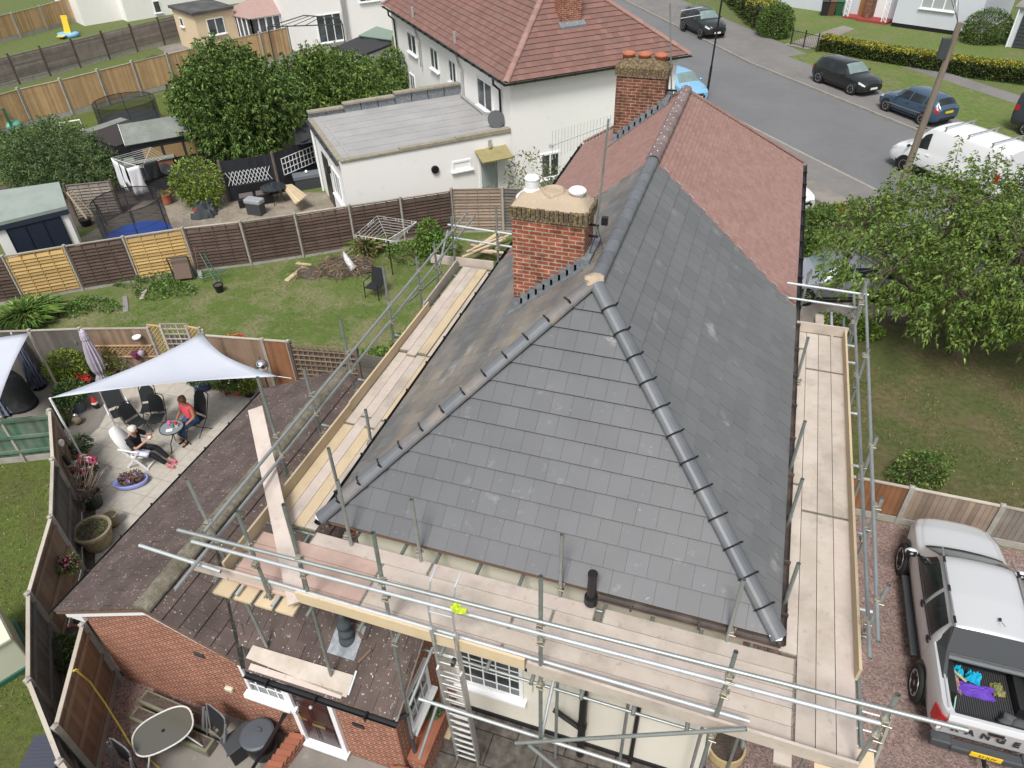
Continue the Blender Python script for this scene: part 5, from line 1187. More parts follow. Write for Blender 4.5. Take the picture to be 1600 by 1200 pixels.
for k in range(9): mb.obox(g0_-sn*.09+sd_*.35+Z*(.05+k*.23), sd_*2.6, sn*.03, Z*.19)
mb.build('garage_door', M['dkgrey'], gg)
mb = MB(); mb.pipe([g0_+Z*2.4-sn*.1, g0_-sn*.1], .05, 6); mb.build('down_pipe', M['upvc'], gg)
mb = MB(); mb.slab([g0_-sn*.2-sd_*.3+Z*2.5, g0_-sn*.2+sd_*4.2+Z*2.5, g0_+sn*6+sd_*4.2+Z*3.4, g0_+sn*6-sd_*.3+Z*3.4], (0,-.2,1), .1); mb.build('roof', mat('grey_tile', (.2,.19,.18), .9, [('noise', 2, .4, .7, (.28,.26,.24), .8)]), gg)

# ------------------------------------------------------------ sheds
def gable_shed(name, label, p, e, Lx_, Ly_, zw, zr, mw, mr, over=.15, trim=None, cat='shed', ridge_along='x'):
    """p corner, e unit direction of the ridge side; y dir = rotated 90 ccw"""
    e = V(e).normalized(); f = V((-e.y, e.x, 0)); t = thing(name, label, cat, p); P_ = lambda a, b, z: V(p) + e*a + f*b + Z*z
    mb = MB(); mb.obox(P_(0,0,0), e*Lx_, f*Ly_, Z*zw)
    mb.add([P_(0,0,zw), P_(0,Ly_,zw), P_(0,Ly_/2,zr)], [(0,2,1)]); mb.add([P_(Lx_,0,zw), P_(Lx_,Ly_,zw), P_(Lx_,Ly_/2,zr)], [(0,1,2)]); mb.build('wall', mw, t)
    mb = MB(); s = (zr-zw)/(Ly_/2); o = over
    mb.slab([P_(-o,-o,zw-o*s+.02), P_(Lx_+o,-o,zw-o*s+.02), P_(Lx_+o,Ly_/2,zr+.02), P_(-o,Ly_/2,zr+.02)], -f*s+Z, .04)
    mb.slab([P_(-o,Ly_+o,zw-o*s+.02), P_(Lx_+o,Ly_+o,zw-o*s+.02), P_(Lx_+o,Ly_/2+.002,zr+.02), P_(-o,Ly_/2+.002,zr+.02)], f*s+Z, .04)
    mb.build('roof', mr, t); return t, P_
feltg = mat('green_grey_felt', (.17,.19,.17), .95, [('noise', 1.5, .4, .7, (.24,.26,.235), .8), ('noise', 8, .55, .7, (.1,.12,.1), .5)])
shw = mat('charcoal_shed_boards', (.028,.028,.032), .8, [('wavez', 2.6, .3, .7, (.045,.045,.05), .8)])
bR0, bR1 = G(200,222,2.0), G(285,207,2.0); e_ = (bR1-bR0); e_.z = 0; Ls_ = 4.0; e_.normalize()
t, P_ = gable_shed('shed', 'charcoal shed with a grey green felt roof and three plywood covered windows', Z_(bR0,0), e_, Ls_, 2.4, 1.95, 2.45, shw, feltg)
ply = mat('plywood', (.3,.2,.09), .8, [('noise', 3, .4, .7, (.24,.16,.07), .7)])
for k in range(3):
    mb = MB(); mb.obox(P_(.45+k*.95,-.03,.95), e_*.82, V((-e_.y,e_.x,0))*.02, Z*.62); mb.build('window_board', ply, t)
mb = MB(); mb.bar(P_(-.17,-.15,1.9), P_(-.17,1.2,2.46), .02, .1); mb.build('barge_board', M['upvc'], t)
# low dark lean-to left of it
p = G(140,212,2.0); p2_ = G(186,196,2.0); e2 = (p2_-p); e2.z = 0; e2.normalize()
f2_ = V((-e2.y, e2.x, 0)); pr_ = Z_(p, 0) 
t = thing('lean_to', 'black lean-to shelter with a pale green edge beside the charcoal shed', 'shelter', pr_)
mb = MB(); mb.obox(pr_+f2_*-1.7, e2*2.3, f2_*.05, Z*1.7); mb.obox(pr_+f2_*-1.7, e2*.05, f2_*1.9, Z*1.8); mb.obox(pr_+f2_*.2, e2*2.3, f2_*.05, Z*1.9); mb.build('wall', shw, t)
mb = MB(); mb.slab([pr_-f2_*1.7+Z*1.75, pr_-f2_*1.7+e2*2.3+Z*1.75, pr_+f2_*.3+e2*2.3+Z*2.0, pr_+f2_*.3+Z*2.0], Z, .04); mb.build('roof', mat('brown_black_sheet', (.04,.033,.03), .7), t)
mb = MB(); mb.slab([pr_+f2_*.3+Z*2.03, pr_+f2_*.3+e2*2.3+Z*2.03, pr_+f2_*.85+e2*2.3+Z*2.05, pr_+f2_*.85+Z*2.05], Z, .04); mb.build('roof_edge', feltg, t)
# pale shed bottom left with navy door
c_a, c_b, c_c, c_d = G(-20,352,2.3), G(104,322,2.3), G(92,284,2.5), G(-20,300,2.5)
t = thing('garden_room', 'shed with a pale green roof and navy blue sliding doors at the left edge', 'shed', Z_(c_a,0))
mb = MB(); mb.slab([c_a, c_b, c_c, c_d], Z, .12); mb.build('roof', mat('pale_green_roof', (.27,.31,.28), .8, [('noise', 1.5, .4, .7, (.2,.25,.23), .7)]), t)
mb = MB(); mb.slab([c_a-Z*.13, c_b-Z*.13, c_b-Z*.13-(c_b-c_c)*.02, c_a-Z*.13-(c_b-c_c)*.02], Z, .18); mb.build('fascia', mat('navy_fascia', (.025,.035,.055), .5), t)
i_ = lambda p, q: Z_(p.lerp(q, .05), 0)
cen = Z_((c_a+c_b+c_c+c_d)/4, 0); cr = [Z_(p,0).lerp(cen, .07) for p in (c_a, c_b, c_c, c_d)]
mb = MB(); mb.prism([tuple(q)[:2] for q in cr], 0, 2.15); mb.build('wall', M['white'], t)
dd_ = (cr[1]-cr[0]).normalized(); nn2 = V((dd_.y,-dd_.x,0))
def dN(px, py): return PP(px, py, cr[0]+nn2*.05, nn2)
u0 = (dN(5,350)-cr[0]).dot(dd_); u1 = (dN(92,335)-cr[0]).dot(dd_); mb = MB(); k = 3
mb.obox(cr[0]+dd_*u0+nn2*.02, dd_*(u1-u0), nn2*.03, Z*2.0); mb.build('door', mat('navy_door', (.018,.026,.045), .45), t)
for k in range(4):
    mb = MB(); mb.obox(cr[0]+dd_*(u0+(u1-u0)*k/3-.02)+nn2*.05, dd_*.04, nn2*.02, Z*2.0); mb.build('door_stile', mat('navy_stile', (.01,.015,.03), .4) if k == 0 else bpy.data.materials['navy_stile'], t)
# little black arched pieces: playhouse roof
pA = G(272,250,1.5); e3 = V((.8,.5,0))
t, P_ = gable_shed('playhouse', 'small black playhouse with a pitched roof behind the yellow green shrub', Z_(G(275,262,1.2),0), (-.45,.9,0), .7, 1.5, .75, 1.15, shw, shw, cat='playhouse')
# black fabric gazebo by the wing
gz = [G(457,198,1.95), G(484,192,1.95), G(490,222,1.95), G(462,226,1.95)]
t = thing('black_canopy', 'small slack black fabric canopy on posts beside the white wing', 'canopy', Z_(gz[3],0)); mb = MB(); n = 6
vs = []
for j in range(n+1):
    for i in range(n+1):
        u, v = i/n, j/n; p = gz[0].lerp(gz[1], u).lerp(gz[3].lerp(gz[2], u), v); p.z -= .25*sin(pi*u)*sin(pi*v) + RN.uniform(0,.04); vs.append(p)
mb.add(vs, [(j*(n+1)+i, (j+1)*(n+1)+i, (j+1)*(n+1)+i+1, j*(n+1)+i+1) for j in range(n) for i in range(n)]); mb.build('fabric', mat('black_fabric', (.035,.037,.04), .7), t, smooth=True)
for p in gz: mb = MB(); mb.tube(p, Z_(p,0), .025, 6); mb.build('post', M['blackpl'], t)
# plastic storage boxes at the left edge of the olive lawn
sb = thing('storage_box', 'cream and green plastic storage box leaning roof boards by the left fence', 'storage box', G(20,1080,0))
sb['label'] = 'cream plastic storage box with a green rim against the left fence'
crm = mat('cream_plastic', (.62,.63,.5), .5); grn = mat('green_plastic', (.03,.11,.075), .5)
q = [G(-40,1042,1.0), G(35,1026,1.0), G(45,972,1.3), G(15,978,1.3)]
c_ = [G(-50,1095,0), G(22,1085,0)]; dd_ = V((.3,.95,0)).normalized(); o_ = Z_(G(-30,1050,1.0),0)
A0 = Z_(G(21,1085,0.05),0); ex = (Z_(G(45,1025,1.05),0)-A0); 
o_ = V((-12.9,2.95,0)); L1 = V((.75,1.5,0)); W1 = V((-1.4,.7,0)).normalized()*1.3
mb = MB(); mb.obox(o_, L1, W1, Z*1.0); mb.build('body', crm, sb, bevel=.03)
mb = MB(); mb.obox(o_-L1*.05-W1*.04, L1*1.1, W1*1.08, Z*.12); mb.build('base', grn, sb)
for k in range(2):
    mb = MB(); a = o_ + L1*(.0+.5*k) - W1*.04 + Z*1.0; mb.obox(a, L1*.48, W1*1.08, Z*.05)
    for j in range(1,3): mb.obox(a+W1*(.36*j)+Z*.05, L1*.48, W1*.012, Z*.01)
    mb.build('lid', crm, sb)
bx = thing('ribbed_box', 'charcoal storage box with a ribbed lid at the bottom left', 'storage box', G(75,1170,0))
o_ = Z_(G(55,1150,.6),0); e = V((.35,-.93,0)).normalized(); f = V((.93,.35,0)); mb = MB(); mb.obox(o_, e*1.3, f*.6, Z*.55); mb.build('body', M['dkgrey'], bx, bevel=.02)
mb = MB(); mb.obox(o_-e*.02-f*.02+Z*.55, e*1.34, f*.64, Z*.05)
for k in range(20): mb.obox(o_+e*(.03+k*.065)+Z*.6, e*.03, f*.6, Z*.012)
mb.build('lid', mat('blue_grey_plastic', (.06,.065,.09), .5), bx)
# ------------------------------------------------------------ vehicles
def paint(name, col, rough=.25, metal=.0): return mat(name, col, rough, coat=.6, metal=metal, spec=.5)
VG = mat('car_glass', (.015,.02,.022), .05, [('noise', 1.2, .45, .6, (.035,.045,.045), .8)], spec=.45)
VGP = mat('pale_car_glass', (.16,.22,.21), .06, [('noise', 1.2, .45, .6, (.24,.3,.29), .8)], spec=.9)
TY = mat('tyre', (.02,.02,.02), .85); RIM = mat('alloy_rim', (.5,.5,.52), .3, metal=.8); TRIM = M['blackpl']
HL = mat('headlamp', (.6,.65,.68), .1, spec=.9); TL = mat('tail_lamp', (.35,.01,.01), .2, spec=.8); PY_ = mat('yellow_plate', (.75,.5,.02), .5); PW = mat('white_plate', (.75,.76,.74), .5)
CHR = mat('chrome', (.7,.7,.7), .15, metal=1)
def txt(s, size, m, parent, loc, rot, ext=.004, name='lettering', sx=1, bold=0):
    cu = bpy.data.curves.new(name, 'FONT'); cu.body = s; cu.size = size; cu.extrude = ext; cu.align_x = 'CENTER'; cu.align_y = 'CENTER'; cu.offset = bold; cu.space_character = sx
    ob = bpy.data.objects.new('tmp_text', cu); COLL.objects.link(ob); dg = bpy.context.evaluated_depsgraph_get()
    me = bpy.data.meshes.new_from_object(ob.evaluated_get(dg)); me.name = name; COLL.objects.unlink(ob); bpy.data.objects.remove(ob)
    me.materials.clear(); me.materials.append(m); o = bpy.data.objects.new(name, me); COLL.objects.link(o); o.parent = parent; o.location = loc; o.rotation_euler = rot; return o
class Loft:
    def __init__(s, prof, crown=.04):
        s.xs = [p[0] for p in prof]; s.p = np.array([p[1:] for p in prof], dtype=float); s.crown = crown
        xx = np.linspace(s.xs[0], s.xs[-1], 161); v = np.stack([np.interp(xx, s.xs, s.p[:, j]) for j in range(s.p.shape[1])], 1)
        k = np.array([1,2,3,2,1.]); k /= k.sum(); pad = np.pad(v, ((2,2),(0,0)), 'edge'); v = sum(pad[i:i+161]*k[i] for i in range(5)); s.xx = xx; s.v = v
    def at(s, x):   # zlow,wlow,zbelt,wbelt,ztop,wtop
        return [np.interp(x, s.xx, s.v[:, j]) for j in range(6)]
    def S(s, x, t, side=1):
        zl, wl_, zb, wb, zt, wt = s.at(x)
        if t < .5:
            u = t/.5; z = zl + (zb-zl)*u; y = wl_*(1-u)+wb*u + .045*sin(pi*u) + (-.05*(1-u)**6)
        elif t < .8:
            u = (t-.5)/.3; zc = zt - min(.07, (zt-zb)*.45); z = zb + (zc-zb)*u; y = wb + (wt-wb)*u**1.15 + .015*sin(pi*u)
        else:
            u = (t-.8)/.2; zc = zt - min(.07, (zt-zb)*.45); y = wt*cos(u*pi/2)**.75 if u < 1 else 0; z = zc + (zt-zc)*sin(u*pi/2)**.8 + s.crown*(1-(y/max(wt,.01))**2)
        return V((x, y*side, z))
    def mesh(s, nx=44, ts=None):
        ts = ts or [0, .04, .12, .25, .38, .46, .5, .54, .62, .7, .77, .8, .83, .87, .92, .96, 1]
        mb = MB(); X0, X1 = s.xs[0], s.xs[-1]; xs = [X0+(X1-X0)*(.5-.5*cos(pi*(i/nx)))*.35+(X1-X0)*(i/nx)*.65 for i in range(nx+1)]
        vs = []; K = len(ts)*2-1
        for x in xs:
            row = [s.S(x, t, 1) for t in ts] + [s.S(x, t, -1) for t in ts[-2::-1]]; vs += row
        fs = [(i*K+j, (i+1)*K+j, (i+1)*K+j+1, i*K+j+1) for i in range(nx) for j in range(K-1)]
        fs += [tuple(range(K)), tuple(range(nx*K+K-1, nx*K-1, -1))] + [(i*K, i*K+K-1, (i+1)*K+K-1, (i+1)*K) for i in range(nx)]
        mb.add(vs, fs); return mb
    def patch(s, pts, side=1, off=.006, n=7, both=False):
        """pts 4 corners in (x,t): bilinear patch laid on the surface; both = across the centre line (t given for left, mirrored)"""
        mb = MB(); vs = []
        (a, b, c, d) = pts; m = n*2 if both else n
        for j in range(n+1):
            for i in range(m+1):
                v = j/n
                if both:
                    u = abs(2*i/m-1); x = (a[0]*(1-v)+d[0]*v)*u + (b[0]*(1-v)+c[0]*v)*(1-u); t = (a[1]*(1-v)+d[1]*v)*u + (b[1]*(1-v)+c[1]*v)*(1-u); sd_ = 1 if i < m/2 else -1
                else:
                    u = i/m; x = (a[0]*(1-u)+b[0]*u)*(1-v)+(d[0]*(1-u)+c[0]*u)*v; t = (a[1]*(1-u)+b[1]*u)*(1-v)+(d[1]*(1-u)+c[1]*u)*v; sd_ = side
                p = s.S(x, t, sd_); e = .01
                n_ = (s.S(x+e, t, sd_)-s.S(x-e, t, sd_)).cross(s.S(x, min(t+e,1), sd_)-s.S(x, max(t-e,0), sd_))
                if n_.length > 1e-9: n_.normalize()
                if n_.y*sd_ < -.001 or (abs(n_.y) < .3 and n_.z < 0): n_ = -n_
                vs.append(p + n_*off)
        W = m+1; mb.add(vs, [(j*W+i, j*W+i+1, (j+1)*W+i+1, (j+1)*W+i) for j in range(n) for i in range(m)]); return mb
def wheel(parent, x, y, r, side, w=.21, spokes=5, dark=False):
    mb = MB(); Mx = Matrix.Rotation(radians(90)*-side, 3, 'X')
    mb.lathe([(r*.62,-w/2), (r*.95,-w/2), (r,-w/2+.03), (r,w/2-.03), (r*.94,w/2), (r*.66,w/2)], (x, y, r), 26, M=Mx); t = mb.build('wheel', TY, parent, smooth=True)
    mb = MB(); mb.lathe([(r*.66,w/2-.005), (r*.62,w/2-.07), (0,w/2-.08)], (x, y, r), 24, mi=1, M=Mx); mb.lathe([(r*.69,w/2-.012), (r*.68,w/2+.005), (r*.62,w/2+.003), (r*.61,w/2-.03)], (x, y, r), 24, mi=0, M=Mx)
    c = V((x, y+side*(w/2-.02), r))
    for k in range(spokes):
        an = 2*pi*k/spokes+.3; mb.bar(c, c+V((cos(an)*r*.64, side*.01, sin(an)*r*.64)), .06 if spokes < 8 else .035, .025, up=(0,1,0), mi=0)
    mb.tube(c-V((0,side*.01,0)), c+V((0,side*.02,0)), r*.16, 10, mi=0)
    mb.build('rim', [RIM, TY], t)
    return t
def vehicle(name, label, cat, loc, heading, prof, pm, wb, track, r, panels, L, rear=True, crown=.04, scale=1., plate=None, group=None, archm=None, spokes=5, glass=None, mirrors=True, lamps=None, handles=(), strip=None, ht=.28):
    t = thing(name, label, cat, (loc[0], loc[1], loc[2] if len(loc) > 2 else 0), math.atan2(heading[1], heading[0]), group, local=True); t.scale = (scale,)*3
    lo = Loft(prof, crown); lo.mesh().build('body', pm, t, auto=40)
    for side in (1, -1):
        for (a, b, ta, tb, a2, b2) in panels['side']:
            lo.patch([(a, ta), (b, ta), (b2, tb), (a2, tb)], side).build('side_window', glass or VG, t, smooth=True)
    for k, (a, ta, b, tb, xb, xc) in (('windscreen', panels.get('ws')), ('rear_window', panels.get('rw'))) if False else []: pass
    if 'ws' in panels:
        x0, x1 = panels['ws']; lo.patch([(x0-.04,.83), (x0+.03,1), (x1+.02,1), (x1-.03,.83)], both=True, off=.008, n=6).build('windscreen', glass or VGP, t, smooth=True)
    if 'rw' in panels:
        x0, x1 = panels['rw']; lo.patch([(x0+.02,.83), (x0,1), (x1-.02,1), (x1,.83)], both=True, off=.008, n=6).build('rear_window', glass or VG, t, smooth=True)
    for sx in (1, -1):
        for side in (1, -1):
            x = sx*wb/2; zz = lo.S(x, .25, side); yw = abs(zz.y)
            mb = MB(); Mx = Matrix.Rotation(radians(90)*-side, 3, 'X'); mb.lathe([(r*1.17, .0), (r*1.15, .012), (0, .012)], (x, side*(yw-.0), r*1.04), 26, M=Mx)
            if archm: mb.lathe([(r*1.28, 0), (r*1.27, .02), (r*1.1, .022)], (x, side*yw, r*1.04), 26, M=Mx)
            mb.build('wheel_arch', archm or TRIM, t)
            wheel(t, x, side*(yw-.085), r, side, spokes=spokes)
    xf, xr = prof[-1][0], prof[0][0]
    (fz, fw), (rz_, rw) = lamps or ((.68,.62), (.85,.66))
    for side in (1, -1):
        lo.patch([(xf-.42,.42), (xf-.06,.40), (xf-.05,.5), (xf-.42,.54)], side, off=.012).build('headlight', HL, t, smooth=True)
        lo.patch([(xr+.03,.36), (xr+.28,.42), (xr+.24,.54), (xr+.04,.54)], side, off=.012).build('tail_light', TL, t, smooth=True)
        if mirrors:
            xm_ = panels['mirror']; p = lo.S(xm_, .54, side); mb = MB(); mb.sphere(p+V((0,side*.13,.05)), .1, 8, 6, sc=(.6,1,.7)); mb.build('wing_mirror', pm if mirrors is True else TRIM, t, smooth=True)
        for hx in handles:
            p = lo.S(hx, .43, side); mb = MB(); mb.box(p+V((0,side*.02,0)), (.17,.03,.03)); mb.build('door_handle', pm, t)
        if strip:
            lo.patch([(strip[0],.22), (strip[1],.22), (strip[1],.25), (strip[0],.25)], side, off=.012).build('side_trim', strip[2], t)
        lo.patch([(-wb/2+r*1.25,.03), (wb/2-r*1.25,.03), (wb/2-r*1.25,.1), (-wb/2+r*1.25,.1)], side, off=.004).build('sill', TRIM, t)
    # bumpers, grille, plates
    e = lo.at(xf); mb = MB(); mb.box((xf-.02, 0, e[0]+.16), (.1, e[1]*1.5, .14)); mb.box((xf-.005, 0, (e[0]+e[2])/2+.12), (.06, e[1]*1.1, .1)); mb.build('grille', TRIM, t, bevel=.02)
    mb = MB(); mb.box((xf+.035, 0, .45), (.02,.5,.11)); mb.build('number_plate', PW, t)
    mb = MB(); mb.box((xr-.03, 0, .78 if rear else .5), (.02,.5,.11)); mb.build('number_plate', PY_, t)
    mb = MB(); mb.box((xr+.02, 0, .42), (.1, lo.at(xr)[1]*1.6, .12)); mb.build('rear_bumper', TRIM, t, bevel=.02)
    return t, lo
def hatch(L=4.3, W=1.8, H=1.47, hood=.95, wsx=.95, roofx=.25, suv=False):
    w = W/2; f = L/2
    # x, zlow, wlow, zbelt, wbelt, ztop, wtop
    return [(-f, .42, w*.72, .82, w*.74, .9, w*.66), (-f+.08, .3, w*.86, .9, w*.84, 1.02, w*.68), (-f+.35, .25, w*.95, .97, w*.93, H-.12, w*.62), (-f+.7, .22, w*.97, .97, w*.97, H-.04, w*.66),
            (-.3, .2, w*.97, .94, w*.99, H, w*.68), (roofx, .2, w*.97, .92, w*.99, H-.01, w*.67), (roofx+.2, .2, w*.97, .91, w*.99, H-.07, w*.68), (wsx, .2, w*.97, hood-.06, w*.97, hood+.03, w*.82), (wsx+.1, .2, w*.97, hood-.07, w*.96, hood+.0, w*.84),
            (f-.55, .22, w*.94, hood-.14, w*.92, hood-.06, w*.76), (f-.15, .24, w*.82, hood-.24, w*.8, hood-.17, w*.62), (f, .3, w*.66, hood-.34, w*.62, hood-.3, w*.5)]
def pan(L, wsx, roofx, H): 
    f = L/2
    return {'side': [(-.12, wsx-.28, .52, .77, -.12, roofx+.08), (-1.0, -.2, .52, .77, -.98, -.2), (-f+.62, -1.08, .54, .76, -f+.72, -1.06)], 'ws': (roofx+.12, wsx-.04), 'rw': (-f+.14, -f+.4), 'mirror': wsx-.35}
def carpos(rear_px, front_px, wbl, half, lat, z=.116):
    a, b = G(*rear_px, z), G(*front_px, z); h = (b-a); h.z = 0; h.normalize(); left = V((-h.y, h.x, 0)); mid = (a+b)/2
    side = 1 if (V((0,0,0))-mid).dot(left) > 0 else -1     # which side faces the camera
    c = mid - left*side*half; return Z_(c, z), h
# black hatchback on the far pavement
c, h = carpos((1275,128), (1331,149), 2.65, .82, 0)
vehicle('parked_car', 'black hatchback on the far pavement, nose to nose with the dark blue one', 'car', c, h, hatch(), paint('black_paint', (.012,.014,.013)), 2.65, 1.5, .33, pan(4.3, .95, .25, 1.47), 4.3, handles=(-.1,-1.0))
c, h = carpos((1441,196), (1380,172), 2.45, .78, 0)
vehicle('parked_car', 'dark blue older hatchback parked beside the verge, behind the wooden pole', 'car', c, h, hatch(4.05, 1.7, 1.45, .95), paint('dark_blue_paint', (.04,.075,.12)), 2.5, 1.45, .31, pan(4.05, .95, .25, 1.45), 4.05, handles=(-.1,-1.0), strip=(-1.3,1.2,CHR), spokes=8)
c, h = carpos((1064,45), (1098,61), 2.65, .85, 0)
t, lo = vehicle('parked_car', 'black tall SUV with roof rails parked on the far pavement by the big hedge', 'car', c, h, [(p[0], p[1]+.08, p[2], p[3]+.12, p[4], p[5]+.14, p[6]) for p in hatch(4.4, 1.84, 1.47)], paint('black_grey_paint', (.018,.022,.022)), 2.65, 1.55, .36, pan(4.4, .95, .25, 1.6), 4.4, handles=(-.1,-1.0))
for s_ in (1, -1): mb = MB(); mb.pipe([(.3,s_*.6,1.6), (.2,s_*.62,1.66), (-1.4,s_*.6,1.64), (-1.5,s_*.58,1.58)], .02, 6); mb.build('roof_rail', RIM, t)
# light blue car hidden behind the far chimney
c = G(1082,142,0); h = V((.66,-.75,0))
vehicle('parked_car', 'bright blue small car seen between the far chimney and the lamp post', 'car', (-4.95,45.1,.012), (.64,-.77), hatch(4.0, 1.7, 1.45), paint('bright_blue_paint', (.2,.42,.62)), 2.45, 1.45, .31, pan(4.0, .95, .25, 1.45), 4.0)
# silver car under the tree in the front garden
vehicle('parked_car', 'silver saloon on the front drive, half hidden under the cherry tree', 'car', (3.45,24.25,.01), (-.93,-.28), hatch(4.5, 1.8, 1.43, .95), paint('silver_paint', (.33,.35,.4), .3, .3), 2.7, 1.5, .32, pan(4.5, .95, .25, 1.43), 4.5)
# white car whose nose shows past the red roof
vehicle('parked_car', 'white car whose rounded front corner just shows beside the red tiled roof', 'car', (.62,31.3,.1), (.76,-.65), hatch(4.3, 1.8, 1.5), paint('white_paint', (.75,.76,.77)), 2.6, 1.5, .32, pan(4.3, .95, .25, 1.5), 4.3)
# panel vans
def van(L=5.5, W=2.0, H=2.3):
    w = W/2; f = L/2
    return [(-f, .45, w*.93, 1.25, w*.95, H-.08, w*.86), (-f+.06, .36, w*.98, 1.25, w, H-.02, w*.87), (0, .34, w, 1.25, w, H, w*.88), (f-2.0, .34, w, 1.22, w, H-.02, w*.86), (f-1.75, .34, w, 1.2, w*.99, H-.12, w*.82), (f-.85, .34, w, 1.14, w*.97, 1.28, w*.82),
            (f-.75, .34, w, 1.1, w*.96, 1.2, w*.82), (f-.2, .34, w*.92, .92, w*.86, 1.02, w*.7), (f-.02, .4, w*.78, .72, w*.72, .8, w*.6), (f, .42, w*.74, .68, w*.7, .74, w*.56)]
def vanpan(L): f = L/2; return {'side': [(f-2.0, f-1.02, .53, .74, f-1.95, f-1.62)], 'ws': (f-1.66, f-.9), 'mirror': f-1.1}
wp_ = paint('white_van_paint', (.78,.79,.8))
front = G(1410,268,.012); h = V((-.70,.71,0)); h.normalize(); left = V((-h.y,h.x,0))
L_ = 5.3; c = front - h*(L_/2-.95) - left*.95
c = front - h*1.65 - left*(-1)*.0
side = 1 if (-front).dot(left) > 0 else -1
c = front - h*1.65 - left*side*.95
t, lo = vehicle('parked_van', 'white panel van with three roof bars parked on the road behind the leaning pole', 'van', c, h, van(), wp_, 3.3, 1.75, .34, vanpan(5.5), 5.5, rear=False, mirrors=2, archm=TRIM, handles=(.65,), spokes=8, lamps=None)
for x in (-1.9, -.8, .3):
    mb = MB(); mb.tube((x,-.95,2.42), (x,.95,2.42), .03, 8); 
    for s_ in (1, -1): mb.box((x, s_*.86, 2.34), (.06,.06,.14))
    mb.build('roof_bar', RIM, t)
for s_ in (1, -1):
    for a, b in ((-2.3,-.9), (-.8,.5)): lo.patch([(a,.52), (b,.52), (b,.72), (a,.72)], s_, off=-.004).build('side_panel', wp_, t, smooth=True)
    lo.patch([(-2.6,.0), (2.2,.0), (2.2,.1), (-2.6,.1)], s_, off=.015).build('lower_trim', TRIM, t)
mb = MB(); mb.box((1.85,.35,1.22), (.05,.6,.03)); mb.build('wiper_cowl', TRIM, t)
t, lo = vehicle('parked_van', 'white vehicle mostly hidden behind the cherry tree, its roof showing through the leaves', 'van', (9.4,28.6,.1), (-.68,.73), van(4.9,1.9,2.0), wp_, 3.0, 1.7, .33, vanpan(4.9), 4.9, rear=False, mirrors=2, archm=TRIM)
dv = G(1590,206,.116); t, lo = vehicle('parked_van', 'dark grey van at the right edge with a yellow plate and red tail light', 'van', (dv.x+2.0, dv.y-1.0,.116), (.72,-.69), van(4.9,1.9,1.95), paint('dark_grey_paint', (.03,.04,.05)), 3.0, 1.7, .33, vanpan(4.9), 4.9, mirrors=2)
t.location = (dv.x+1.9, dv.y-.9, .116)
# ------------------------------------------------------------ pickup
pk = thing('pickup_truck', 'silver double cab pickup with an open load bed, parked on the gravel', 'pickup', (5.6, 10.72, .008), radians(90.5), local=True); pk.scale = (.94,)*3
sp = paint('silver_pickup_paint', (.58,.59,.6), .28, .25)
w = .93
cab = Loft([(-1.16, .5, w*.97, 1.15, w*.97, 1.62, w*.74), (-1.1, .48, w, 1.15, w*.98, 1.77, w*.76), (-.3, .46, w, 1.14, w*.99, 1.83, w*.77), (.5, .46, w, 1.13, w*.99, 1.82, w*.75), (.7, .46, w, 1.13, w*.99, 1.76, w*.75), (1.38, .46, w, 1.12, w*.97, 1.24, w*.86), (1.5, .46, w, 1.1, w*.97, 1.2, w*.86), (2.05, .5, w*.98, 1.04, w*.93, 1.15, w*.8), (2.45, .5, w*.86, .96, w*.8, 1.06, w*.66), (2.6, .55, w*.7, .85, w*.64, .92, w*.5), (2.63, .56, w*.66, .82, w*.6, .88, w*.46)], .03)
cab.mesh(60).build('cab', sp, pk, auto=40)
for s_ in (1, -1):
    for q in ((-.15, 1.18, -.15, .74), (-1.02, -.25, -.98, -.25)): cab.patch([(q[0],.53), (q[1],.53), (q[3],.78), (q[2],.78)], s_, off=.012).build('side_window', VG, pk, smooth=True)
    cab.patch([(-1.1,.5), (1.3,.5), (1.3,.525), (-1.1,.525)], s_, off=.02).build('window_trim', TRIM, pk)
    for hx in (-.12, -1.0): p = cab.S(hx, .44, s_); mb = MB(); mb.sphere(p, .07, 10, 6, sc=(1.5,.5,.8)); mb.build('door_handle', TRIM, pk, smooth=True)
    mb = MB(); mb.sphere((1.12, s_*1.08, 1.22), .13, 10, 8, sc=(.55,1.1,.8)); mr = mb.build('wing_mirror', sp, pk, smooth=True); mb = MB(); mb.bar((1.15, s_*.9, 1.15), (1.12, s_*1.05, 1.18), .06, .05); mb.box((1.07, s_*1.09, 1.21), (.03,.2,.15)); mb.build('mirror_housing', TRIM, mr)
    cab.patch([(2.0,.44), (2.4,.42), (2.4,.52), (2.05,.55)], s_, off=.012).build('headlight', HL, pk, smooth=True)
    mb = MB(); mb.pipe([(.9, s_*.66, 1.79), (.55, s_*.69, 1.845), (-.9, s_*.69, 1.85), (-1.1, s_*.68, 1.8)], .022, 8); mb.build('roof_rail', RIM, pk)
    for x in (.5, -.25, -1.0): mb = MB(); mb.box((x, s_*.69, 1.855), (.16,.05,.035)); mb.build('rail_foot', TRIM, pk, bevel=.01)
    mb = MB(); mb.box((.05, s_*.98, .42), (2.1,.16,.06)); mb.build('side_step', M['dkgrey'], pk, bevel=.02)
cab.patch([(.72,.84), (.74,1), (1.3,1), (1.24,.84)], both=True, off=.01, n=8).build('windscreen', VG, pk, smooth=True)
cab.patch([(1.27,.84), (1.33,1), (1.45,1), (1.39,.84)], both=True, off=.012, n=4).build('wiper_cowl', TRIM, pk, smooth=True)
mb = MB(); mb.box((.83,-.35,1.73), (.1,.2,.012)); 
mb = MB(); mb.box((-.78, -.12, 1.88), (.05,.04,.05)); mb.tube((-.78,-.12,1.88), (-1.0,-.14,1.97), .006, 5); mb.build('aerial_base', TRIM, pk)
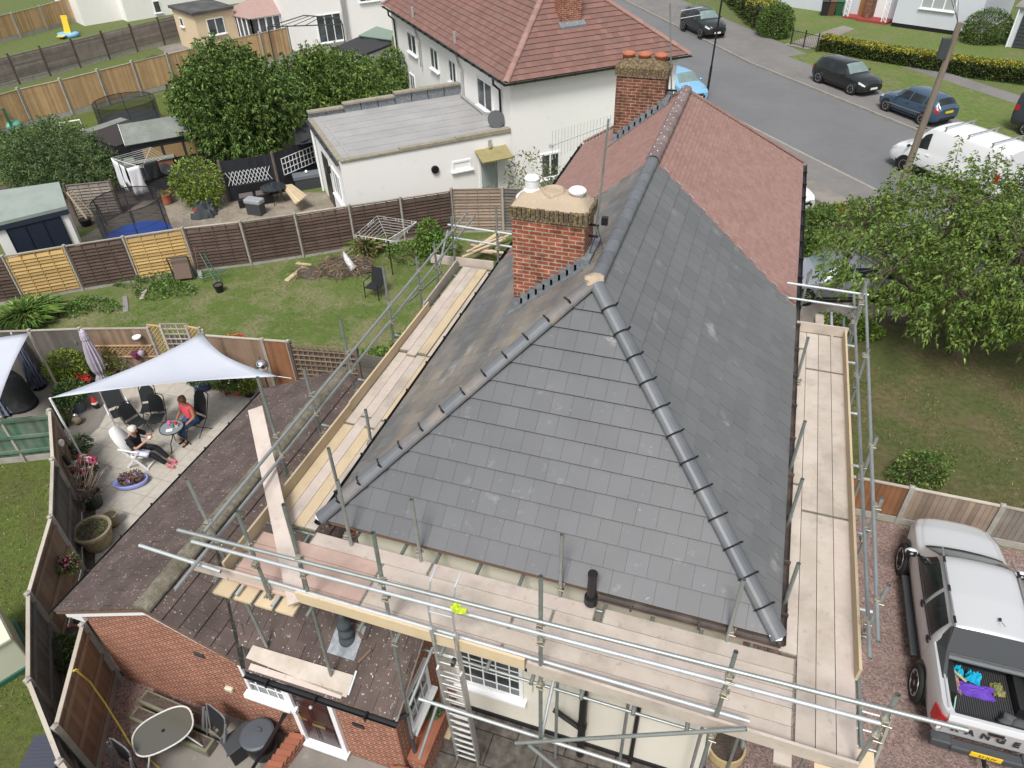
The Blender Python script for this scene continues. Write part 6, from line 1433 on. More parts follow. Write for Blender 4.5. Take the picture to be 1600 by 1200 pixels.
# bed
bx0, bx1, bz0, bz1 = -2.68, -1.17, .78, 1.24
for s_ in (1, -1):
    mb = MB(); k = 16; vs = []
    prof = [(.9*w,.5), (w*1.0,.56), (w*1.045,.85), (w*1.0,1.1), (w*.97,1.2), (w*.95,1.24), (w*.8,1.245), (w*.79,1.2)]
    for i in range(k+1):
        x = bx0 + (bx1-bx0)*i/k; tp = .09*max(0, 1-(i/3.))**2
        for (y, z) in prof: vs.append((x, s_*(y - tp), z))
    n = len(prof); fs = [(i*n+j, (i+1)*n+j, (i+1)*n+j+1, i*n+j+1) if s_ > 0 else (i*n+j+1, (i+1)*n+j+1, (i+1)*n+j, i*n+j) for i in range(k) for j in range(n-1)]
    fs += [tuple(range(n)), tuple(range(k*n+n-1, k*n-1, -1))]
    mb.add(vs, fs); mb.build('bed_side', sp, pk, auto=40)
mb = MB(); mb.box(((bx0+bx1)/2, 0, bz0), (bx1-bx0, 1.5, .05)); mb.box(((bx0+bx1)/2, .73, 1.0), (bx1-bx0-.02,.04,.42)); mb.box(((bx0+bx1)/2, -.73, 1.0), (bx1-bx0-.02,.04,.42)); mb.box((bx1-.04, 0, 1.0), (.05,1.46,.42)); mb.box((bx0+.1, 0, 1.0), (.04,1.46,.42))
for s_ in (1,-1): mb.box((-1.62, s_*.62, .93), (.9,.2,.26))
mb.build('bed_liner', mat('black_bed_liner', (.018,.019,.02), .55), pk)
mb = MB()
for i in range(26): mb.box(((bx0+bx1)/2, -.5+i*.04, bz0+.032), (bx1-bx0-.15,.018,.016))
mb.build('liner_ribs', mat('liner_rib', (.06,.062,.065), .5), pk)
mb = MB()
for s_ in (1,-1): mb.box((-1.95, s_*.79, 1.262), (1.2,.03,.02)) 
mb.build('bed_rail', M['galvbr'], pk)
mb = MB(); mb.slab([(-1.15,.7,1.8), (-1.15,-.7,1.8), (-1.42,-.74,1.38), (-1.42,.74,1.38)], (-.9,0,.5), .05)
for s_ in (1,-1): mb.add([(-1.1,s_*.72,1.78), (-1.13,s_*.85,1.25), (-1.95,s_*.83,1.25), (-1.42,s_*.74,1.4), (-1.1,s_*.66,1.76), (-1.13,s_*.76,1.25), (-1.95,s_*.76,1.25), (-1.42,s_*.68,1.38)], [(0,1,2,3),(7,6,5,4),(0,3,7,4),(3,2,6,7)])
mb.build('sports_bar', M['dkgrey'], pk)
mb = MB(); mb.tube((-1.45,.74,1.27), (-1.45,-.74,1.27), .05, 10); mb.tube((-1.36,.74,1.27), (-1.36,-.74,1.27), .03, 8); mb.build('cover_roller', mat('cover_roller', (.13,.14,.145), .4), pk)
# tailgate
mb = MB(); mb.add([(-2.70,.80,.66), (-2.70,-.80,.66), (-2.76,-.80,1.16), (-2.76,.80,1.16), (-2.70,.80,1.255), (-2.70,-.80,1.255), (-2.62,.80,1.255), (-2.62,-.80,1.255), (-2.62,.80,.66), (-2.62,-.80,.66)], [(1,0,3,2),(2,3,4,5),(5,4,6,7),(7,6,8,9),(0,8,6,4,3),(1,2,5,7,9)]); tg = mb.build('tailgate', sp, pk, bevel=.012)
RT = (radians(83), 0, radians(-90))
RT = (radians(90-7), 0, radians(-90))
for i, ch_ in enumerate('RANGER'):
    txt(ch_, .2, mat('dark_letter', (.03,.03,.035), .4) if i == 0 else bpy.data.materials['dark_letter'], pk, (-2.752, .62-.25*i, .94), RT, ext=.006, name='lettering', sx=1, bold=.01)
mb = MB(); mb.box((-2.768,.0,1.1), (.02,.26,.045)); mb.build('tailgate_handle', TRIM, pk)
mb = MB(); mb.box((-2.768,0,1.04), (.02,.22,.04)); mb.build('handle_trim', CHR, pk)
txt('4x4', .06, bpy.data.materials['dark_letter'], pk, (-2.765, -.55, 1.08), RT, ext=.003, name='small_badge')
for s_ in (1, -1):
    mb = MB(); mb.add([(-2.72,s_*.81,1.12), (-2.72,s_*.81,.74), (-2.62,s_*.955,.76), (-2.5,s_*.985,.86), (-2.45,s_*.985,1.17), (-2.66,s_*.9,1.15)], [(0,1,2,5),(5,2,3,4)] if s_ < 0 else [(5,2,1,0),(4,3,2,5)]); l_ = mb.build('tail_light', TL, pk)
    l_.modifiers.new('th', 'SOLIDIFY').thickness = -.025 if s_ < 0 else .025
    mb = MB(); mb.box((-2.735, s_*.87, .87), (.02,.07,.13)); mb.build('reversing_lens', PW, l_)
mb = MB(); mb.box((-2.82,0,.52), (.2,1.2,.16)); mb.box((-2.78,.76,.53), (.22,.36,.2)); mb.box((-2.78,-.76,.53), (.22,.36,.2)); mb.build('rear_bumper', M['dkgrey'], pk, bevel=.03)
mb = MB(); mb.box((-2.93,0.02,.58), (.02,.52,.12)); pl = mb.build('number_plate', PY_, pk)
t_ = txt('21 JUV', .105, bpy.data.materials['dark_letter'], pk, (-2.943, 0.0, .58), (radians(90),0,radians(-90)), ext=.002, name='plate_lettering')
mb = MB(); mb.tube((-2.9,0,.42), (-3.05,0,.42), .04); mb.sphere((-3.06,0,.5), .04); mb.build('tow_ball', TRIM, pk)
mb = MB(); mb.box((2.62,0,.62), (.1,1.2,.3)); mb.build('grille', TRIM, pk, bevel=.03)
for sx, xx in ((1,1.61), (-1,-1.61)):
    for s_ in (1,-1):
        Mx = Matrix.Rotation(radians(90)*-s_, 3, 'X'); mb = MB(); mb.lathe([(.46,0),(.455,.02),(0,.02)], (xx, s_*.955, .43), 28, M=Mx); mb.build('wheel_arch', TRIM, pk)
        wheel(pk, xx, s_*.91, .39, s_, w=.26, spokes=6)
# things lying in the load bed
PB = pk.matrix_basis.copy()
import mathutils
PM = Matrix.Translation(pk.location) @ Matrix.Rotation(radians(90.5), 4, 'Z') @ Matrix.Scale(.94, 4)
def bedp(x, y, z): return PM @ V((x+(.24 if x > -2.2 else 0), y, z))
def rag(name, label, cat, c, r, m, seed, sc=(1,1,.5)):
    mb = MB(); k = 12; vs = []; c = V(c)
    mb.sphere(c, r, 16, 10, sc=sc, jit=1.1, seed=seed); o = mb.build(name, m); 
    return tag(o, label, cat)
def crumple(name, label, cat, c, sx, sy, h, m, seed, rz=0):
    mb = MB(); n = 14; vs = []
    for j in range(n+1):
        for i in range(n+1):
            u, v = i/n*2-1, j/n*2-1; e = noise.noise(V((u*1.3+seed, v*1.3, seed)))
            rr = 1+.35*noise.noise(V((u*2, v*2, seed+5))); z = h*(.35+max(0, noise.noise(V((u*2.2+seed, v*2.2, 3)))*.9+.35))*(1-max(abs(u),abs(v))**4)
            p = Matrix.Rotation(rz, 3, 'Z') @ V((u*sx*rr, v*sy*rr, z)); vs.append(V(c)+p)
    mb.add(vs, [(j*(n+1)+i, j*(n+1)+i+1, (j+1)*(n+1)+i+1, (j+1)*(n+1)+i) for j in range(n) for i in range(n)])
    o = mb.build(name, m); md = o.modifiers.new('th', 'SOLIDIFY'); md.thickness = .012; return tag(o, label, cat)
cy = mat('cyan_plastic_bag', (.02,.42,.62), .4); pu = mat('purple_cloth', (.12,.05,.4), .8); 
crumple('carrier_bag', 'cyan bag in the pickup bed nearest the left side of the truck', 'bag', bedp(-1.72,.42,.85), .11, .1, .22, cy, 1.3, .4)
crumple('carrier_bag', 'cyan bag with a white handle in the middle of the pickup bed', 'bag', bedp(-1.75,.12,.85), .12, .1, .2, cy, 4.1, -.3)
crumple('cloth', 'crumpled purple cloth lying across the pickup bed', 'cloth', bedp(-2.02,.14,.83), .36, .13, .14, pu, 7.7, 0)
crumple('rubble_sack', 'brown and pink scraps of sacking heaped by the left wall of the pickup bed', 'sack', bedp(-1.88,.5,.83), .12, .25, .14, mat('brown_scraps', (.25,.15,.09), .9, [('noise', 14, .45, .6, (.45,.28,.25), .9)]), 2.2, 0)
crumple('green_rope', 'tangle of green and brown rope at the right of the purple cloth', 'rope', bedp(-1.85,-.3,.83), .1, .13, .12, mat('green_tangle', (.12,.17,.05), .8, [('noise', 18, .45, .6, (.4,.25,.12), .9)]), 9.2, .3)
mb = MB(); mb.tube(bedp(-1.78,.5,.99), bedp(-1.95,.3,.97), .022, 8); tag(mb.build('paint_roller', mat('gold_tube', (.5,.36,.15), .5)), 'golden brown tube with a white end lying between the two cyan bags', 'tube')
mb = MB(); mb.tube(bedp(-2.1,.46,.9), bedp(-2.5,.6,.86), .012, 6); tag(mb.build('rod', mat('mint_rod', (.4,.6,.5), .4)), 'thin pale mint rod lying on the ribbed bed liner', 'rod')
mb = MB(); mb.sphere(bedp(-2.42,-.52,.98), .17, 14, 8, sc=(1,1.1,.4)); mb.sphere(bedp(-2.35,-.36,.93), .16, 12, 8, sc=(1.2,1,.5), jit=.8); v_ = mb.build('vacuum_cleaner', mat('grey_black_plastic', (.1,.105,.11), .5), smooth=True); tag(v_, 'round grey and black machine in the rear corner of the pickup bed', 'machine')
mb = MB(); mb.pipe([bedp(-2.3,-.3,.84), bedp(-2.5,-.25,.83), bedp(-2.56,-.45,.84), bedp(-2.45,-.6,.84), bedp(-2.2,-.55,.84)], .012, 6); tag(mb.build('cable', M['wirem']), 'black cable curled round the grey machine in the pickup bed', 'cable')
# ------------------------------------------------------------ foliage tools
NR = np.random.default_rng(5)
def leafmat(name, c1, c2, c3=None, rough=.55):
    m = mat(name, c1, rough, [('noise', 1.6, .35, .65, c2, .9, 3)] + ([('noise', 4.5, .55, .68, c3, .8, 2)] if c3 else []), rnd=.45, spec=.35)
    b = m.node_tree.nodes['Principled BSDF']; b.inputs['Transmission Weight'].default_value = 0
    return m
LM = dict(cherry=leafmat('cherry_leaf', (.075,.14,.026), (.14,.215,.038), (.22,.29,.055)), dark=leafmat('dark_leaf', (.05,.11,.028), (.1,.17,.038), (.18,.25,.05)), olive=leafmat('olive_leaf', (.09,.15,.03), (.15,.21,.042), (.21,.26,.06)),
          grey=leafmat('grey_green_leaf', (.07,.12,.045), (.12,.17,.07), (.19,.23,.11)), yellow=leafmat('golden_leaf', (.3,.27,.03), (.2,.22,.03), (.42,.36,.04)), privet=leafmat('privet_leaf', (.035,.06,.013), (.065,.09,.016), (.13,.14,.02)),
          bright=leafmat('bright_leaf', (.1,.2,.03), (.06,.14,.025), (.16,.25,.05)), straw=leafmat('straw', (.3,.22,.12), (.2,.15,.09), (.42,.34,.2), .9), lime=leafmat('lime_leaf', (.2,.26,.03), (.13,.2,.03), (.3,.33,.05)), dry=leafmat('dry_twig', (.16,.12,.09), (.22,.18,.15)))
BARK = mat('bark', (.09,.07,.05), .9, [('noise', 8, .4, .7, (.16,.13,.1), .8)])
FLW = {k: mat(k+'_petal', c, .7, rnd=.2) for k, c in dict(red=(.55,.03,.03), pink=(.6,.1,.25), white=(.8,.78,.76), purple=(.1,.01,.05), salmon=(.6,.18,.1), yellow=(.6,.45,.05)).items()}
def leafmesh(name, P, D, size, ms, parent=None, aspect=.42, droop=.3, mi=None, world=None):
    """P (n,3) positions, D (n,3) leaf directions, size scalar or (n,)"""
    n = len(P); P = np.asarray(P, float); D = np.asarray(D, float); D /= np.linalg.norm(D, axis=1)[:, None]+1e-9
    s = np.broadcast_to(np.asarray(size, float), (n,)) * NR.uniform(.65, 1.25, n)
    A = NR.normal(size=(n, 3)); A[:, 2] *= .4; W = np.cross(D, A); W /= np.linalg.norm(W, axis=1)[:, None]+1e-9
    Nn = np.cross(W, D); flip = Nn[:, 2] < 0; Nn[flip] *= -1
    s1 = s[:, None]
    v = np.empty((n, 4, 3)); v[:, 0] = P; v[:, 1] = P + D*s1*.45 + W*s1*aspect*.5 + Nn*s1*.08; v[:, 2] = P + D*s1; v[:, 2, 2] -= s*droop; v[:, 3] = P + D*s1*.45 - W*s1*aspect*.5 + Nn*s1*.08
    off = np.zeros(3)
    if parent is not None:
        p = parent
        while p.parent: p = p.parent
        if not p.get('_local'): off = np.array(p.location)
    v = (v-off).reshape(-1, 3)
    me = bpy.data.meshes.new(name); me.vertices.add(4*n); me.vertices.foreach_set('co', v.ravel()); me.loops.add(4*n); me.loops.foreach_set('vertex_index', np.arange(4*n, dtype=np.int32))
    me.polygons.add(n); me.polygons.foreach_set('loop_start', np.arange(0, 4*n, 4, dtype=np.int32)); me.polygons.foreach_set('loop_total', np.full(n, 4, dtype=np.int32)); me.update(calc_edges=True)
    if not isinstance(ms, (list, tuple)): ms = [ms]
    for m in ms: me.materials.append(m)
    if mi is not None: me.polygons.foreach_set('material_index', np.asarray(mi, dtype=np.int32))
    at = me.attributes.new('rnd', 'FLOAT', 'FACE'); at.data.foreach_set('value', NR.uniform(0, 1, n))
    o = bpy.data.objects.new(name, me); COLL.objects.link(o)
    if parent is not None: o.parent = parent
    return o
def inblobs(blobs, n, surf=.55):
    """sample n points in ellipsoid blobs, biased to the outer shell"""
    vol = np.array([b[3]*b[4]*b[5] for b in blobs]); k = NR.choice(len(blobs), n, p=vol/vol.sum()); B = np.array(blobs)[k]
    d = NR.normal(size=(n, 3)); d /= np.linalg.norm(d, axis=1)[:, None]; r = NR.uniform(0, 1, n)**(1/3.); r = np.where(NR.uniform(size=n) < surf, NR.uniform(.8, 1.06, n), r)
    return B[:, :3] + d*B[:, 3:6]*r[:, None], d
def tree(name, label, cat, base, blobs, ntw, nl, lsize, lm, trunk=.12, droop=.3, twl=.7, aspect=.42, group=None, up=.25, branch=True, hang=0):
    t = thing(name, label, cat, base, group=group); base = V(base)
    tips, dirs = inblobs(blobs, ntw); ok = tips[:, 2] > .15; tips, dirs = tips[ok], dirs[ok]
    cz = min(b[2]-b[5]*.5 for b in blobs); nodes = []
    mb = MB(); top = base + V((RN.uniform(-.1,.1), RN.uniform(-.1,.1), max(.4, cz))); mb.pipe([base, base.lerp(top, .5)+V((.04,.03,0)), top], [trunk*1.25, trunk, trunk*.85], 8)
    for b in blobs:
        c = V(b[:3])
        for k in range(3 if len(blobs) < 6 else 2):
            e = c + V((RN.uniform(-.6,.6)*b[3], RN.uniform(-.6,.6)*b[4], RN.uniform(0,.55)*b[5])); m_ = top.lerp(e, .5)+V((0,0,-.12*(e-top).length)) + V((RN.uniform(-.15,.15),)*3)
            pts = [top, top.lerp(m_, .6), m_, m_.lerp(e, .6), e]; mb.pipe(pts, [trunk*.6, trunk*.48, trunk*.36, trunk*.24, trunk*.1], 6); nodes += [m_, m_.lerp(e, .5), e, top.lerp(m_, .7)]
    NA_ = np.array([tuple(x) for x in nodes]); LP, LD = [], []
    T = NR.uniform(0, 1, (len(tips), nl))
    for i, tp in enumerate(tips):
        j = np.argmin(((NA_-tp)**2).sum(1)); s = NA_[j]; d = tp-s; L = np.linalg.norm(d)+1e-6
        if branch and i % 3 == 0: a = V(s); b_ = V(tp); mb.pipe([a, a.lerp(b_, .5)+V((0,0,.06*L)), b_], [.016, .01, .004], 3, cap=False)
        dirn = d/L*.5 + dirs[i]*.5 + np.array([0,0,up]); dirn /= np.linalg.norm(dirn)
        for q in range(nl):
            u = T[i, q]; p = tp + dirn*(u-.5)*twl; p[2] -= .12*twl*u*u; LP.append(p); r = NR.normal(size=3); LD.append(dirn*.6 + r*.55 + np.array([0,0,-hang]))
    mb.build('trunk', BARK, t)
    leafmesh('crown', np.array(LP), np.array(LD), lsize, lm if isinstance(lm, list) else [lm], t, aspect=aspect, droop=droop, mi=NR.integers(0, len(lm), len(LP)) if isinstance(lm, list) else None)
    return t
def bush(name, label, cat, base, blobs, n, ls, lm, group=None, stems=5, aspect=.5, droop=.2, extra=None, surf=.6, outward=.7):
    t = thing(name, label, cat, base, group=group); P, D = inblobs(blobs, n, surf); ok = P[:, 2] > base[2]+.01; P, D = P[ok], D[ok]
    mb = MB()
    for k in range(stems):
        b = blobs[k % len(blobs)]; e = V(b[:3])+V((RN.uniform(-.5,.5)*b[3], RN.uniform(-.5,.5)*b[4], RN.uniform(.0,.6)*b[5])); mb.pipe([V(base)+V((RN.uniform(-.05,.05),RN.uniform(-.05,.05),0)), V(base).lerp(e, .5)+V((0,0,.05)), e], [.018, .013, .005], 5)
    mb.build('stem', BARK, t)
    leafmesh('foliage', P, D*outward+NR.normal(size=P.shape)*.5+np.array([0,0,.15]), ls, lm if isinstance(lm, list) else [lm], t, aspect=aspect, droop=droop, mi=NR.integers(0, len(lm), len(P)) if isinstance(lm, list) else None)
    if extra:
        for (nm, m_, k, s_) in extra:
            P, D = inblobs(blobs, k, 1.0); ok = P[:, 2] > base[2]+.05; P, D = P[ok]+D[ok]*.02, D[ok]; mb = MB()
            for p, d in zip(P, D): mb.sphere(p, s_*RN.uniform(.7,1.2), 6, 4, sc=(1,1,.55))
            mb.build(nm, m_, t)
    return t
def hedge(name, label, path, w_, h, z, n, ls, lm, topm=None, lumps=.12, cat='hedge'):
    t = thing(name, label, cat, (path[0][0], path[0][1], z)); path = [V((p[0], p[1], 0)) for p in path]; seg = [(path[i+1]-path[i]).length for i in range(len(path)-1)]; tot = sum(seg)
    P, D, MI = [], [], []
    for _ in range(n):
        s = RN.random()*tot; i = 0
        while s > seg[i]: s -= seg[i]; i += 1
        d = (path[i+1]-path[i]).normalized(); nn = V((-d.y, d.x, 0)); c = path[i]+d*s
        lump = 1 + lumps*noise.noise(c*.9) ; hh = h*lump; ww = w_/2*(1+lumps*noise.noise(c*1.3+V((5,0,0)))); f = RN.random()
        if f < .42: p = c+nn*RN.uniform(-ww,ww)+Z*(hh-abs(RN.gauss(0,.05))); dr = Z
        elif f < .9: sg = 1 if RN.random() < .35 else -1; y = RN.random(); p = c+nn*(sg*(ww-abs(RN.gauss(0,.05))-.06*(1-y)))+Z*(hh*y); dr = nn*sg+Z*.3
        else: p = c+nn*RN.uniform(-ww,ww)*.8+Z*RN.uniform(.1,hh*.9); dr = Z
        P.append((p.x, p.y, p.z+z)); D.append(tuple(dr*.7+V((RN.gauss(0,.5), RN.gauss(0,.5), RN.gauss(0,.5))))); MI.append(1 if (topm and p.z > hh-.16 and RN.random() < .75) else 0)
    mb = MB()
    for i in range(len(path)-1):
        k = int(seg[i]/.5)
        for j in range(k): c = path[i].lerp(path[i+1], (j+.5)/k); mb.pipe([c+Z*z, c+V((RN.uniform(-.15,.15),RN.uniform(-.15,.15),h*.7+z))], [.025,.01], 4)
    mb.build('stem', BARK, t)
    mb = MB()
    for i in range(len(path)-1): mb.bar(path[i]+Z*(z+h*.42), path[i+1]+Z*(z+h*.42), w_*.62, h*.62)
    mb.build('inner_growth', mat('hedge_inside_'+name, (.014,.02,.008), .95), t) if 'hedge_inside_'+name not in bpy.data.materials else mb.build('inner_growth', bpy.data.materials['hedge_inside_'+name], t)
    leafmesh('foliage', np.array(P), np.array(D), ls, [lm] + ([topm] if topm else []), t, aspect=.6, droop=.15, mi=MI); return t
# ------------------------------------------------------------ trees
cb = [(7.3,21.9,2.9,2.9,2.6,1.5), (4.5,22.0,2.4,1.9,1.9,1.0), (5.9,24.4,3.2,1.9,1.7,1.2), (9.4,24.2,3.4,2.3,2.1,1.5), (6.0,20.5,2.2,1.6,1.5,.9), (8.6,20.3,2.6,2.0,1.6,1.2), (3.6,24.8,2.0,1.1,1.3,.9), (7.6,25.8,3.4,1.5,1.3,1.2), (10.6,21.6,3.0,1.8,1.8,1.3)]
t = tree('cherry_tree', 'broad leafy green cherry tree over the right-hand lawn, in front of the white van', 'tree', (6.95,21.4,0), cb, 2500, 21, .145, [LM['cherry'], LM['olive'], LM['cherry']], trunk=.17, droop=.35, twl=.75, aspect=.38, up=.15, hang=.15)
# upright sprigs standing out of the top
mb = MB(); LP, LD = [], []
for (px, py, zt) in ((1502,212,5.2), (1568,228,5.0), (1542,252,4.7), (1455,258,4.6), (1395,262,4.4), (1385,300,4.0), (1340,305,3.8), (1590,262,4.6), (1290,400,2.8), (1478,250,4.6), (1432,240,4.6), (1528,235,4.9)):
    tp = G(px, py, zt); b = tp + V((RN.uniform(-.15,.15), RN.uniform(-.3,.1), -1.5)); mb.pipe([b, b.lerp(tp, .5)+V((.05,0,0)), tp], [.014,.01,.004], 4)
    for k in range(75): f = RN.random(); p = b.lerp(tp, f); an = RN.uniform(0,6.28); rr = .22*(1.15-f); LP.append((p.x+cos(an)*rr*RN.random(), p.y+sin(an)*rr*RN.random(), p.z)); LD.append((cos(an), sin(an), .1))
mb.build('shoot', BARK, t); leafmesh('shoot_leaves', np.array(LP), np.array(LD), .17, [LM['cherry'], LM['olive']], t, aspect=.38, droop=.4, mi=NR.integers(0,2,len(LP)))
def ctr(px, py, z): return G(px, py, z)
c = ctr(368,158,3.1); B = lambda dx, dy, dz, a, b, e: (c.x+dx, c.y+dy, c.z+dz, a, b, e)
tree('tree', 'tall dense dark green tree behind the black painted fence', 'tree', (c.x, c.y, 0), [B(0,0,0,2.6,2.4,2.3), B(-1.4,-.4,.2,1.5,1.4,1.3), B(1.5,.2,-.1,1.6,1.5,1.4), B(-.4,.3,1.5,1.5,1.4,1.1), B(.5,-1.2,-1.2,1.8,1.3,1.2), B(-1.3,-.6,-1.1,1.3,1.2,1.0)], 2400, 17, .19, [LM['dark'], LM['dark'], LM['olive']], trunk=.16, droop=.3, twl=.7, branch=False)
c = ctr(528,135,2.3)
tree('tree', 'wide lighter green tree between the dark tree and the white flat roofed wing', 'tree', (c.x, c.y, 0), [B(0,0,0,2.5,2.0,1.5), B(-2.0,.3,.2,1.7,1.6,1.3), B(1.8,-.2,-.3,1.6,1.5,1.1), B(0,-.8,-.9,2.4,1.3,.9), B(-.8,.5,1.0,1.5,1.3,.8)], 2200, 16, .19, [LM['olive'], LM['cherry'], LM['dark']], trunk=.14, droop=.35, twl=.8, branch=False)
c = ctr(590,130,1.4); bush('bush', 'dark bush in the corner below the dark flat garage by the white house', 'bush', (c.x, c.y, 0), [B(0,0,0,1.6,1.3,1.3), B(.9,.5,.6,.9,.9,1.2)], 5200, .2, [LM['dark'], LM['olive']])
c = ctr(82,248,1.4)
tree('large_shrub', 'large grey green feathery shrub behind the pale green roofed shed', 'shrub', (c.x, c.y, 0), [B(0,0,0,2.4,2.0,1.4), B(-1.7,0,-.2,1.5,1.5,1.2), B(1.7,.1,-.3,1.5,1.4,1.1), B(.2,.2,.8,1.5,1.3,.9)], 2000, 17, .15, [LM['grey'], LM['dark'], LM['grey']], trunk=.1, droop=.2, twl=.7, aspect=.25, branch=False)
c = ctr(308,283,1.1); bush('shrub', 'yellow green shrub with bare stems in the middle of the neighbour yard', 'shrub', (c.x, c.y, 0), [B(0,0,0,1.15,1.0,1.0), B(.3,-.2,-.4,.9,.8,.7)], 3600, .14, [LM['olive'], LM['lime']], stems=12)
# front hedges
hp = [tuple(G(*p))[:2] for p in ((1281,80), (1360,95), (1450,110), (1540,123), (1700,143))]
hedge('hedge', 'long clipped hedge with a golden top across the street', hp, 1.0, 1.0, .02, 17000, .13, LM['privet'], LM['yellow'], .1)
hp = [tuple(G(*p))[:2] for p in ((1125,-30), (1150,8), (1190,45), (1215,56))]
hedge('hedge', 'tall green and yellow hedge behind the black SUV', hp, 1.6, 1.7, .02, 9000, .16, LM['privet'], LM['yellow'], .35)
c = ctr(1212,35,1.0); bush('round_bush', 'rounded clipped conifer at the end of the tall hedge by the iron gate', 'bush', (c.x, c.y, 0), [B(0,0,0,1.25,1.2,1.25)], 7000, .12, [LM['bright'], LM['privet']], surf=.95)
c = ctr(1543,43,.95); bush('round_bush', 'big rounded clipped bush against the pale grey house wall', 'bush', (c.x, c.y, 0), [B(0,0,0,1.45,1.3,1.15), B(-.4,-.2,-.4,1.1,1.1,.8)], 8000, .12, [LM['privet'], LM['dark']], surf=.95)
# iron gate
t = thing('iron_gate', 'black iron garden gate between the rounded conifer and the long hedge', 'gate', G(1250,72))
a, b = G(1235,70), G(1275,80); 
for f in (0, .5, 1): p = a.lerp(b, f); mb = MB(); mb.bar(p, p+Z*1.15, .09, .09, up=(1,0,0)); mb.build('post', M['blackpl'], t)
mb = MB()
for i in range(1, 16): p = a.lerp(b, i/16); mb.bar(p+Z*.1, p+Z*1.0, .02, .02, up=(1,0,0))
for zz in (.15, .95): mb.bar(a+Z*zz, b+Z*zz, .03, .03)
mb.build('bars', M['blackpl'], t)
# street poles
pt = PY(1497, 33, 33.4); pb = G(1392,345,0); 
pb = V((6.0,32.6,0)); tpx = None
best = None
t = thing('utility_pole', 'weathered wooden utility pole on the near pavement, leaning in the view', 'pole', (pb.x, pb.y, 0))
top = CAMP + ray(1500,35)*((pb.y-.0)/ray(1500,35).y)
mb = MB(); mb.tube(pb, top, .15, 12, .105); mb.build('post', mat('weathered_pole', (.22,.18,.14), .9, [('noise', 6, .4, .7, (.15,.12,.09), .8)], stretch=(1,1,.15)), t)
mb = MB(); mb.box(top+V((-.25,0,-.9)), (.3,.25,.7)); mb.build('junction_box', M['dkgrey'], t)
mb = MB()
for zz in (3.2, 4.0): p = pb.lerp(top, zz/top.z); mb.bar(p+V((-.2,0,0)), p+V((.2,0,0)), .03, .03)
for k in range(3): mb.pipe([top-Z*(.1+.1*k), top.lerp(V((9.8+k*.5,62.5,5.2)), .5)-Z*.5, V((9.8+k*.5,62.5,5.2))], .014, 4)
mb.pipe([top-Z*.2, (top+V((-9,48,5.0)))/2-Z*.5, V((-9,52,5.2))], .012, 4) if False else None
mb.build('cable', M['wirem'], t)
lb = G(1104,152,.1); t = thing('lamp_post', 'thin dark lamp post beside the bright blue car', 'lamp post', lb)
top = CAMP + ray(1131,-20)*(lb.y/ray(1131,-20).y); top.x = lb.x if abs(top.x-lb.x) > .6 else top.x
mb = MB(); mb.tube(lb, lb.lerp(top, .3), .07, 10); mb.tube(lb.lerp(top, .3), top, .05, 10); mb.build('column', M['blackpl'], t)
mb = MB(); mb.bar(top, top+V((.2,.5,.15)), .06, .06); mb.box(top+V((.3,.75,.15)), (.2,.5,.1)); mb.build('lantern', M['dkgrey'], t)

# ------------------------------------------------------------ garden plants
def grassclump(name, label, c, r, h, n, m, cat='plant', group=None):
    t = thing(name, label, cat, c, group=group); P, D = [], []
    for _ in range(n):
        an = RN.uniform(0, 6.28); q = RN.random(); p = V(c)+V((cos(an)*r*q*.5, sin(an)*r*q*.5, 0)); d = V((cos(an)*q*.9, sin(an)*q*.9, 1)).normalized(); P.append(tuple(p)); D.append(tuple(d))
    leafmesh('blades', np.array(P), np.array(D), h, m if isinstance(m, list) else [m], t, aspect=.07, droop=.45, mi=NR.integers(0,len(m),n) if isinstance(m, list) else None); return t
c = G(48,500,0); grassclump('arching_grass', 'big clump of arching green grass at the left end of the garden fence', c, 1.5, .95, 1700, [LM['bright'], LM['olive']])
c = G(10,515,0); grassclump('arching_grass', 'yellower grass clump right at the left edge of the photo above the patio', c, 1.3, .7, 900, [LM['olive'], LM['straw']])
c = G(575,395,0); grassclump('spiky_plant', 'spiky strap leaved plant against the dark fence', c, .9, 1.0, 420, [LM['olive'], LM['straw']])
c = G(672,372,.55); bush('shrub', 'bright green bush by the dark fence near the far end of the scaffold', 'shrub', (c.x, c.y, 0), [B(0,0,0,.5,.5,.75), B(.15,-.2,-.2,.7,.55,.45)], 2200, .14, [LM['bright'], LM['olive']])
c = G(645,395,.2); bush('weeds', 'low leafy weeds under the rotary dryer beside the scaffold poles', 'plant', (c.x, c.y, 0), [B(0,0,0,1.1,.7,.35), B(.9,.6,.1,.8,.6,.5)], 2600, .12, [LM['bright'], LM['olive']])
c = G(590,570,.3); bush('shrub', 'green shrub growing up beside the left-hand scaffold poles', 'shrub', (c.x, c.y, 0), [B(0,0,0,.8,.7,.45), B(.5,1.2,0,.6,.6,.4), B(.8,2.6,0,.5,.6,.4)], 2600, .13, [LM['bright'], LM['olive']])
c = G(555,350,.8); bush('dry_weeds', 'tall dry brown weeds standing against the dark fence', 'plant', (c.x-.0, c.y-.1, 0), [B(0,0,0,.3,.2,.7)], 330, .12, [LM['dry'], LM['straw']], aspect=.3)
for i, (px, py) in enumerate(((270,450),(235,432),(150,475),(90,482))):
    c = G(px, py, .12); bush('ivy_strip', ['ivy under the second golden fence panel','ivy between the golden fence panels','ivy at the foot of the brown panel near the first golden one','ivy at the foot of the first golden panel'][i], 'ivy', (c.x, c.y, 0), [B(0,0,0,1.0,.35,.2), B(-.6,-.5,-.02,.7,.35,.18)], 900, .11, [LM['bright'], LM['dark']], stems=2)
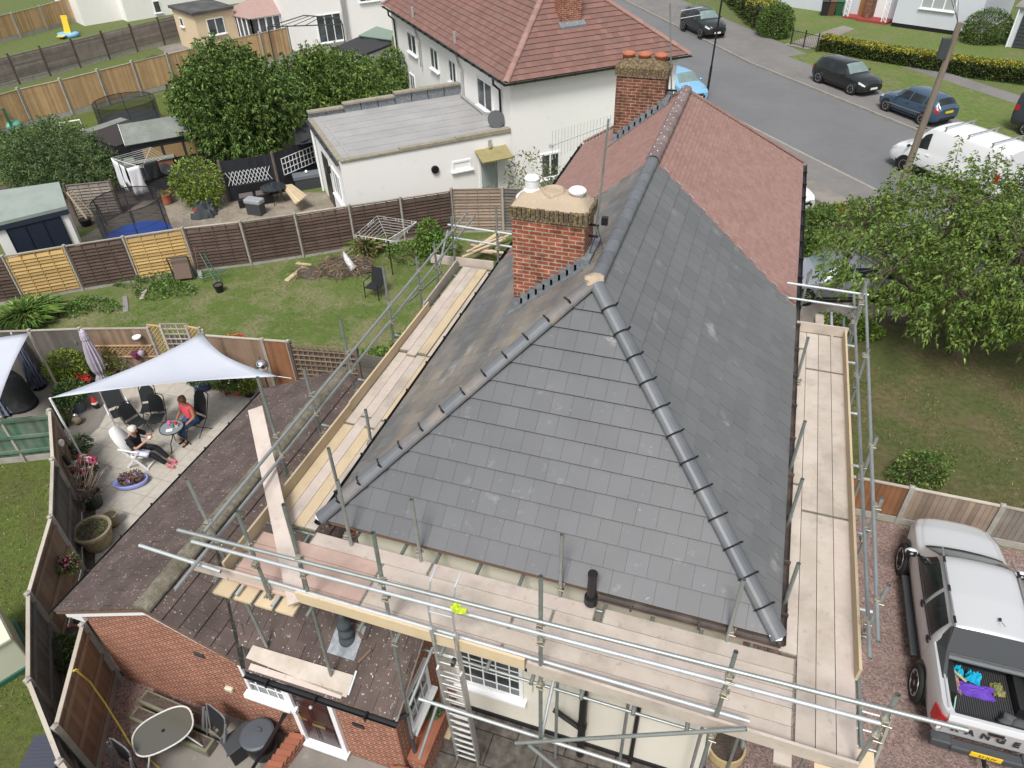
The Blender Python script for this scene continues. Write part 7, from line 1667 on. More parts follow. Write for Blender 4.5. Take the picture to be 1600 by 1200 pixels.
# right hand side
c = G(1440,735,.4); bush('shrub', 'loose green shrub on the brownish lawn behind the low fence', 'shrub', (c.x, c.y, 0), [B(0,0,0,.6,.5,.5), B(-.35,-.15,-.15,.4,.4,.3), B(.35,.2,.1,.35,.35,.45)], 1500, .1, [LM['olive'], LM['dark']], stems=14)
c = G(1305,505,.3); bush('low_shrub', 'bright leafy ground plant just beyond the far end of the right-hand deck', 'shrub', (c.x, c.y, 0), [B(-.1,0,0,.5,.35,.3), B(.8,-.15,0,.6,.35,.3)], 1700, .12, [LM['bright'], LM['lime']])
for i, (px, py, s_) in enumerate(((1270,345,.8),(1320,338,.9),(1375,330,1.0),(1245,385,.6),(1215,350,.7))):
    c = G(px, py, .3); bush('hedge_bush', ['bush by the front wall nearest the red roof','bush with reddish leaves above the silver car','leafy bush above the roof of the silver car','small bush beside the silver car bonnet','bush touching the black gutter of the red roof'][i], 'bush', (c.x, c.y, 0), [B(0,0,0,s_,s_*.8,.45), B(.4,.3,.1,s_*.6,s_*.6,.5)], 1700, .14, [LM['olive'], LM['dark']] if i != 1 else [LM['olive'], LM['dark'], LM['dry']])
c = G(1311,332,.35); bush('golden_bush', 'small golden yellow shrub at the end of the pale kerb slab', 'shrub', (c.x, c.y, 0), [B(0,0,0,.38,.38,.35)], 700, .12, LM['yellow'])
c = G(830,285,1.4); bush('climbing_rose', 'sprawling rose with bare stems behind the chimney against the white wall', 'plant', (c.x, c.y, 0), [B(0,0,0,1.1,.8,1.3), B(.9,.5,-.3,.8,.7,.9)], 900, .15, [LM['olive'], LM['dry']], stems=12)
# lawn tufts: real blades mixed in the nearer lawns
P = []
for _ in range(5200):
    x, y = RN.uniform(-21,-7.5), RN.uniform(14.2,23.5)
    fy = 15.4+(x+24.3)*.72
    if y < fy-.1 and noise.noise(V((x*.6,y*.6,0))) > -.15: P.append((x, y, .005))
P = np.array(P); o = leafmesh('grass_tufts', P, NR.normal(size=P.shape)*.4+np.array([0,0,1.]), .13, [LM['bright'], LM['olive']], aspect=.16, droop=.3, mi=NR.integers(0,2,len(P))); o['kind'] = 'stuff'
P = []
for _ in range(9000):
    x, y = RN.uniform(1.4,10), RN.uniform(13.9,21)
    if noise.noise(V((x*.8,y*.8,3))) > -.1: P.append((x, y, .005))
for _ in range(6000):
    x, y = RN.uniform(-19,-11.5), RN.uniform(1.5,9)
    if x < -12.4-(y-6)*.95: P.append((x, y, .005))
P = np.array(P); o = leafmesh('grass_tufts', P, NR.normal(size=P.shape)*.5+np.array([0,0,1.]), .1, [LM['olive'], LM['dark'], LM['straw']], aspect=.18, droop=.3, mi=NR.integers(0,3,len(P))); o['kind'] = 'stuff'
# ------------------------------------------------------------ people
SKIN = mat('skin', (.45,.25,.17), .6); SKINT = mat('tanned_skin', (.36,.18,.11), .6)
def skinned(name, verts, edges, rad, m, parent, sub=2, root=0):
    me = bpy.data.meshes.new(name); me.from_pydata([tuple(v) for v in verts], edges, []); o = bpy.data.objects.new(name, me); COLL.objects.link(o); o.parent = parent
    me.materials.append(m); md = o.modifiers.new('skin', 'SKIN'); md.use_smooth_shade = True
    for i, r in enumerate(rad):
        sv = me.skin_vertices[0].data[i]; sv.radius = (r, r) if not isinstance(r, tuple) else r; sv.use_root = (i == root)
    s = o.modifiers.new('sub', 'SUBSURF'); s.levels = sub; s.render_levels = sub; return o
def person(label, loc, rz, J, skin, top, bot, hair, shoe, sleeve=0.35, extra=None, hairlen=.0):
    """J joints in metres, local frame: x forward, y left"""
    t = thing('person', label, 'person', loc, rz, local=True)
    n = ['hip','waist','chest','neck','head','crown','shl','ell','wrl','shr','elr','wrr','hil','knl','anl','tol','hir','knr','anr','tor']; ix = {k: i for i, k in enumerate(n)}
    E = [('hip','waist'),('waist','chest'),('chest','neck'),('neck','head'),('head','crown'),('chest','shl'),('shl','ell'),('ell','wrl'),('chest','shr'),('shr','elr'),('elr','wrr'),('hip','hil'),('hil','knl'),('knl','anl'),('anl','tol'),('hip','hir'),('hir','knr'),('knr','anr'),('anr','tor')]
    Rr = dict(hip=.14, waist=.135, chest=.14, neck=.052, head=(.082,.088), crown=.07, shl=.062, ell=.042, wrl=.03, shr=.062, elr=.042, wrr=.03, hil=.1, knl=.062, anl=.04, tol=.035, hir=.1, knr=.062, anr=.04, tor=.035)
    V_ = [V(J[k]) for k in n]; Ee = [(ix[a], ix[b]) for a, b in E]; rad = [Rr[k] for k in n]
    for side in ('l', 'r'):      # hand: palm, four fingers of different lengths, thumb from the side of the palm
        w_ = V(J['wr'+side]); d = (w_-V(J['el'+side])).normalized(); sd_ = d.cross(Z).normalized()*(1 if side == 'l' else -1); dn = (d*.75+V((0,0,-.65))).normalized()
        pi_ = len(V_); V_.append(w_+d*.045); rad.append((.034,.018)); Ee.append((ix['wr'+side], pi_))
        for k, L in enumerate((.062,.075,.07,.055)):
            b0 = w_+d*.085+sd_*(.027-.018*k); i0 = len(V_); V_.append(b0); rad.append(.0095); Ee.append((pi_, i0)); V_.append(b0+d*L*.5+dn*.01); rad.append(.0085); Ee.append((i0, i0+1)); V_.append(b0+d*L*.5+dn*L*.55); rad.append(.0075); Ee.append((i0+1, i0+2))
        i0 = len(V_); V_.append(w_+d*.05+sd_*.045-Z*.01); rad.append(.011); Ee.append((pi_, i0)); V_.append(w_+d*.09+sd_*.055-Z*.025); rad.append(.009); Ee.append((i0, i0+1))
    skinned('body', V_, Ee, rad, skin, t)
    h = V(J['head']); up = (V(J['crown'])-h).normalized(); fw = V(J.get('face', (1,0,-.25))).normalized(); lf = up.cross(fw).normalized(); fw = lf.cross(up)
    MM = Matrix((fw, lf, up)).transposed()
    mb = MB(); mb.sphere(h+fw*.085-up*.01, .016, 8, 6, sc=(1,.8,1.3), M=MM); mb.build('nose', skin, t, smooth=True)
    for s_ in (1, -1):
        mb = MB(); mb.sphere(h+fw*.078+lf*.032*s_+up*.022, .011, 8, 6); mb.build('eye', M['blackpl'], t); mb = MB(); mb.sphere(h+lf*.088*s_-fw*.0, .02, 8, 6, sc=(.7,.4,1.2), M=MM); mb.build('ear', skin, t, smooth=True)
    mb = MB(); mb.sphere(h+fw*.08-up*.045, .02, 8, 6, sc=(.4,1.2,.3), M=MM); mb.build('mouth', FLW['salmon'], t)
    mb = MB(); mb.sphere(h-fw*.02+up*.045, .112, 16, 12, sc=(1,.95,.85), M=MM, jit=.25); mb.sphere(h-fw*.05-up*.01, .095, 12, 10, sc=(.8,.98,1.1), M=MM, jit=.3); mb.build('hair', hair, t, smooth=True)
    # top: torso with short sleeves
    el = {k: V(J['sh'+k]).lerp(V(J['el'+k]), sleeve) for k in 'lr'}
    vv = [V(J['hip'])+V((0,0,.0)), J['waist'], J['chest'], V(J['chest']).lerp(V(J['neck']), .62), J['shl'], el['l'], J['shr'], el['r']]
    skinned('top', vv, [(0,1),(1,2),(2,3),(2,4),(4,5),(2,6),(6,7)], [(.165,.15), (.165,.15), (.175,.15), .06, .078, .066 if sleeve > .2 else .058, .078, .066 if sleeve > .2 else .058], top, t)
    vv = [J['hip'], J['hil'], J['knl'], V(J['knl']).lerp(V(J['anl']), .88), J['hir'], J['knr'], V(J['knr']).lerp(V(J['anr']), .88)]
    skinned('trousers', vv, [(0,1),(1,2),(2,3),(0,4),(4,5),(5,6)], [.15, .115, .08, .062, .115, .08, .062], bot, t)
    for s_ in 'lr':
        a, b = V(J['an'+s_]), V(J['to'+s_]); mb = MB(); mb.bar(Z_(a, .012)-(b-a)*.3, Z_(b, .012)+(b-a)*.25, .085, .022); mb.bar(a.lerp(b,.5)-lf*.045+Z*.03, a.lerp(b,.5)+lf*.045+Z*.03, .03, .015); mb.build('sandal', shoe, t, bevel=.008)
    return t
blackc = mat('black_knit', (.012,.012,.016), .85); denim = mat('blue_denim', (.03,.075,.16), .8, [('noise', 6, .4, .7, (.05,.11,.22), .7)]); coral = mat('coral_top', (.72,.09,.12), .75)
grayh = mat('white_grey_hair', (.62,.58,.5), .8); brnh = mat('auburn_hair', (.12,.055,.035), .8, [('noise', 20, .5, .6, (.22,.12,.07), .7)])
a1 = radians(-100)
J1 = dict(hip=(0,0,.53), waist=(.0,0,.70), chest=(.03,0,.92), neck=(.06,0,1.1), head=(.11,0,1.24), crown=(.12,0,1.32), shl=(.05,.19,1.02), ell=(.10,.27,.76), wrl=(.30,.16,.62), shr=(.05,-.19,1.02), elr=(.10,-.27,.76), wrr=(.26,-.30,.58), hil=(.06,.1,.52), knl=(.44,.10,.52), anl=(.46,.1,.10), tol=(.6,.11,.03), hir=(.06,-.1,.52), knr=(.44,-.1,.52), anr=(.42,-.09,.10), tor=(.56,-.08,.03), face=(1,0,-.6))
p1 = G(292,664,.5); P1 = V((p1.x, p1.y+.25, .008))
person('woman in a coral pink sleeveless top and jeans sitting on a black chair, looking down', P1, a1, J1, SKINT, coral, denim, brnh, M['blackpl'], sleeve=.12)
a2 = radians(8)
J2 = dict(hip=(0,0,.5), waist=(-.03,0,.67), chest=(.0,0,.90), neck=(.06,0,1.07), head=(.13,0,1.19), crown=(.14,0,1.27), shl=(.03,.2,1.0), ell=(.22,.28,.80), wrl=(.42,.14,.90), shr=(.03,-.2,1.0), elr=(.22,-.27,.78), wrr=(.42,-.12,.92), hil=(.06,.1,.49), knl=(.45,.14,.50), anl=(.74,.12,.12), tol=(.88,.12,.04), hir=(.06,-.1,.49), knr=(.45,-.1,.46), anr=(.78,-.06,.10), tor=(.93,-.06,.03), face=(1,.1,-.35))
p2 = G(216,702,.5); P2 = V((p2.x, p2.y, .008))
p_ = person('white haired woman in black sitting in a white garden chair, holding a cup and plate', P2, a2, J2, SKIN, blackc, blackc, grayh, FLW['pink'], sleeve=.85)
mb = MB(); mb.obox((.0,-.26,.5), (.42,0,-.02), (0,.2,.0), (0,0,.10)); mb.sphere((.25,-.2,.56), .16, 12, 8, sc=(1.3,.5,.4), jit=.5); mb.build('white_cloth', mat('pale_lilac_cloth', (.62,.63,.75), .8), p_, smooth=True)
R2 = Matrix.Rotation(a2, 3, 'Z')
def at2(x, y, z): return P2 + R2 @ V((x, y, z))
cup = thing('cup', 'pale cup held up by the white haired woman', 'cup', at2(.5,.0,.93)); mb = MB(); mb.lathe([(.03,0),(.042,.08),(.038,.08),(.028,.01),(0,.01)], at2(.5,.0,.92), 14); mb.build('bowl', mat('cream_china', (.75,.68,.5), .3), cup, smooth=True); mb = MB(); mb.pipe([at2(.5,-.04,.98), at2(.5,-.07,.96), at2(.5,-.04,.94)], .006, 5); mb.build('handle', bpy.data.materials['cream_china'], cup)

# ------------------------------------------------------------ patio furniture
MESHF = mat('black_mesh_fabric', (.016,.018,.02), .7); BLKM = mat('black_steel', (.015,.015,.017), .4); GRYM = mat('silver_tube', (.42,.43,.45), .35, metal=.7)
def bistro(label, loc, rz, back=.95, group=None, armless=True, lean=.2, frame=None, sw=.42, name='folding_chair', arms=False):
    fm = frame or BLKM; t = thing(name, label, 'chair', loc, rz, group, local=True); w = sw/2
    mb = MB(); pts = [(-w,.43)] ; k = 8
    arc = [(-.22-lean*.9, w*cos(pi*i/k), back-.08+.1*sin(pi*i/k)) for i in range(k+1)]
    mb.pipe([(-.2,w,.42)] + arc + [(-.2,-w,.42)], .013, 7); mb.build('back_frame', fm, t)
    mb = MB(); n = 6; vs = []
    for i in range(n+1):
        z = .5+(back-.5)*i/n; x = -.2-lean*(z-.42)/(back-.42)*.9 - .0; ww = w*.93*(1 if i < n-1 else .8 if i == n-1 else .45)
        vs += [(x, ww, z), (x, -ww, z)]
    mb.add(vs, [(2*i, 2*i+1, 2*i+3, 2*i+2) for i in range(n)]); o = mb.build('backrest', MESHF, t); o.modifiers.new('th', 'SOLIDIFY').thickness = .012
    mb = MB(); mb.prism([(-.2,-w*.93), (.2,-w*.9), (.23,-w*.6), (.23,w*.6), (.2,w*.9), (-.2,w*.93)], .43, .45); mb.build('seat', MESHF, t, bevel=.01)
    for s_ in (1, -1):
        mb = MB(); mb.pipe([(-.2,s_*w,.44), (.22,s_*w,.01)], .012, 6); mb.build('leg', fm, t); mb = MB(); mb.pipe([(.2,s_*w,.44), (-.25,s_*w,.01)], .012, 6); mb.build('leg', fm, t)
        if arms: mb = MB(); mb.pipe([(-.28,s_*(w+.03),.66), (.1,s_*(w+.03),.66), (.2,s_*(w+.03),.62), (.22,s_*(w+.02),.44)], .014, 6); mb.build('arm', M['upvc'] if frame is GRYM else fm, t)
    return t
def down(px, py, z=0): p = G(px, py, z); return V((p.x, p.y, .008))
bistro('black folding mesh chair standing by itself between the round table and the shade sail', down(252,672), radians(-68), back=.98, group='black mesh patio chairs')
bistro('black mesh chair partly behind the front one, under the edge of the shade sail', down(240,655), radians(-60), back=.95, group='black mesh patio chairs')
bistro('black mesh chair directly behind the white haired woman, tipped towards the table', down(222,678), radians(-15), back=.9, group='black mesh patio chairs', lean=.25)
bistro('reclining mesh chair with white arms beside the statue', down(196,662), radians(-35), back=1.05, lean=.4, frame=GRYM, sw=.5, arms=True, name='recliner')
bistro('black chair the woman in coral is sitting on', V((P1.x, P1.y+.05, .008)), a1, back=1.15, lean=.3, sw=.5, name='recliner')
# white resin chair of the woman in black
t = thing('garden_chair', 'white folding resin chair with an oval back, seating the woman in black', 'chair', P2, a2, local=True)
mb = MB(); k = 10; vs = []
for i in range(k+1):
    z = .44+.72*i/k; x = -.2-.34*(i/k); ww = .23*math.sqrt(max(.02, 1-((i/k-.45)/.6)**2)); vs += [(x, ww, z), (x, -ww, z)]
mb.add(vs, [(2*i, 2*i+1, 2*i+3, 2*i+2) for i in range(k)]); o = mb.build('backrest', M['upvc'], t, smooth=True); o.modifiers.new('th', 'SOLIDIFY').thickness = .03
mb = MB(); mb.prism([(-.22,-.24),(.25,-.23),(.25,.23),(-.22,.24)], .4, .435); mb.build('seat', M['upvc'], t, bevel=.02)
for s_ in (1,-1):
    mb = MB(); mb.pipe([(-.34,s_*.27,.68), (.0,s_*.29,.68), (.22,s_*.27,.64)], .026, 6); mb.build('arm', M['upvc'], t)
    mb = MB(); mb.bar((-.3,s_*.25,.66), (.28,s_*.25,.01), .03, .05); mb.build('leg', M['upvc'], t); mb = MB(); mb.bar((.2,s_*.25,.64), (-.32,s_*.25,.01), .03, .05); mb.build('leg', M['upvc'], t)
mb = MB(); mb.bar((.26,-.25,.04),(.26,.25,.04), .03, .05); mb.build('stretcher', M['upvc'], t)
# glass bistro table
tb = G(268,668,.7); tb = V((tb.x, tb.y, .008)); t = thing('bistro_table', 'small round glass table with curled black legs between the two women', 'table', tb, local=True)
gl = mat('table_glass', (.2,.23,.24), .1, spec=.8)
mb = MB(); mb.lathe([(0,.69),(.3,.69),(.3,.698),(0,.698)], (0,0,0), 32); mb.build('tabletop', gl, t, smooth=False)
mb = MB(); mb.pipe([(.305*cos(2*pi*i/32), .305*sin(2*pi*i/32), .693) for i in range(32)], .013, 6, closed=True); mb.build('rim', BLKM, t)
mb = MB(); mb.tube((0,0,.5), (0,0,.68), .06, 8); mb.lathe([(.09,.5),(.07,.55),(.1,.6)], (0,0,0), 10); mb.build('hub', BLKM, t)
for k in range(3):
    an = k*2.094+.5; c_, s_ = cos(an), sin(an); mb = MB(); mb.pipe([(c_*.05,s_*.05,.55), (c_*.08,s_*.08,.42), (c_*.22,s_*.22,.28), (c_*.27,s_*.27,.1), (c_*.31,s_*.31,.01)], .013, 6); mb.build('leg', BLKM, t)
def onT(x, y): return V((tb.x+x, tb.y+y, .708))
t = thing('flower_mug', 'pink patterned mug towards the left of the little glass table', 'mug', onT(-.08,.06)); mb = MB(); mb.lathe([(.04,0),(.045,.09),(.038,.09),(.035,.01),(0,.01)], onT(-.08,.06), 14); mb.build('bowl', FLW['pink'], t); mb = MB(); mb.sphere(onT(-.08,.06)+Z*.1, .06, 8, 6, jit=.6); mb.build('flowers', FLW['pink'], t)
t = thing('flower_pot', 'small red and white flower pot at the right of the glass table', 'pot', onT(.12,.08)); mb = MB(); mb.lathe([(.04,0),(.05,.08),(0,.08)], onT(.12,.08), 14); mb.build('pot', FLW['white'], t); mb = MB(); mb.sphere(onT(.12,.08)+Z*.11, .055, 8, 6, jit=.6); mb.build('flowers', FLW['red'], t)
mb = MB(); mb.box(onT(.02,-.12), (.16,.11,.006), rz=.6); tag(mb.build('paper', M['upvc']), 'white sheet of paper on the front of the glass table', 'paper')
mb = MB(); mb.lathe([(.035,0),(.035,.1),(0,.1)], onT(.02,.03), 12); tag(mb.build('tin', mat('teal_tin', (.1,.3,.33), .4)), 'teal tin in the middle of the glass table', 'tin')
# shade sails
def sail(label, corners, sag=.12, n=16, bow=.14, col=None):
    t = thing('shade_sail', label, 'shade sail', (sum((c.x for c in corners))/3, sum((c.y for c in corners))/3, sum((c.z for c in corners))/3)); A, B_, C_ = corners; cen = (A+B_+C_)/3; vs = []; idx = {}
    for i in range(n+1):
        for j in range(n+1-i):
            a, b = i/n, j/n; c = 1-a-b; p = A*a+B_*b+C_*c
            e = 27*a*b*c; edge = 4*max(a*b*(1-c)**1 if c < .999 else 0, b*c*(1-a) if a < .999 else 0, a*c*(1-b) if b < .999 else 0)
            pull = 0
            for (u, v, w_) in ((a, b, c), (b, c, a), (c, a, b)): pull += 4*u*v*(1-w_)**2*max(0, 1-w_*2.2)
            p = p.lerp(cen, bow*min(1, pull)); p = p - Z*sag*e; idx[i, j] = len(vs); vs.append(p)
    fs = []
    for i in range(n):
        for j in range(n-i):
            fs.append((idx[i,j], idx[i+1,j], idx[i,j+1]))
            if j < n-i-1: fs.append((idx[i+1,j], idx[i+1,j+1], idx[i,j+1]))
    mb = MB(); mb.add(vs, fs); o = mb.build('fabric', col, t, smooth=True); md = o.modifiers.new('th', 'SOLIDIFY'); md.thickness = .006; return t
sailm = mat('pale_grey_sail', (.48,.51,.57), .75, [('noise', 1.2, .4, .7, (.44,.47,.53), .6)])
A, B_, C_ = G(315,520,2.3), G(78,622,2.35), G(434,588,2.5)
t = sail('large pale grey triangular shade sail over the patio beside the extension', [A, B_, C_], col=sailm, bow=.2)
mb = MB(); mb.tube(C_, G(455,591,2.6), .008, 5); mb.build('tie_rope', M['upvc'], t)
mb = MB(); mb.tube(B_, Z_(B_,0)-V((0,0,0)), .03, 8); mb.build('post', M['upvc'], t); mb = MB(); mb.tube(A+V((.02,.03,.1)), Z_(A,0)+V((.02,.03,0)), .035, 8); mb.build('post', F['cap'], t)
t = sail('second pale shade sail cut by the left edge of the photo', [G(46,520,2.4), G(-140,540,2.4), G(-8,648,2.4)], col=sailm, bow=.08)
mb = MB(); p = G(46,520,2.45); mb.tube(p, Z_(p,0), .035, 8); mb.build('post', F['cap'], t)
# folded parasol
def folded(label, base, top, m, r=.2, name='folded_parasol', stripes=False, frill=True):
    t = thing(name, label, 'parasol', base); mb = MB(); k = 24; vs = []; base, top = V(base), V(top); ax = top-base
    prof = [(.0,1.0), (.35,.985), (.55,.93), (.6,.86), (.5,.84), (.75,.7), (.95,.5), (.9,.36), (.55,.27), (.85,.2), (1.15,.12), (1.2,.08)] if frill else [(0,1), (.25,.97), (.5,.8), (.7,.5), (.9,.25), (1.2,.06)]
    for (rr, f) in prof:
        for j in range(k): q = 1+.2*(1 if j % 2 else -1)*min(1,(1-f)*3); vs.append(base+ax*f+V((cos(2*pi*j/k)*r*rr*q, sin(2*pi*j/k)*r*rr*q, 0)))
    mb.add(vs, [(i*k+j, i*k+(j+1) % k, (i+1)*k+(j+1) % k, (i+1)*k+j) for i in range(len(prof)-1) for j in range(k)]); mb.build('canopy', m, t, smooth=False)
    mb = MB(); mb.tube(base, top+Z*.03, .02, 8); mb.build('pole', M['upvc'], t); mb = MB(); mb.lathe([(.22,0),(.2,.06),(.05,.1)], base, 18); mb.build('base', M['blackpl'], t)
b_ = G(172,604,.0); tp = G(139,529,2.25)
folded('folded lilac parasol with a tied waist standing before the board fence', (b_.x, b_.y-.1, .01), (b_.x+.05, b_.y-.1, 2.15), mat('lilac_fabric', (.47,.43,.5), .8, [('wavex', 3, .4, .7, (.38,.345,.41), .6)]), r=.19)
b_ = G(62,605,.0); folded('folded navy striped parasol leaning between the grey sail and yellow bush', (b_.x, b_.y, .01), (b_.x-.12, b_.y+.1, 1.9), mat('navy_fabric', (.07,.08,.12), .8, [('wavex', 6, .5, .6, (.18,.19,.25), .7)]), r=.2, frill=False)
b_ = G(8,648,.0); folded('folded blue grey striped cover at the left edge beside the dark covered grill', (b_.x, b_.y, .01), (b_.x-.1, b_.y+.1, 1.3), mat('bluegrey_fabric', (.1,.12,.17), .8, [('wavex', 6, .5, .6, (.25,.27,.33), .7)]), r=.22, frill=False)
c = down(28,632); t = thing('covered_grill', 'dark grey covered barbecue under the second shade sail', 'barbecue', c)
mb = MB(); mb.lathe([(.5,0),(.52,.1),(.48,.5),(.45,.85),(.36,1.05),(.15,1.12),(0,1.13)], c, 22, sx=1.25, sy=.9); mb.build('cover', mat('charcoal_cover', (.03,.032,.035), .55, [('noise', 2, .5, .65, (.07,.075,.08), .7)]), t, smooth=True)
mb = MB(); mb.lathe([(.53,.02),(.535,.04),(.53,.06)], c, 22, sx=1.25, sy=.9); mb.build('hem', M['blackpl'], t)
# ------------------------------------------------------------ pots and ornaments
POTS = dict(terra=M['terracotta'], grey=mat('blue_grey_glaze', (.13,.16,.19), .4), black=M['blackpl'], stone=mat('aged_stone_pot', (.27,.23,.15), .9, [('noise', 6, .4, .7, (.16,.15,.09), .8)]), blue=mat('cobalt_glaze', (.03,.07,.2), .3), dkgrn=mat('dark_green_glaze', (.03,.045,.035), .4), red=mat('red_plastic_pot', (.3,.03,.03), .5))
def pot(label, c, r, h, pm, plant=None, fl=None, name='plant_pot', n=700, ls=.09, ph=.3, pr=None, cat='plant pot'):
    t = thing(name, label, cat, c); mb = MB(); mb.lathe([(r*.7,0),(r*.78,h*.1),(r*.98,h*.85),(r*1.08,h*.87),(r*1.08,h),(r*.92,h),(r*.88,h*.88),(0,h*.88)], c, 20); mb.build('pot', POTS[pm], t, smooth=False)
    mb = MB(); mb.lathe([(r*.88,h*.9),(0,h*.93)], c, 14); mb.build('compost', GR['soil'], t)
    pr = pr or r*1.3
    if plant:
        bl = [(c[0], c[1], c[2]+h+ph*.45, pr, pr, ph*.6)]; P, D = inblobs(bl, n, .6); leafmesh('leaves', P, D+NR.normal(size=P.shape)*.5+np.array([0,0,.3]), ls, [LM[plant]] if isinstance(plant, str) else [LM[q] for q in plant], t, aspect=.45, droop=.25, mi=NR.integers(0, 1 if isinstance(plant, str) else len(plant), n))
        mb = MB()
        for k in range(4): mb.pipe([V(c)+Z*h*.9, V(c)+V((RN.uniform(-.5,.5)*pr, RN.uniform(-.5,.5)*pr, h+ph*.6))], [.012,.005], 4)
        mb.build('stem', BARK, t)
        for (fm, k, s_) in (fl or []):
            P, D = inblobs(bl, k, 1.); D[:, 2] = abs(D[:, 2]); P = np.array(bl[0][:3])+D*np.array(bl[0][3:6])*1.03; mb = MB()
            for p in P: mb.sphere(p, s_, 7, 4, sc=(1,1,.6))
            mb.build('flowers', FLW[fm], t)
    return t
pot('golden green bush in a dark tub in front of the board fence', down(120,600), .26, .4, 'black', 'lime', name='potted_bush', n=2300, ls=.1, ph=.75, pr=.62)
pot('pot of bright red flowers below the golden bush', down(133,612), .22, .3, 'black', 'dark', [('red', 110, .03)], n=400, ls=.08, ph=.25, pr=.3)
pot('dark leaved plant in a large blue grey tub beside the sail edge', down(123,640), .3, .42, 'grey', 'dark', n=1100, ls=.11, ph=.5, pr=.42)
pot('brown tub of small plants with a crate next to the blue grey tub', down(104,655), .24, .28, 'stone', ('dark','dry'), n=500, ls=.08, ph=.25)
pot('small black pot of dark leaves at the foot of the wooden post', down(100,668), .15, .2, 'black', 'dark', n=350, ls=.07, ph=.2)
pot('reddish leaved shrub in a pot between parasol and statue', down(186,596), .22, .3, 'terra', ('olive','lime','dry'), n=1400, ls=.09, ph=.75, pr=.42)
pot('pink salmon leaved plant near the folded navy parasol', down(102,605), .16, .2, 'terra', 'dry', [('salmon', 30, .03)], n=300, ls=.08, ph=.2)
pot('trailing pink and white petunias in a raised basket by the left fence', down(139,752), .2, .3, 'dkgrn', ('dark','olive'), [('pink', 60, .045), ('white', 30, .045), ('red', 26, .045), ('salmon', 14, .04)], name='petunia_basket', n=900, ls=.08, ph=.45, pr=.36)
pot('green trailing plant with dark bird ornament on the black hook', down(133,715), .16, .3, 'stone', ('dark','grey'), n=800, ls=.08, ph=.35, pr=.32)
pot('dark glazed pot of bare brown stems beside the stone urn', down(150,790), .24, .42, 'dkgrn', 'dry', n=260, ls=.07, ph=.25)
pot('big round aged stone urn filled with moss at the corner of the extension', down(157,850), .4, .55, 'stone', 'olive', n=260, ls=.05, ph=.04, pr=.3, name='stone_urn')
pot('small stone pot on a pedestal just right of the stone urn', down(180,820), .16, .38, 'stone', None)
pot('blue glazed pot behind the chair of the woman in coral', down(318,607), .3, .35, 'blue', 'dark', n=500, ls=.08, ph=.2)
pot('terracotta pot of green leaves under the right edge of the sail', down(355,612), .2, .28, 'terra', 'olive', n=700, ls=.1, ph=.35, pr=.32)
pot('terracotta pot of white flowers, next to the extension eave', down(374,615), .2, .28, 'terra', 'olive', [('white', 22, .03)], n=650, ls=.1, ph=.35, pr=.3)
pot('black pot of yellow green leaves nearest the extension roof', down(390,618), .17, .24, 'black', ('olive','lime'), n=550, ls=.09, ph=.3, pr=.26)
pot('red and orange geraniums on a stand before the brown fence', down(376,575), .22, .75, 'black', 'olive', [('red', 50, .045), ('salmon', 30, .04)], n=600, ls=.1, ph=.4, pr=.38)
pot('terracotta pot lying in the gap beside the brick gable', down(116,1002), .22, .25, 'terra', None)
pot('dark weedy plant growing between the two fences by the brick gable', down(105,1045), .2, .15, 'black', ('dark','grey'), n=1300, ls=.1, ph=.7, pr=.4)
# bare twiggy shrub in front of the fence
c = down(130,800); t = thing('bare_shrub', 'tangle of bare brown twigs against the left fence above the stone urn', 'shrub', c); mb = MB()
for k in range(60):
    a = c+V((RN.uniform(-.1,.1),RN.uniform(-.1,.1),.1)); e = c+V((RN.uniform(-.4,.55),RN.uniform(-.3,.8),RN.uniform(.6,1.3))); mb.pipe([a, a.lerp(e,.5)+V((RN.uniform(-.12,.12),RN.uniform(-.12,.12),.1)), e, e+V((RN.uniform(-.15,.15),RN.uniform(-.15,.15),-.1))], [.014,.01,.007,.004], 4)
mb.build('twigs', mat('bare_twig', (.26,.21,.17), .9), t)
# plant hook
c = down(122,745); t = thing('plant_hook', 'black curled shepherd hook standing on the patio by the left fence', 'hook', c); mb = MB(); mb.pipe([c, c+Z*1.25]+[c+V((.14-.14*cos(a), .0, 1.25+.14*sin(a))) for a in (.5,1.,1.57,2.2,2.8,3.3)]+[c+V((.31,0,1.2)), c+V((.36,0,1.22))], .012, 6); mb.build('stem', BLKM, t); mb = MB(); mb.box(c+V((.33,0,1.12)), (.16,.05,.03)); mb.sphere(c+V((.33,0,1.16)), .04, 8, 6, sc=(1.6,.7,.8)); mb.build('bird_ornament', BLKM, t)
# oval tray planter
c = down(207,757); t = thing('tray_planter', 'lavender blue oval tray with dark red leaved bedding plants', 'planter', c); lav = mat('lavender_plastic', (.28,.31,.62), .4)
mb = MB(); Mz = Matrix.Rotation(.55, 3, 'Z'); mb.lathe([(.3,0),(.33,.06),(.35,.16),(.32,.17),(.28,.08),(0,.07)], c, 26, sx=1.25, sy=.75, M=None); 
for i in range(len(mb.v)): p = Mz @ (V(mb.v[i])-c); mb.v[i] = tuple(p+c)
mb.build('tray', lav, t, smooth=True)
bl = [(c.x-.08,c.y-.03,.2,.2,.15,.14), (c.x+.12,c.y+.1,.24,.17,.14,.16)]; P, D = inblobs(bl, 700, .6); leafmesh('leaves', P, D+np.array([0,0,.3]), .07, [LM['dark'], LM['dry'], mat('maroon_leaf', (.12,.03,.03), .6, rnd=.4)], t, mi=NR.integers(0,3,len(P)))
mb = MB()
for p in P[:60]: mb.sphere(p+np.array([0,0,.03]), .018, 5, 4)
mb.build('flowers', FLW['salmon'], t)
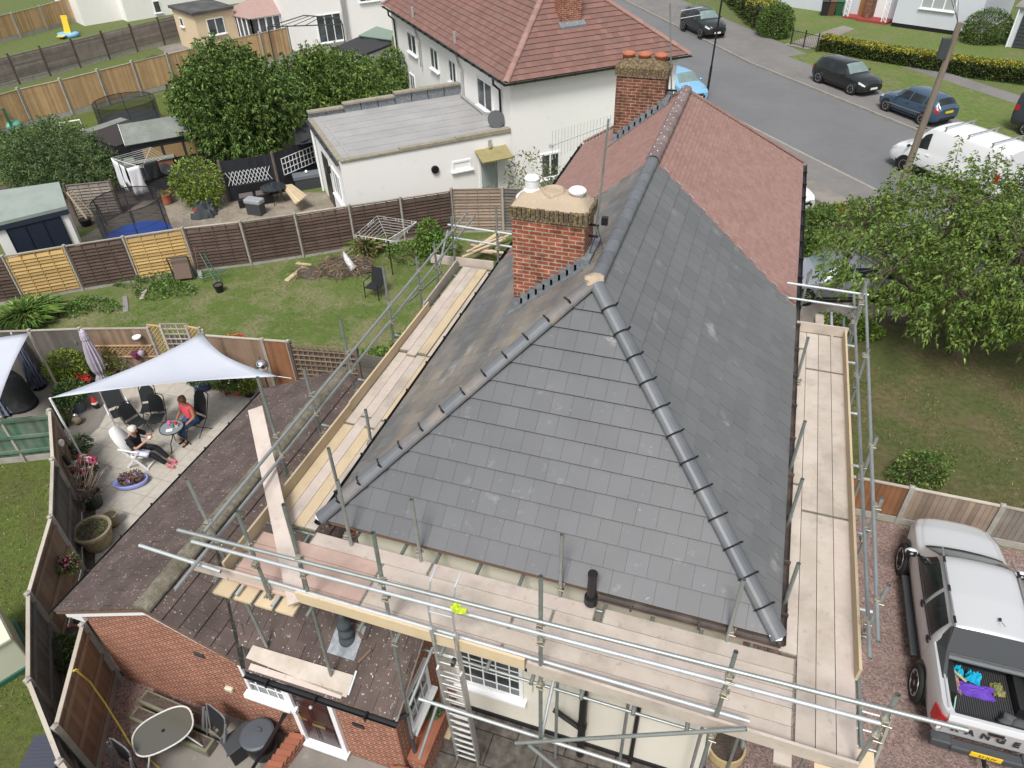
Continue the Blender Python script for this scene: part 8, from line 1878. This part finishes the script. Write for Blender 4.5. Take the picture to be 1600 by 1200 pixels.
# statues
stn = mat('pale_stone', (.5,.45,.36), .85, [('noise', 8, .45, .65, (.3,.27,.2), .8)])
def statue(label, c, h, kind, m=stn, cat='statue'):
    t = thing('statue', label, cat, c, local=False)
    if kind == 'child':
        mb = MB(); mb.lathe([(.13,0),(.14,.05),(.1,.08),(.1,.3),(.12,.34)], c, 14); mb.build('plinth', m, t)
        mb = MB(); b = V(c)+Z*.34; mb.sphere(b+Z*.14, .1, 12, 8, sc=(1,.9,1.3)); mb.sphere(b+Z*.34, .085, 12, 8); mb.pipe([b+V((.08,0,.2)), b+V((.16,0,.12)), b+V((.08,0,.02))], [.03,.028,.025], 7); mb.pipe([b+V((-.08,0,.2)), b+V((-.1,-.1,.1)), b+V((0,-.12,.18))], [.03,.028,.022], 7); mb.pipe([b+V((.04,0,.05)), b+V((.06,-.14,.02)), b+V((.06,-.16,-.12))], [.04,.035,.03], 7); mb.build('figure', m, t, smooth=True)
    elif kind == 'kneel':
        mb = MB(); b = V(c); mb.lathe([(.14,0),(.15,.06),(.12,.1)], b, 14); mb.sphere(b+V((0,0,.22)), .12, 12, 8, sc=(1,1,1.2)); mb.sphere(b+V((.03,0,.42)), .09, 12, 8, sc=(1,.9,1.4)); mb.sphere(b+V((.08,0,.6)), .07, 12, 8); mb.pipe([b+V((.05,.08,.48)), b+V((.16,.05,.4)), b+V((.17,0,.5))], [.03,.025,.02], 6); mb.build('figure', m, t, smooth=True)
    return t
statue('pale stone child statue on a plinth between the shrub and the shade sail', down(207,590), .7, 'child')
statue('cream kneeling figure ornament beside the recliner with white arms', down(188,636), .6, 'kneel')
t = statue('small red, white and black garden gnome next to the blue grey tub', down(152,638), .35, 'x', cat='gnome'); c = down(152,638)
mb = MB(); mb.sphere(c+Z*.1, .1, 12, 8, sc=(1,.9,1)); mb.build('boots', M['blackpl'], t, smooth=True); mb = MB(); mb.sphere(c+Z*.22, .09, 12, 8); mb.build('beard', FLW['white'], t, smooth=True); mb = MB(); mb.lathe([(.09,.26),(.05,.36),(0,.46)], c, 12); mb.build('hat', FLW['red'], t)
t = statue('grey squat ornament with a pale ball near the small black pot', down(124,662), .3, 'x', m=GR['conc'], cat='ornament'); c = down(124,662); mb = MB(); mb.sphere(c+Z*.13, .13, 12, 8, sc=(1.1,.9,1), jit=.4); mb.build('body', POTS['stone'], t, smooth=True); mb = MB(); mb.sphere(c+Z*.3, .07, 12, 8); mb.build('ball', mat('silver_ball', (.6,.6,.65), .15, metal=.8), t, smooth=True)
c = G(409,571,1.35); t = thing('mirror_ball', 'shiny silver gazing ball hanging by the brown fence near the sail', 'gazing ball', c); mb = MB(); mb.sphere(c, .19, 20, 14); mb.build('ball', mat('mirror_silver', (.75,.77,.8), .08, metal=1), t, smooth=True); mb = MB(); mb.tube(Z_(c,0), c-Z*.17, .02, 6); mb.tube(c+Z*.18, c+Z*.3, .01, 5); mb.build('stand', BLKM, t)
c = G(118,534,1.35); t = thing('wall_ornament', 'small round green ornament hung on the mouldy fence panel', 'ornament', c); mb = MB(); mb.tube(c, c-V((0,.05,0)), .1, 14); mb.build('disc', POTS['grey'], t); mb = MB(); mb.tube(c-V((0,.05,0)), c-V((0,.06,0)), .06, 12); mb.build('face', LM['grey'], t)
c = G(216,527,1.6); t = thing('wall_pot', 'half round white and terracotta pot on the fence right of the parasol', 'pot', c); mb = MB(); mb.lathe([(.04,-.1),(.12,0),(.12,.06),(0,.06)], c-V((0,.05,0)), 14); mb.build('pot', POTS['stone'], t); mb = MB(); mb.lathe([(.125,.03),(.125,.06),(.1,.065)], c-V((0,.05,0)), 14); mb.build('rim', M['upvc'], t)
c = G(218,551,.95); t = thing('purple_wreath', 'dark purple ball of flowers on the small trellis below the wall pot', 'wreath', c); mb = MB(); mb.sphere(c-V((0,.1,0)), .14, 12, 8, jit=.5); mb.build('flowers', FLW['purple'], t); mb = MB(); mb.sphere(c+V((.2,-.1,.1)), .1, 12, 8, jit=.3); mb.build('glass_ball', mat('smoky_glass', (.35,.3,.38), .2), t, smooth=True)
c = G(94,692,1.5); t = thing('fence_lamp', 'round white lamp fixed on the inner face of the left fence', 'lamp', c); mb = MB(); mb.tube(c, c+V((.05,.02,0)), .09, 14); mb.build('glass', FLW['white'], t); mb = MB(); mb.tube(c-V((.02,0,0)), c, .1, 14); mb.build('housing', POTS['stone'], t)
c = G(108,727,1.1); t = thing('bird_feeder', 'hanging bird feeder with a round tray by the left fence', 'bird feeder', c); mb = MB(); mb.lathe([(.13,0),(.14,.02),(.14,.04),(0,.03)], c, 14); mb.build('tray', POTS['stone'], t); mb = MB(); mb.pipe([c+V((-.13,0,.03)), c+V((-.1,0,.3)), c+V((0,0,.45)), c+V((.1,0,.3)), c+V((.13,0,.03))], .008, 5); mb.lathe([(.05,.04),(.05,.3),(0,.36)], c, 10); mb.build('frame', BLKM, t)
c = G(105,880,1.1); t = thing('hanging_basket', 'basket of faded pink flowers hanging on the lower left fence', 'hanging basket', c); bl = [(c.x,c.y,c.z,.2,.2,.2)]; P, D = inblobs(bl, 420, .7); leafmesh('leaves', P, D, .07, [LM['dark'], LM['olive']], t, mi=NR.integers(0,2,420)); mb = MB()
for p in P[:70]: mb.sphere(p, .02, 5, 4)
mb.build('flowers', FLW['pink'], t); mb = MB(); mb.lathe([(.05,-.22),(.16,-.1),(.18,0)], c, 14); mb.build('basket', BLKM, t)

# ------------------------------------------------------------ front yard, bottom left
sg = GRYM
tc_ = G(255,1142,.72); c = V((tc_.x, tc_.y, .01)); t = thing('garden_table', 'oval glass garden table with a pale metal rim in the bottom left yard', 'table', c)
Mz = Matrix.Rotation(radians(50), 3, 'Z'); k = 36
def ov(i, a=.5, b=.36): q = 2*pi*i/k; e = .75; return Mz @ V((a*math.copysign(abs(cos(q))**e, cos(q)), b*math.copysign(abs(sin(q))**e, sin(q)), 0))
mb = MB(); mb.prism([tuple((c+ov(i)).to_2d()) for i in range(k)], .715, .722); mb.build('tabletop', mat('smoked_table_glass', (.1,.1,.085), .12, spec=.6), t)
mb = MB(); mb.pipe([c+ov(i, .51, .37)+Z*.72 for i in range(k)], .016, 6, closed=True); mb.build('rim', mat('pale_metal', (.6,.6,.58), .35), t)
for sx in (1,-1):
    for sy in (1,-1): mb = MB(); a = Mz @ V((sx*.3, sy*.2, 0)); b = Mz @ V((sx*.56, sy*.42, 0)); mb.pipe([c+a*.5+Z*.68, c+a+Z*.6, c+b*.8+Z*.3, c+b+Z*.01], .014, 6); mb.build('leg', bpy.data.materials['pale_metal'], t)
mb = MB(); mb.tube(c+Z*.722, c+Z*.727, .03, 12); mb.build('parasol_hole', M['blackpl'], t)
def foldedchair(label, px, py, rz, lean=.2):
    c = down(px, py); t = thing('folding_chair', label, 'chair', c, rz, group='folded silver framed chairs', local=True)
    for s_ in (1,-1):
        mb = MB(); mb.pipe([(0,s_*.25,0), (lean,s_*.25,.95)], .014, 6); mb.build('leg', sg, t); mb = MB(); mb.pipe([(-.08,s_*.27,0), (lean-.06,s_*.27,.75)], .014, 6); mb.build('leg', sg, t)
        mb = MB(); mb.bar((-.05,s_*.3,.35), (lean-.05,s_*.3,.85), .04, .03); mb.build('arm', sg, t)
    mb = MB(); mb.pipe([(lean,.25,.95), (lean+.01,.15,1.0), (lean+.01,-.15,1.0), (lean,-.25,.95)], .014, 6); mb.build('top_bar', sg, t)
    mb = MB(); mb.add([(.1,.23,.42), (.1,-.23,.42), (lean,-.23,.95), (lean,.23,.95)], [(0,1,2,3)]); o = mb.build('backrest', MESHF, t); o.modifiers.new('th','SOLIDIFY').thickness = .012
    for z in (.12,.3): mb = MB(); mb.tube((z*.2-.03,.25,z), (z*.2-.03,-.25,z), .012, 6); mb.build('cross_bar', sg, t)
foldedchair('silver framed folded chair leaning towards the wall beside the black drum', 345, 1165, radians(75), .2); foldedchair('silver framed folded chair cut by the bottom edge under the glass table', 205, 1215, radians(80), .15)
c = down(414,1172); t = thing('water_drum', 'round dark plastic drum with a grey lid by the orange brick wall', 'drum', c)
mb = MB(); mb.lathe([(.24,0),(.29,.3),(.28,.58)], c, 24); mb.build('drum', M['blackpl'], t, smooth=True); mb = MB(); mb.lathe([(.3,.57),(.305,.61),(.27,.63),(0,.65)], c, 24); mb.box(c+V((.0,.06,.66)), (.12,.05,.03)); mb.build('lid', mat('grey_blue_lid', (.075,.085,.1), .5), t)
c = down(382,1172); t = thing('black_crate', 'black flat box standing in front of the grey lidded drum', 'box', c, local=True, rz=-.5); mb = MB(); mb.box((0,0,.22), (.36,.52,.42)); mb.build('body', M['blackpl'], t, bevel=.02); mb = MB(); mb.box((0,0,.45), (.38,.54,.04)); mb.build('lid', M['dkgrey'], t, bevel=.01)
for i, (off, lab) in enumerate(((0, 'long concrete trough lying against the brick gable wall'), (.32, 'second concrete trough in front of the one by the brick gable'))):
    t = thing('trough', lab, 'trough', (-8.9,4.5-off,.01)); a, b = V((-9.4+off*.2,4.52-off,.01)), V((-7.55+off*.1,4.48-off-.05,.01)); mb = MB(); mb.bar(a+Z*.12, b+Z*.12, .26, .22); mb.build('body', mat('mossy_concrete', (.2,.19,.14), .9, [('noise', 5, .4, .7, (.12,.12,.06), .8)]) if i == 0 else bpy.data.materials['mossy_concrete'], t, bevel=.02); mb = MB(); mb.bar(a+Z*.235+(b-a)*.03, b+Z*.235-(b-a)*.03, .17, .012); mb.build('soil', GR['soil'], t)
hp_ = [(122,1046,1.86),(112,1050,1.8),(118,1046,1.9),(140,1065,1.3),(165,1100,.7),(190,1140,.2),(205,1165,.03),(225,1180,.03),(250,1200,.03)]
mb = MB(); pts = [G(*q) for q in hp_]; pts = [pts[0]]+[pts[i].lerp(pts[i+1], f) for i in range(1, len(pts)-1) for f in (0,.5)]+[pts[-1]]; mb.pipe(pts, .016, 7); tag(mb.build('garden_hose', mat('yellow_hose', (.55,.42,.08), .5)), 'yellow garden hose hung over the short fence and trailing on the gravel', 'hose')
b_ = down(398,1215); tp = PY(443,1117, 4.3); t = thing('black_post', 'slim black metal post leaning across the drum in front of the window', 'post', b_); mb = MB(); mb.bar(G(392,1205,.3), G(443,1120,1.15), .045, .045); mb.build('post', M['blackpl'], t); mb = MB(); mb.box(G(444,1118,1.17), (.08,.08,.03)); mb.build('cap', M['blackpl'], t)
mb = MB(); a, b = V((-6.0,4.72,.0)), V((-6.25,3.2,0)); t = thing('brick_wall', 'low orange brick wall beside the porch step at the bottom edge', 'wall', a); mb.bar(a+Z*.2, b+Z*.2, .26, .4); mb.build('wall', M['brickext'], t); mb = MB()
for k in range(14): p = a.lerp(b, (k+.5)/14); mb.box(p+Z*.43, (.28,.1,.065), rz=.16)
mb.build('coping', mat('brick_coping', (.33,.12,.07), .9, [('noise', 6, .4, .7, (.25,.1,.06), .7)], rnd=.2), t)
t = thing('brick_wall', 'low orange brick wall running from the porch corner beside the dark paving', 'wall', (-3.9,4.6,0)); mb = MB(); mb.bar((-3.95,4.76,.25), (-3.6,3.0,.25), .3, .5); mb.build('wall', M['brickext'], t); mb = MB()
for k in range(16): p = V((-3.95,4.72,.0)).lerp(V((-3.6,3.0,0)), (k+.5)/16); mb.box(p+Z*.53, (.32,.1,.065), rz=.2)
mb.build('coping', bpy.data.materials['brick_coping'], t)
t = thing('step_wall', 'raised brick planter edge under the porch side window', 'wall', (-3.75,5.6,0)); mb = MB(); mb.box((-3.7,5.55,.3), (.3,1.4,.6)); mb.build('wall', M['brickext'], t); mb = MB(); mb.box((-3.7,5.55,.62), (.34,1.4,.05)); mb.build('coping', bpy.data.materials['brick_coping'], t)
pot('small pot of green leaves on the brick ledge below the porch side window', V((-3.7,5.7,.65)), .12, .16, 'grey', ('dark','grey'), n=260, ls=.06, ph=.15)
c = down(1130,1180); t = thing('half_barrel', 'yellowish half barrel planter at the corner below the deck', 'planter', c); mb = MB(); mb.lathe([(.28,0),(.34,.2),(.34,.4),(.3,.4),(.3,.33),(0,.33)], c, 22, mi=0); mb.build('barrel', mat('yellow_barrel', (.42,.33,.17), .8), t); mb = MB(); mb.lathe([(.3,.34),(0,.35)], c, 18); mb.build('soil', GR['soil'], t)

# ------------------------------------------------------------ garden behind the house
c = down(588,462); t = thing('garden_chair', 'black mesh armchair standing alone on the back lawn', 'chair', c, radians(-95), local=True)
mb = MB(); mb.add([(-.22,.24,.42),(-.22,-.24,.42),(-.36,-.23,.95),(-.36,.23,.95)], [(0,1,2,3)]); o = mb.build('backrest', MESHF, t); o.modifiers.new('th','SOLIDIFY').thickness = .02
mb = MB(); mb.box((.02,0,.42), (.5,.48,.03)); mb.build('seat', MESHF, t)
for s_ in (1,-1):
    mb = MB(); mb.pipe([(.27,s_*.28,0), (.24,s_*.28,.62), (-.26,s_*.28,.64)], .018, 6); mb.build('arm', BLKM, t); mb = MB(); mb.pipe([(-.28,s_*.26,0), (-.24,s_*.26,.45), (-.38,s_*.24,.97)], .018, 6); mb.build('leg', BLKM, t)
c = down(290,437); t = thing('folded_lounger', 'folded brown garden lounger leaning on the golden fence', 'lounger', c, radians(-60), local=True)
mb = MB(); mb.box((0,0,.5), (.12,.62,.85), rot=Matrix.Rotation(-.25,3,'Y')); mb.build('cushion', mat('brown_fabric', (.16,.115,.09), .8), t, bevel=.03)
for s_ in (1,-1): mb = MB(); mb.pipe([(-.1,s_*.36,0), (.15,s_*.36,1.0)], .025, 6); mb.pipe([(.12,s_*.36,0), (.05,s_*.36,.8)], .02, 6); mb.build('frame', M['dkgrey'], t)
for z in (.02,.98): mb = MB(); mb.tube((z*.2-.05,.36,z+.02), (z*.2-.05,-.36,z+.02), .02, 6); mb.build('cross_bar', M['dkgrey'], t)
c = down(314,434); t = thing('spade', 'spade with a pale blade propped on the dark fence by the lounger', 'spade', c); mb = MB(); mb.tube(c+Z*.3, c+V((-.1,.25,1.1)), .016, 6); mb.tube(c+V((-.17,.25,1.1)), c+V((-.03,.25,1.1)), .014, 6); mb.build('handle', M['timber'], t); mb = MB(); mb.obox(c+V((-.09,-.02,0)), (.18,0,0), (0,.015,0), (-.02,.06,.3)); mb.build('blade', M['galvbr'], t)
c = down(335,436); t = thing('metal_tubing', 'tangle of dark green metal tubing lying by the fence', 'tubing', c); grm = mat('green_metal', (.03,.09,.075), .5)
for k, (a, b) in enumerate((((-.5,.2,.9),(.3,-.3,.1)),((-.35,.25,.9),(.45,-.2,.1)),((-.5,-.3,.15),(.5,.3,.35)),((-.3,-.35,.1),(.55,.1,.4)),((.3,-.3,.1),(.45,-.2,.1)))): mb = MB(); mb.tube(c+V(a), c+V(b), .02, 6); mb.build('bar', grm, t)
pot('small black bucket on the lawn below the green metal frame', down(344,456), .17, .3, 'black', None, name='bucket', cat='bucket')
def rotary(label, c, h, r, dirs, m, cloths=None, tilt=.35):
    t = thing('rotary_dryer', label, 'clothes dryer', c); mb = MB(); mb.tube(c, c+Z*h, .022, 8); mb.build('pole', BLKM, t); ends = []
    for k in range(4): an = k*pi/2+dirs; e = c+V((cos(an)*r, sin(an)*r, h+tilt)); ends.append(e); mb = MB(); mb.tube(c+Z*(h-.1), e, .014, 6); mb.build('arm', m, t)
    mb = MB()
    for f in (.3,.42,.54,.66,.78,.9,1.0):
        q = [(c+Z*(h-.1)).lerp(e, f) for e in ends]
        for k in range(4): mb.tube(q[k], q[(k+1) % 4], .006, 3, cap=False)
    mb.build('lines', mat('pale_line', (.55,.56,.52), .6) if 'pale_line' not in bpy.data.materials else bpy.data.materials['pale_line'], t); return t, ends
c = down(614,430); t, e = rotary('open rotary clothes dryer with a few pegs on the back lawn', c, 1.55, 1.15, .75, M['galv'])
mb = MB()
for k in range(26): f = RN.random(); j = RN.randrange(4); p = e[j].lerp(e[(j+1) % 4], f); mb.box(p-Z*.04, (.03,.02,.09), rz=RN.uniform(0,3))
mb.build('pegs', mat('pale_pegs', (.5,.55,.65), .5), t)
c = down(240,312); t, e = rotary('tilted rotary dryer with white washing in the neighbour yard', c, 1.6, 1.25, .3, M['galvbr'])
def cloth(a, b, drop, m, nm, lab):
    mb = MB(); n = 7; vs = []
    for j in range(n+1):
        for i in range(n+1): p = a.lerp(b, i/n)-Z*drop*(j/n)+V((sin(i*1.9+j)*.03, cos(i*1.3+j*.5)*.04, 0))*(j/n); vs.append(p)
    mb.add(vs, [(j*(n+1)+i, j*(n+1)+i+1, (j+1)*(n+1)+i+1, (j+1)*(n+1)+i) for j in range(n) for i in range(n)]); o = mb.build(nm, m, None, smooth=True); o.modifiers.new('th','SOLIDIFY').thickness = .01; return tag(o, lab, 'laundry')
wh = mat('white_laundry', (.75,.76,.8), .8)
cloth(e[2], e[2].lerp(e[3],.45), 1.35, wh, 'bed_sheet', 'long white sheet hanging at the left of the tilted rotary dryer'); cloth(e[2].lerp(e[3],.55), e[2].lerp(e[3],.85), .9, wh, 'white_shirt', 'white shirt hanging in the middle of the washing'); cloth(e[3], e[3].lerp(e[0],.3), 1.2, wh, 'white_towel', 'long narrow pale trousers hanging on the washing line'); cloth(e[3].lerp(e[0],.4), e[3].lerp(e[0],.75), .8, MESHF, 'black_shirt', 'black shirt hanging at the right of the washing')
c = down(527,428); t = thing('straw_heap', 'heap of dry brown clippings on the back lawn', 'heap', c); 
bl = [(c.x,c.y+.3,.05,.9,.75,.42), (c.x-1.0,c.y-.3,.0,.7,.5,.18), (c.x+.7,c.y+.5,.05,.6,.5,.5)]; P, D = inblobs(bl, 3800, .9); ok = P[:,2] > .01; P = P[ok]; leafmesh('clippings', P, NR.normal(size=P.shape)*np.array([1,1,.35]), .28, [LM['straw'], LM['dry']], t, aspect=.07, droop=.1, mi=NR.integers(0,2,len(P))); mb = MB()
for b in bl: mb.sphere(b[:3], 1, 12, 8, sc=(b[3]*.85,b[4]*.85,b[5]*.8), jit=.3)
mb.build('core', GR['soil'], t, smooth=True)
c = G(545,407,.5); mb = MB(); mb.pipe([G(537,394,.7), G(542,405,.6), G(548,414,.35), G(553,421,.2)], [.05,.11,.13,.2], 8); o = mb.build('plastic_sheet', mat('white_polythene', (.6,.6,.6), .35, [('noise', 9, .45, .6, (.4,.4,.42), .8)]), smooth=True); tag(o, 'crumpled white plastic sheet on top of the clippings heap', 'plastic')
def plk(px1, px2, w_, m, lab, z=.03, nm='plank'):
    a, b = G(*px1, z), G(*px2, z); mb = MB(); mb.bar(a, b, w_, .03); tag(mb.build(nm, M[m]), lab, 'plank')
plk((447,439), (475,417), .2, 'woodnew', 'fresh pale plank lying on the lawn left of the clippings heap'); plk((463,411), (486,414), .13, 'woodnew', 'short pale batten lying crossways at the end of the lawn plank'); plk((195,463), (197,487), .16, 'alu', 'grey plank lying on the dry grass near the patio fence'); plk((221,467), (227,453), .14, 'wood', 'pair of weathered board pieces near the fence ivy')
# timber heap beyond the far scaffold end
for k in range(12):
    a = G(RN.uniform(722,750), RN.uniform(378,402), .25+.03*k); b = G(RN.uniform(765,797), RN.uniform(362,402), .3+.035*k); mb = MB(); mb.bar(a, b, .09, .04); tag(mb.build('timber_offcut', M['woodnew'] if k % 3 else M['woodred']), 'pale timber offcut in the loose pile beyond the far scaffold end', 'timber', 'timber offcuts piled at the far scaffold end')
# ------------------------------------------------------------ neighbour yard things
def tramp(label, c, r, hn, padm, nz=.7, net=True, cat='trampoline'):
    t = thing('trampoline', label, cat, c); k = 28; mb = MB(); mb.lathe([(0,nz-.02),(r*.86,nz),(r*.86,nz-.01),(0,nz-.03)], c, k); mb.build('mat', MESHF, t)
    mb = MB(); mb.lathe([(r*.86,nz+.01),(r,nz+.03),(r*1.02,nz-.02),(r*.86,nz-.01)], c, k); mb.build('pad', padm, t)
    for j in range(6): an = 2*pi*j/6+.3; p = c+V((cos(an)*r, sin(an)*r, 0)); mb = MB(); mb.tube(p, p+Z*hn, .022, 6); mb.build('pole', M['dkgrey'], t)
    if net:
        mb = MB()
        for j in range(4): zz = nz+(hn-nz)*(j+1)/4; mb.pipe([c+V((cos(2*pi*i/k)*r, sin(2*pi*i/k)*r, zz)) for i in range(k)], .018 if j == 3 else .006, 4, closed=True)
        mb.build('net_rim', BLKM, t)
        nm = bpy.data.materials.get('dark_netting') or mat('dark_netting', (.02,.022,.025), .8, alpha=.5)
        mb = MB(); vs = [c+V((cos(2*pi*i/k)*r, sin(2*pi*i/k)*r, z)) for z in (nz, hn) for i in range(k)]; mb.add(vs, [(i, (i+1) % k, k+(i+1) % k, k+i) for i in range(k)]); mb.build('net', nm, t)
    return t
c = G(217,368,.7); tramp('round trampoline with a blue pad and dark net behind the golden fence panel', V((c.x, c.y, .01)), 1.25, 2.2, mat('blue_pad', (.03,.09,.4), .6))
c = G(200,178,.9); tramp('dark netted trampoline on the far lawn beside the pale tan fence', V((c.x, c.y, .01)), 1.6, 1.6, M['dkgrey'], nz=.6)
t = thing('toy_slide', 'yellow and blue plastic toy on the grass strip at the top left', 'toy', down(108,57)); c = down(108,57); mb = MB(); mb.lathe([(.9,0),(.95,.25),(.7,.3),(0,.28)], c, 14, sy=.7); mb.build('base', mat('light_blue_plastic', (.2,.45,.7), .5), t, smooth=True); mb = MB(); mb.add([c+V(p) for p in ((-.35,0,.3),(.35,0,.3),(.5,-1.1,.2),(-.2,-1.1,.2),(-.3,.2,1.4),(.25,.2,1.4))], [(4,5,1,0),(0,1,2,3)]); mb.bar(c+V((0,.1,.3)), c+V((-.1,.3,1.5)), .5, .15); mb.build('slide', mat('yellow_plastic', (.7,.5,.04), .5), t)
t = thing('toy_goal', 'small white football goal frame on the far lawn', 'goal', down(112,212)); a, b = G(100,212,0), G(132,207,0); mb = MB(); mb.pipe([a, a+Z*.7, b+Z*.7, b], .04, 6); mb.pipe([a, a+V((.2,.8,0)), b+V((.2,.8,0)), b], .03, 6); mb.build('frame', M['upvc'], t)
t = thing('play_frame', 'mint green plastic play tower at the left edge of the far lawn', 'toy', down(5,205)); c = down(2,212); mb = MB(); mb.pipe([c, c+Z*1.3, c+V((.3,.6,1.3)), c+V((.3,.6,0))], .08, 8); mb.sphere(c+V((0,.9,.3)), .5, 12, 8, sc=(1,1,.6)); mb.build('frame', mat('mint_plastic', (.15,.42,.32), .5), t, smooth=True)
c = down(405,330); t = thing('garden_bench', 'black rattan bench in front of the white diamond lattice', 'bench', c); e_ = (bB-bA).normalized(); q = V((e_.y,-e_.x,0)); o_ = bA+e_*.35+q*.35; mb = MB(); mb.obox(o_, e_*1.5, q*.6, Z*.4); mb.build('seat', BLKM, t, bevel=.02)
mb = MB(); mb.obox(o_-q*.05, e_*1.5, q*.1, Z*.85); mb.build('backrest', BLKM, t, bevel=.02); mb = MB()
for k in range(2): mb.obox(o_+e_*(.1+k*.72)+q*.1+Z*.4, e_*.6, q*.45, Z*.1)
mb.build('cushions', mat('grey_brown_cushion', (.12,.1,.1), .8), t, bevel=.03)
t = thing('gas_barbecue', 'grey lidded barbecue standing near the black bench', 'barbecue', down(402,332)); c = down(402,334); mb = MB(); mb.box(c+Z*.25, (.7,.4,.5)); mb.build('cabinet', M['dkgrey'], t); mb = MB(); mb.box(c+Z*.6, (.8,.45,.2)); mb.build('lid', mat('mid_grey_metal', (.3,.32,.33), .4), t, bevel=.05)
t = thing('outdoor_sink', 'grey metal tub stand below the square white lattice', 'sink', down(470,283)); c = Z_(bB.lerp(bC, .62)+q*.45,0); mb = MB(); mb.obox(c-e_*.6, e_*1.2, q*.5, Z*.5); mb.build('cabinet', M['dkgrey'], t); mb = MB(); mb.obox(c-e_*.65+q*-.03+Z*.5, e_*1.3, q*.56, Z*.18); mb.build('tub', mat('blue_grey_metal', (.14,.16,.18), .4), t, bevel=.02)
mb = MB(); mb.sphere(c+q*.25+Z*.75, .07, 10, 8); tag(mb.build('white_bowl', M['upvc']), 'small white bowl standing on the grey metal tub', 'bowl')
c = G(438,262,.6); bush('potted_shrub', 'green shrub in front of the join between the two white lattices', 'shrub', (c.x, c.y, 0), [(c.x,c.y,.9,.45,.4,.6)], 900, .12, [LM['dark'], LM['olive']])
for k in range(5):
    a, b = G(443+k*3,290+k*1.,.6-.02*k), G(463+k*4,318-k*1.5,.5); mb = MB(); mb.bar(a+Z*.04*k, b+Z*.04*k, .13, .045); tag(mb.build('timber_plank', M['woodnew']), 'fresh golden plank stacked by the corner of the white wing', 'timber', 'golden planks stacked by the white wing')
t = thing('round_patio_table', 'round dark garden table beside the stacked golden planks', 'table', down(432,312)); c = down(432,316); mb = MB(); mb.lathe([(0,.7),(.55,.7),(.55,.72),(0,.73)], c, 24); mb.build('tabletop', mat('dark_glass_top', (.03,.035,.04), .15), t)
for k in range(4): an = k*pi/2+.4; mb = MB(); mb.tube(c+V((cos(an)*.1,sin(an)*.1,.7)), c+V((cos(an)*.45,sin(an)*.45,0)), .016, 6); mb.build('leg', BLKM, t)
t = thing('rabbit_hutch', 'brown wooden rabbit hutch with a grey felt top and mesh door left of the washing', 'hutch', down(205,300)); c = down(210,292); e5 = V((.75,.66,0)); q5 = V((.66,-.75,0)); mb = MB(); mb.obox(c+Z*.35, e5*2.0, q5*-.7, Z*.7); mb.build('body', mat('red_brown_wood', (.22,.1,.06), .8), t); mb = MB(); mb.obox(c-e5*.1+q5*.06+Z*1.05, e5*2.2, q5*-.85, Z*.06); mb.build('roof', feltg, t)
mb = MB(); mb.obox(c+e5*.2+q5*.02+Z*.45, e5*.9, q5*.02, Z*.5); mb.build('mesh_door', M['dkgrey'], t)
for a in (.05,1.9): mb = MB(); mb.obox(c+e5*a, e5*.07, q5*-.07, Z*.35); mb.build('leg', M['timber'], t)
c = G(285,250,.5); t = thing('red_container', 'dark red wooden box between the washing and the yellow green shrub', 'box', Z_(G(267,268,0),0)); c = Z_(G(268,272,0),0); mb = MB(); mb.box(c+Z*.35, (.9,.6,.7), rz=.7); mb.build('body', mat('dark_red_paint', (.2,.03,.03), .7), t); mb = MB(); mb.box(c+Z*.72, (.95,.65,.05), rz=.7); mb.build('lid', M['dkgrey'], t)
pot('terracotta square planter left of the yellow green shrub', Z_(G(262,318,0),0), .28, .5, 'terra', 'olive', n=200, ls=.08, ph=.1)
for k, (a, b) in enumerate((((104,300),(140,348)),((112,298),(150,340)),((150,318),(168,352)))):
    mb = MB(); mb.bar(G(*a,1.4), G(*b,.1), .07, .03); tag(mb.build('timber_batten', M['woodnew'] if k < 2 else M['woodred']), 'length of batten leaning beside the blue trampoline', 'timber', 'battens leaning beside the blue trampoline')
c = G(318,330,.2); crumple('grey_tarpaulin', 'crumpled grey sheet on the ground right of the yellow green shrub', 'sheet', Z_(c,.02), .5, .4, .7, mat('grey_sheet', (.05,.06,.065), .7), 3.3, .4)
c = G(308,330,.3); mb = MB(); mb.sphere(Z_(c,.35), .12, 8, 6, jit=.6); tag(mb.build('red_ball', FLW['red']), 'small red ball next to the crumpled grey sheet', 'ball')
mb = MB(); mb.lathe([(.2,0),(.24,.2),(.26,.3),(.2,.3),(0,.28)], Z_(G(136,352,0),0), 16); tag(mb.build('black_bucket', M['blackpl']), 'black tub beside the leaning battens and the navy door', 'tub')
t = fence('panel_fence', 'weathered grey fence panel between the navy doors and the blue trampoline', [tuple(G(100,290,1.5))[:2], tuple(G(172,283,1.5))[:2]], 1.5, [('lap','grey')], gbd=False, post='wpost')
